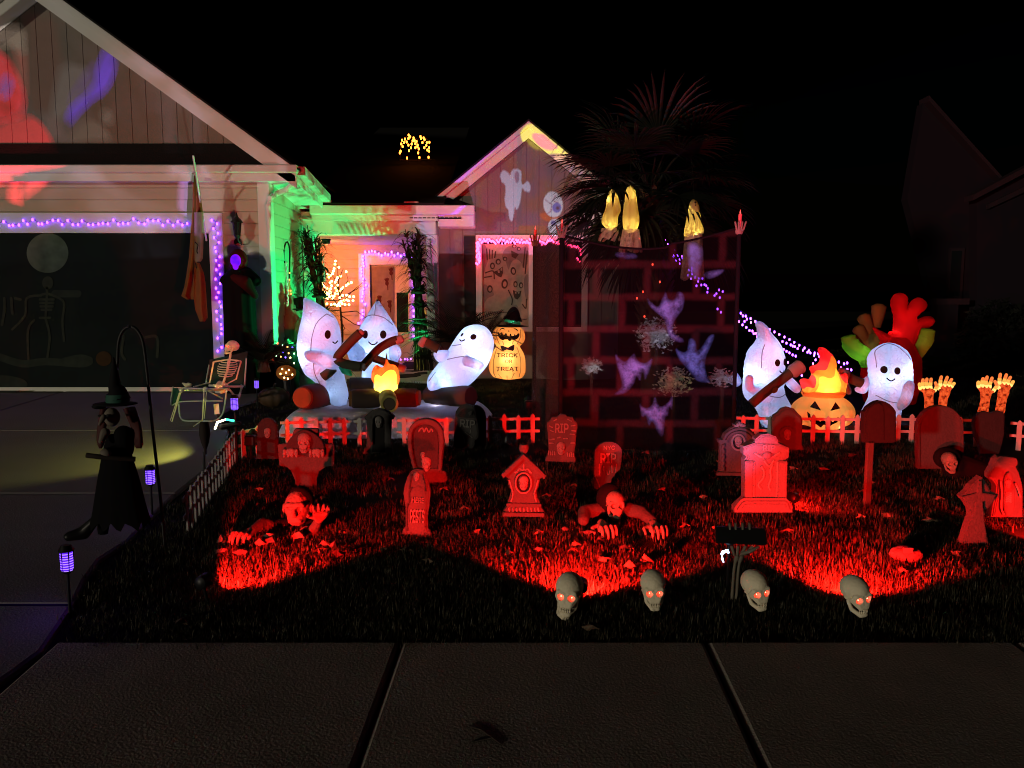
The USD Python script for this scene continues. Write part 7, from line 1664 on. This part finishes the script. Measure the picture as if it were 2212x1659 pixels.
for x0, x1, x2, m in ((430, 400, 390, 8), (680, 740, 770, 12)):
    for i in range(m):
        o = wp_(x0 + (i * 9 if x0 < 500 else i * 7 - 20), 330, .02 + .01 * i); part(t, 'hair_lock', tube(spline([o, wp_(x1 + i * 5, 520, .02), wp_(x2 + i * 4, 690 + (i % 3) * 25, 0)], 4, False), [.016] * 8 + [.005], 6), 'red_hair', smooth=True)
dr_w = []
for r in np.linspace(0, 1, 16):
    w = (np.interp(r, [0, .2, .4, 1], [90, 150, 180, 290])) * ws; cx = 560 + 40 * r
    c = wp_(cx, 600 + 900 * r + 20 * math.sin(r * 9))
    for a in np.linspace(0, 6.283, 36, endpoint=False): dr_w.append((c[0] + w * math.cos(a) * (1 + .10 * r * math.sin(a * 7)), c[1] + w * .6 * math.sin(a), c[2] + .03 * r * math.sin(a * 11)))
f = [(i * 36 + j, i * 36 + (j + 1) % 36, (i + 1) * 36 + (j + 1) % 36) for i in range(15) for j in range(36)] + [(i * 36 + j, (i + 1) * 36 + (j + 1) % 36, (i + 1) * 36 + j) for i in range(15) for j in range(36)]
part(t, 'dress', tm(dr_w, f), 'black_cloth', smooth=True)
part(t, 'sleeve', soft(chain([wp_(640, 600), wp_(650, 760), wp_(470, 800, -.1)], [.06, .055, .04]), .03, 2), 'black_cloth', smooth=True)
part(t, 'hand', ell(wp_(455, 790, -.12), (.035, .025, .03)), 'witch_face', smooth=True)
part(t, 'boot', soft(chain([wp_(340, 1480), wp_(230, 1600), wp_(80, 1640, -.05)], [.03, .045, .03]), .02, 2), 'black_plastic', smooth=True)
part(t, 'leg', tube([wp_(440, 1440), wp_(430, 1560), wp_(430, 1610)], [.04, .035, .03], 8), 'black_cloth', smooth=True)
part(t, 'broom_stick', tube([wp_(260, 810, -.15), wp_(420, 830, -.14), wp_(760, 850, -.05)], .016, 8), 'dark_wood', smooth=True)
part(t, 'cord', tube([wp_(535, -190), at(252, 800, yh_)], .003, 4), 'wire_dark')

# ---------------------------------------------------------------- hanging sheet ghosts, lit from inside
def sheet(lab, pts, y, seed, tail=None, power=.10, name='sheet_ghost', mat='ghost_yellow', eyes=()):
    P = Puff(pts, y, h=4, flat=.8, k=4); t = thing(name, lab, 'hanging ghost', P.mid(), 'yellow glowing ghosts hanging from the palm' if name == 'sheet_ghost' else None)
    v, f = V(P.mesh()); u_ = np.array([p[0] for p in v]); v = v + np.stack([0 * u_, .014 * np.sin(u_ * 75 + seed) * np.clip((v[:, 2].max() - v[:, 2]) * 6, 0, 1), 0 * u_], 1)
    part(t, 'sheet', tm(v, f), mat, smooth=True)
    top = np.array([P.mid()[0], y, v[:, 2].max()]); mid = P.mid()
    lamp(t, (mid[0], y, v[:, 2].max() - .12), (1, .85, .32), power, .008, name='fairy_light'); lamp(t, (mid[0] + .02, y - .02, mid[2] - .08), (1, .85, .32), power * .8, .008, name='fairy_light'); lamp(t, (mid[0] - .02, y, v[:, 2].min() + .1), (1, .85, .32), power * .6, .008, name='fairy_light')
    if tail is not None:
        g, zt2, zb2, wt_, wb2 = [], v[:, 2].min() + .04, v[:, 2].min() - tail, .09, .13
        for r in np.linspace(0, 1, 9):
            for a in np.linspace(0, 6.283, 40, endpoint=False): w = wt_ + (wb2 - wt_) * r; g.append((mid[0] + w * math.cos(a) * (1 + .12 * math.sin(a * 8 + seed)), y + w * .8 * math.sin(a) * (1 + .12 * math.sin(a * 8 + seed)), zt2 + (zb2 - zt2) * r + .02 * math.sin(a * 5) * r))
        f = [(i * 40 + j, i * 40 + (j + 1) % 40, (i + 1) * 40 + (j + 1) % 40) for i in range(8) for j in range(40)] + [(i * 40 + j, (i + 1) * 40 + (j + 1) % 40, (i + 1) * 40 + j) for i in range(8) for j in range(40)]
        part(t, 'sheer_hem', tm(g, f), 'ghost_sheer', smooth=True)
    for (u, w, a, b) in eyes: part(t, 'eye', P.decal(oval(u, w, a, b), .006, 1.5), 'ink_black')
    if name == 'sheet_ghost': part(t, 'cord', tube([top, top + (0, .2, .5)], .002, 4), 'wire_dark')
    return t


kyl = K(2000, 600, 2.212)
sheet('left glowing yellow sheet ghost under the palm, shortest and widest', kyl([(905, 322), (935, 340), (965, 400), (985, 500), (960, 560), (955, 640), (930, 660), (890, 690), (850, 660), (815, 600), (850, 480), (872, 360)]), 9.6, 1, .10, eyes=())
sheet('middle glowing yellow sheet ghost under the palm, the tallest', kyl([(1065, 290), (1098, 310), (1120, 380), (1135, 500), (1145, 600), (1120, 680), (1060, 700), (1010, 670), (1000, 560), (1015, 420), (1030, 320)]), 9.4, 2, .22)
sheet('right glowing yellow sheet ghost, alone above the brick screen', kyl([(1615, 408), (1650, 430), (1672, 500), (1690, 600), (1705, 700), (1660, 715), (1620, 725), (1560, 735), (1530, 720), (1555, 580), (1575, 470), (1592, 425)]), 9.3, 3, .5, eyes=[(1451 + 48, 439, 2, 2.6), (1451 + 55, 436, 2, 2.6), (1499, 445, 1.4, 1.6)])
kd = K(800, 700, 2.212)
sheet('small glowing cream ghost figure with hollow eyes standing by the right corn stalks', kd([(1850, 1155), (1862, 1142), (1895, 1138), (1925, 1145), (1938, 1160), (1945, 1280), (1938, 1370), (1950, 1640), (1845, 1645), (1848, 1380), (1842, 1280)]), 12.4, 4, None, .05, 'door_ghost', eyes=[(*kd([(1863, 1163)])[0], 3, 3.5), (*kd([(1898, 1163)])[0], 3, 3.5), (*kd([(1880, 1187)])[0], 1.8, 2.6)])
part(thing('twig_scarf', 'dark twig band tied round the cream ghost figure by the door', 'twig', at(905, 680, 11.4)), 'band', tube([at(*kd([p])[0], 11.4) for p in ((1790, 1235), (1845, 1228), (1900, 1232), (1945, 1226))], .012, 6), 'dark_wood')

# ---------------------------------------------------------------- trick-or-treat light-up pumpkins
kt = K(1900, 1230, 5.925); ym = 11.4; S6 = 5.925 * 1.82278
b = at(1098, 822, ym); t = thing('stacked_pumpkin_decoration', 'lit stack of two orange pumpkins reading TRICK OR TREAT, in a green banded hat', 'decoration', b)
P = Puff(kt([(300, 345), (450, 290), (600, 282), (760, 305), (880, 355), (960, 430), (995, 540), (980, 660), (925, 740), (870, 795), (930, 900), (985, 1030), (1003, 1200), (1000, 1380), (960, 1480), (880, 1540), (600, 1568), (330, 1532), (230, 1480), (165, 1380), (145, 1270), (170, 1150), (210, 1000), (270, 870), (325, 780), (275, 720), (235, 600), (230, 470)]), ym, h=4.2, flat=.55)
pk = part(t, 'pumpkins', P.mesh(), 'mold_orange', smooth=True)
lamp(t, at(*kt([(600, 700)])[0], ym - .02), (1, .80, .5), .5, .03, name='mold_light'); lamp(t, at(*kt([(570, 1100)])[0], ym - .06), (1, .82, .55), .6, .03, name='mold_light'); lamp(t, at(*kt([(570, 1350)])[0], ym), (1, .78, .5), .3, .03, name='mold_light')
for s_ in ([(345, 380), (330, 560), (400, 740)], [(880, 400), (885, 560), (800, 740)], [(330, 840), (265, 1100), (260, 1380), (310, 1500)], [(800, 800), (880, 1050), (890, 1300), (850, 1500)], [(570, 1460), (575, 1560)], [(370, 1430), (460, 1545)], [(740, 1400), (680, 1540)], [(470, 660), (500, 760)], [(720, 660), (690, 740)]):
    part(pk, 'rib_line', P.line(spline(kt(s_), 4, False), .004, .002), 'gourd_dull')
dc = lambda pts, nm, m='ink_black': part(pk, nm, P.decal(Polygon(kt(pts)), .008, 1.6), m)
dc([(352, 448), (375, 455), (388, 490), (430, 510), (440, 460), (458, 455), (470, 512), (520, 525), (528, 482), (565, 480), (575, 540), (630, 550), (640, 488), (662, 490), (680, 545), (735, 540), (742, 485), (765, 530), (800, 515), (822, 480), (862, 485), (860, 540), (820, 600), (740, 645), (725, 620), (670, 630), (660, 655), (610, 655), (590, 615), (510, 625), (490, 640), (430, 625), (380, 570), (355, 510)], 'mouth')
for a0 in ([(400, 415), (420, 375), (470, 355), (520, 375), (520, 395), (470, 378), (425, 395), (408, 425)], [(715, 378), (760, 365), (810, 390), (825, 430), (812, 438), (785, 400), (740, 385)], [(590, 440), (612, 408), (632, 440)]): dc(a0, 'eye_print')
dc([(412, 768), (480, 768), (560, 800), (600, 808), (660, 770), (720, 745), (748, 752), (735, 860), (705, 890), (640, 868), (560, 855), (490, 890), (455, 880)], 'bow_tie', 'bow_black')
for tx, x, z, h_, w in (('TRICK', 578, 985, 92, 490), ('OR', 610, 1125, 82, 165), ('TREAT', 578, 1300, 95, 520)):
    u, v = kt([(x, z)])[0]; m = text(tx, u, v, h_ / S6, ym, w / S6, 0, True, .003); vv, ff = V(m)
    for i_, p in enumerate(vv): rr = (p[0] / p[1] * FOC, 0); uu = 1106 + p[0] / (p[1] * CP - (p[2] - EYE) * SP) * FOC; ww = 829.5 - FOC * (p[1] * SP + (p[2] - EYE) * CP) / (p[1] * CP - (p[2] - EYE) * SP); vv[i_][1] = P.front(uu, ww) - .006 - (ym - p[1]) * .5
    part(pk, 'lettering', tm(vv, ff), 'blood_red')
    for x2 in np.linspace(x - w / 2 + 30, x + w / 2 - 30, {'OR': 2}.get(tx, 5)):
        if tx != 'OR': part(pk, 'letter_drip', P.decal(Polygon(kt([(x2 - 10, z + 35), (x2 + 14, z + 35), (x2 + 4, z + 62 + 18 * math.sin(x2))])), .007, 1.5), 'blood_red')
hb_ = at(*kt([(640, 320)])[0], ym)
part(t, 'hat_brim', tm(*V(soft(sph(at(*kt([(650, 318)])[0], ym), (345 / S6 * mpp(ym), .2, 34 / S6 * mpp(ym)), 20), .04, 1))), 'hat_black', smooth=True)
part(t, 'hat_band', Puff(kt([(500, 215), (545, 150), (640, 140), (760, 155), (860, 205), (890, 290), (800, 278), (690, 250), (600, 232)]), ym - .02, h=3, flat=1.2).mesh(), 'mold_green', smooth=True)
lamp(t, at(*kt([(700, 205)])[0], ym - .02), (.8, 1, .85), .035, .01, name='band_light')
part(t, 'hat_crown', tube(spline([at(*kt([(700, 190)])[0], ym + .08), at(*kt([(720, 40)])[0], ym + .08), at(*kt([(740, -130)])[0], ym + .08)], 4, False), [.15, .14, .13, .11, .10, .09, .07, .05, .02], 14), 'hat_black', smooth=True)

# ---------------------------------------------------------------- cauldron and small pumpkin with fairy lights, hanging ghoul, peeking witch, dull gourd
kc2 = K(1040, 1250, 5.35); yc2 = 10.2
b = at(617, 822, yc2); b[2] = gz(yc2)
t = thing('lit_cauldron', 'black cauldron dotted with coloured fairy lights, left of the campfire ghosts', 'cauldron', b); s = mpp(yc2)
part(t, 'pot', lathe([(0, -24 * s), (18 * s, -22 * s), (25 * s, -10 * s), (26 * s, 6 * s), (23 * s, 16 * s), (26 * s, 19 * s), (26 * s, 22 * s), (22 * s, 20 * s)], at(616, 766, yc2), 24), 'black_metal', smooth=40)
for (x, z, m) in ((285, 545, 'red_led'), (388, 590, 'green_led'), (492, 622, 'amber_led'), (596, 632, 'blue_led'), (400, 735, 'blue_led'), (516, 752, 'amber_led'), (632, 762, 'green_led'), (255, 800, 'green_led'), (356, 825, 'amber_led'), (450, 840, 'blue_led'), (553, 848, 'gold_led'), (630, 962, 'gold_led')):
    p = at(*kc2([(x, z)])[0], yc2 - .15); part(t, 'fairy_bulb', tm(np.array(BULB.vertices) * (.010, .01, .013) + p, BULB.faces), m)
part(t, 'stand', tube([at(616, 790, yc2 + .1), np.array([at(616, 790, yc2)[0], yc2 + .1, b[2]])], .05, 10), 'black_metal')
t = thing('lit_pumpkin', 'small orange pumpkin with gold fairy lights and a carved smile below the cauldron', 'pumpkin', at(617, 822, yc2 - .1))
m = trimesh.creation.icosphere(3, 1.0); v = np.array(m.vertices); th = np.arctan2(v[:, 1], v[:, 0]); v = v * (1 - .06 * np.abs(np.cos(th * 5))[:, None] ** 4) * (21 * s, 20 * s, 17 * s) + at(618, 805, yc2 - .1)
part(t, 'shell', tm(v, m.faces), 'mini_pumpkin', smooth=True); lamp(t, at(618, 805, yc2 - .1), (1, .7, .3), .012, .01, name='pumpkin_light')
for (x, z) in ((382, 1085), (522, 1108), (463, 1165), (345, 1188), (595, 1205), (425, 1270), (498, 1290)): p = at(*kc2([(x, z)])[0], yc2 - .235); part(t, 'fairy_bulb', tm(np.array(BULB.vertices) * (.010, .01, .013) + p, BULB.faces), 'gold_led')
part(t, 'smile', tube([at(*kc2([p])[0], yc2 - .225) for p in ((360, 1210), (400, 1232), (460, 1245), (530, 1240), (575, 1220))], .006, 5), 'ink_black')
t = thing('plinth_box', 'low dark green lit box standing below the cauldron', 'box', at(590, 830, yc2 + .3)); part(t, 'box', bx(at(560, 830, yc2 + .3)[0], at(640, 830, yc2 + .3)[0], yc2 + .25, yc2 + .7, gz(yc2), at(590, 778, yc2 + .3)[2], .015), 'black_cloth'); part(t, 'lid', bx(at(562, 830, yc2 + .3)[0], at(638, 830, yc2 + .3)[0], yc2 + .26, yc2 + .69, at(590, 778, yc2 + .3)[2], at(590, 774, yc2 + .3)[2], .01), 'black_cloth')
t = thing('dull_pumpkin', 'large dim brown pumpkin on the grass left of the left log', 'pumpkin', gd(592, 885)); c = at(592, 858, 9.2)
v = np.array(m.vertices); v = v * (1 - .08 * np.abs(np.cos(th * 5))[:, None] ** 4) * (.19, .17, .125) + c; part(t, 'shell', tm(v, m.faces), 'gourd_dull', smooth=True); part(t, 'stem', tube([c + (0, 0, .11), c + (.02, 0, .17)], [.02, .014], 6), 'dark_wood')
kh2 = K(840, 1000, 4.1475); yg = 11.1; xg = GX + .06
gp = lambda x, z, d=0.0: at(*kh2([(x, z)])[0], yg - d)
t = thing('hanging_ghoul', 'grey ragged ghoul with a glowing orange face hanging on a rope by the green wall', 'hanging figure', gp(1240, 1400))
part(t, 'rope_loop', tube(spline([gp(1165, 150), gp(1150, -20), gp(1170, -140), gp(1205, -200), gp(1240, -120), gp(1250, 0), gp(1245, 230), gp(1240, 540)], 5, False), .012, 6), 'dark_wood', smooth=True)
part(t, 'head', soft(sph(gp(1242, 615), (.05, .05, .075), 14) + bone(gp(1242, 560), gp(1240, 430), .02, .012), .015, 2), 'orange_face', smooth=True)
for q in ((1225, 600), (1262, 600), (1270, 655), (1245, 310), (1243, 420)): part(t, 'fairy_bulb', ell(gp(*q, .055), (.012, .01, .014), 1), 'face_glow')
lamp(t, gp(1242, 640, .12), (1, .4, .1), .02, .01, name='ghoul_light')
v = []
for r in np.linspace(0, 1, 15):
    w = np.interp(r, [0, .3, .6, 1], [.09, .11, .17, .2])
    for a in np.linspace(0, 6.283, 36, endpoint=False): p = gp(1240 + 20 * r, 690 + 720 * r); v.append(p + (w * math.cos(a) * (1 + .14 * math.sin(a * 9)), w * .6 * math.sin(a) * (1 + .14 * math.sin(a * 9)), .03 * math.sin(a * 7) * r))
f = [(i * 36 + j, i * 36 + (j + 1) % 36, (i + 1) * 36 + (j + 1) % 36) for i in range(14) for j in range(36)] + [(i * 36 + j, (i + 1) * 36 + (j + 1) % 36, (i + 1) * 36 + j) for i in range(14) for j in range(36)]
part(t, 'gauze_robe', tm(v, f), 'ghoul_cloth', smooth=True)
yp_ = 10.9; t = thing('peeking_witch', 'witch with a black hat and green face peeking out behind the left ghost', 'witch', at(662, 840, yp_))
part(t, 'hat_brim', tm(*V(soft(sph(at(655, 668, yp_), (.16, .14, .02), 14), .03, 1))), 'hat_black', smooth=True); part(t, 'hat_crown', tube([at(654, 668, yp_), at(648, 650, yp_), at(636, 652, yp_)], [.10, .09, .05], 12), 'hat_black', smooth=True)
part(t, 'head', soft(sph(at(662, 684, yp_), (.075, .075, .10), 14) + bone(at(656, 686, yp_ - .07), at(652, 690, yp_ - .1), .015, .01), .02, 2), 'witch_green', smooth=True)
part(t, 'robe', lathe([(.10, 1.0), (.16, .9), (.2, .5), (.26, 0), (0, 0)], np.array([at(662, 700, yp_)[0], yp_, gz(yp_)]), 20), 'ghoul_cloth', smooth=True)
# beaded garlands
for lab, pts_, y_, m_ in (('thin pale bead garland hanging down the green lit garage corner', [(618, 566), (621, 610), (622, 648), (621, 660)], 10.35, 'bead_pale'), ('pink lit bead garland hanging on the right porch post', [(933, 520), (935, 560), (937, 610), (940, 660), (941, 690)], YP - .05, 'bead_pink'), ('short pink bead garland beside the left corn stalks', [(698, 556), (700, 590), (702, 610)], 11.5, 'bead_pink')):
    t = thing('bead_garland', lab, 'garland', at(*pts_[0], y_)); P_ = spline([at(u, v, y_) for u, v in pts_], 10, False); part(t, 'strand', tube([p + np.array([.008 * math.sin(i * 2.1), .008 * math.cos(i * 2.1), 0]) for i, p in enumerate(P_)], .010, 6), m_, smooth=True)
# rock with a bright reflector, right
yrk = gd(1958, 1208)[1]; t = thing('rock', 'red lit rock with a small bright reflector, right of the rightmost skull', 'rock', gd(1958, 1208))
m = trimesh.creation.icosphere(3, 1.0); v = np.array(m.vertices); v = v * (1 + .35 * (meshkit.fbm(v * 1.8, 3, 2)[:, None] - .5)) * (.10, .07, .055) + at(1958, 1198, yrk); part(t, 'stone', tm(v, m.faces), 'rock')
part(t, 'reflector', board(1953, 1972, 1184, 1195, yrk - .085, yrk - .075), 'candle_wax')

# ---------------------------------------------------------------- fallen leaves, grass
g = np.random.default_rng(23)


def leaf_mesh(s, seed):
    q = np.random.default_rng(seed); o = []
    for i in range(10):
        a = i / 10 * 6.283; r = s * (1.0 if i % 2 == 0 else .55) * q.uniform(.8, 1.15); o.append((r * math.cos(a), r * .75 * math.sin(a), .012 * math.sin(a * 2 + seed)))
    v = [(0, 0, .016)] + o; return tm(v, [(0, 1 + i, 1 + (i + 1) % 10) for i in range(10)])


spots = [(1003, 1098), (740, 1152), (688, 1190), (826, 1192), (925, 1218), (1240, 1052), (1180, 1072), (1520, 1078), (1555, 1000), (1570, 1020), (1780, 1012), (1715, 1012), (1680, 980), (1880, 1040), (1865, 1062), (2010, 1128), (1915, 1120), (1860, 1120), (1165, 1152), (1100, 1200), (1235, 1192), (1305, 1210), (1360, 1185), (1412, 1130), (1480, 1140), (1545, 1145), (1610, 985), (1950, 1240), (2065, 1205), (1030, 1150), (960, 1060), (880, 1190), (1290, 965), (1395, 985), (700, 1080), (845, 1040), (560, 1060), (1130, 975), (1700, 1150), (1500, 1040), (395, 1345), (1280, 1362), (2030, 1075), (1840, 985), (810, 960), (1430, 1060)]
first = {}
for i, (u, v) in enumerate(spots):
    p = gd(u, v); p[2] = lawn_z(p[0], p[1]) + .045; kd_ = i % 4; near = [('leftmost red zombie', 640, 1100), ('house-shaped stone', 1130, 1060), ('crawling skeleton', 1325, 1100), ('largest gravestone', 1650, 1040), ('pointed arch board', 1885, 1060), ('signboard', 1590, 1160), ('tall narrow stone', 900, 1100), ('flared cross stone', 2110, 1110)]
    w = min(near, key=lambda q: math.hypot(q[1] - u, q[2] - v)); dx, dy = u - w[1], v - w[2]
    dirn = ('in front of' if dy > 40 else 'behind' if dy < -40 else 'right of' if dx > 0 else 'left of')
    lab_ = f'curled dead leaf on the grass {dirn} the {w[0]}'; cnt = first[lab_] = first.get(lab_, 0) + 1
    lab_ = (lab_, lab_.replace('curled', 'second curled'), lab_.replace('curled', 'third curled'), lab_.replace('curled', 'fourth curled'), lab_.replace('curled', 'fifth curled'), lab_.replace('curled', 'sixth curled'))[cnt - 1]
    t = thing('fallen_leaf', lab_, 'leaf', p, 'fallen leaves scattered on the lawn', rz=float(g.uniform(0, 360)))
    part(T(t.path, (0, 0, 0)), 'leaf_blade', leaf_mesh(g.uniform(.035, .06), i), 'leaf_litter')


def tuft(seed, n, h, r):
    q = np.random.default_rng(seed); v, f = [], []
    for i in range(n):
        a, d = q.uniform(0, 6.283), r * math.sqrt(q.uniform()); o = np.array([math.cos(a) * d, math.sin(a) * d, 0]); b = q.uniform(0, 6.283); L = h * q.uniform(.5, 1.2); ln = q.uniform(.1, .75); D_ = np.array([math.cos(b), math.sin(b), 0]); S_ = np.array([-D_[1], D_[0], 0]) * q.uniform(.0016, .0028); k_ = len(v)
        m1, tp = o + D_ * L * ln * .35 + (0, 0, L * .6), o + D_ * L * ln + (0, 0, L * (1 - ln * .35))
        v += [o - S_, o + S_, m1 + S_ * .8, m1 - S_ * .8, tp]; f += [(k_, k_ + 1, k_ + 2), (k_, k_ + 2, k_ + 3), (k_ + 3, k_ + 2, k_ + 4)]
    return tm(v, f)


pi_ = UsdGeom.PointInstancer.Define(stage, '/World/grass'); meta(pi_.GetPrim(), 'short patchy lawn grass round the gravestones', 'grass', kind='stuff')
for i in range(6): usdkit.mesh(stage, f'/World/grass/tuft_{i:03d}' if i else '/World/grass/tuft', V(tuft(40 + i, 30, .05, .085)), '/World/Looks/grass'); pi_.GetPrototypesRel().AddTarget(f'/World/grass/tuft_{i:03d}' if i else '/World/grass/tuft')
pts = []
for (x0, x1, y0, y1, dn) in ((-2.7, 3.4, yf - .02, 5.2, 430), (-3.2, 4.6, 5.2, 7.8, 260), (-3.3, 7.5, 7.8, 12.5, 90), (-4, 14, 12.5, 22, 14)):
    n_ = int((x1 - x0) * (y1 - y0) * dn); q = np.c_[g.uniform(x0, x1, n_), g.uniform(y0, y1, n_)]; q = q[q[:, 0] > drive_edge(q[:, 1]) + .02]
    q = q[(meshkit.fbm(np.c_[q * 2.2, 0 * q[:, 0]], 3, 9) + g.uniform(-.25, .25, len(q))) > .38]; pts.append(q)
pts = np.vstack(pts); pts = pts[~((pts[:, 1] > 10.4) & (pts[:, 0] < GX + .1)) & ~((pts[:, 1] > YP - .3) & (pts[:, 0] < WX0 + 2.8) & (pts[:, 0] > GX))]
bz = (meshkit.fbm(np.c_[pts * 1.1, 0 * pts[:, 0]], 3, 3) - .5) * .07 * np.clip((pts[:, 0] - drive_edge(pts[:, 1])) * 3, 0, 1) * np.clip((pts[:, 1] - 3.6) * 3, 0, 1)
P3 = np.c_[pts, gz(pts[:, 1]) - .037 + bz]; N = len(P3); an = g.uniform(0, 6.283, N)
pi_.CreatePositionsAttr(Vt.Vec3fArray.FromNumpy(P3.astype(np.float32))); pi_.CreateProtoIndicesAttr(Vt.IntArray.FromNumpy(g.integers(0, 6, N).astype(np.int32)))
pi_.CreateOrientationsAttr(Vt.QuathArray([Gf.Quath(float(math.cos(a / 2)), 0, 0, float(math.sin(a / 2))) for a in an])); sc3 = g.uniform(.6, 1.25, N); pi_.CreateScalesAttr(Vt.Vec3fArray.FromNumpy(np.c_[sc3, sc3, sc3 * g.uniform(.8, 1.3, N)].astype(np.float32)))
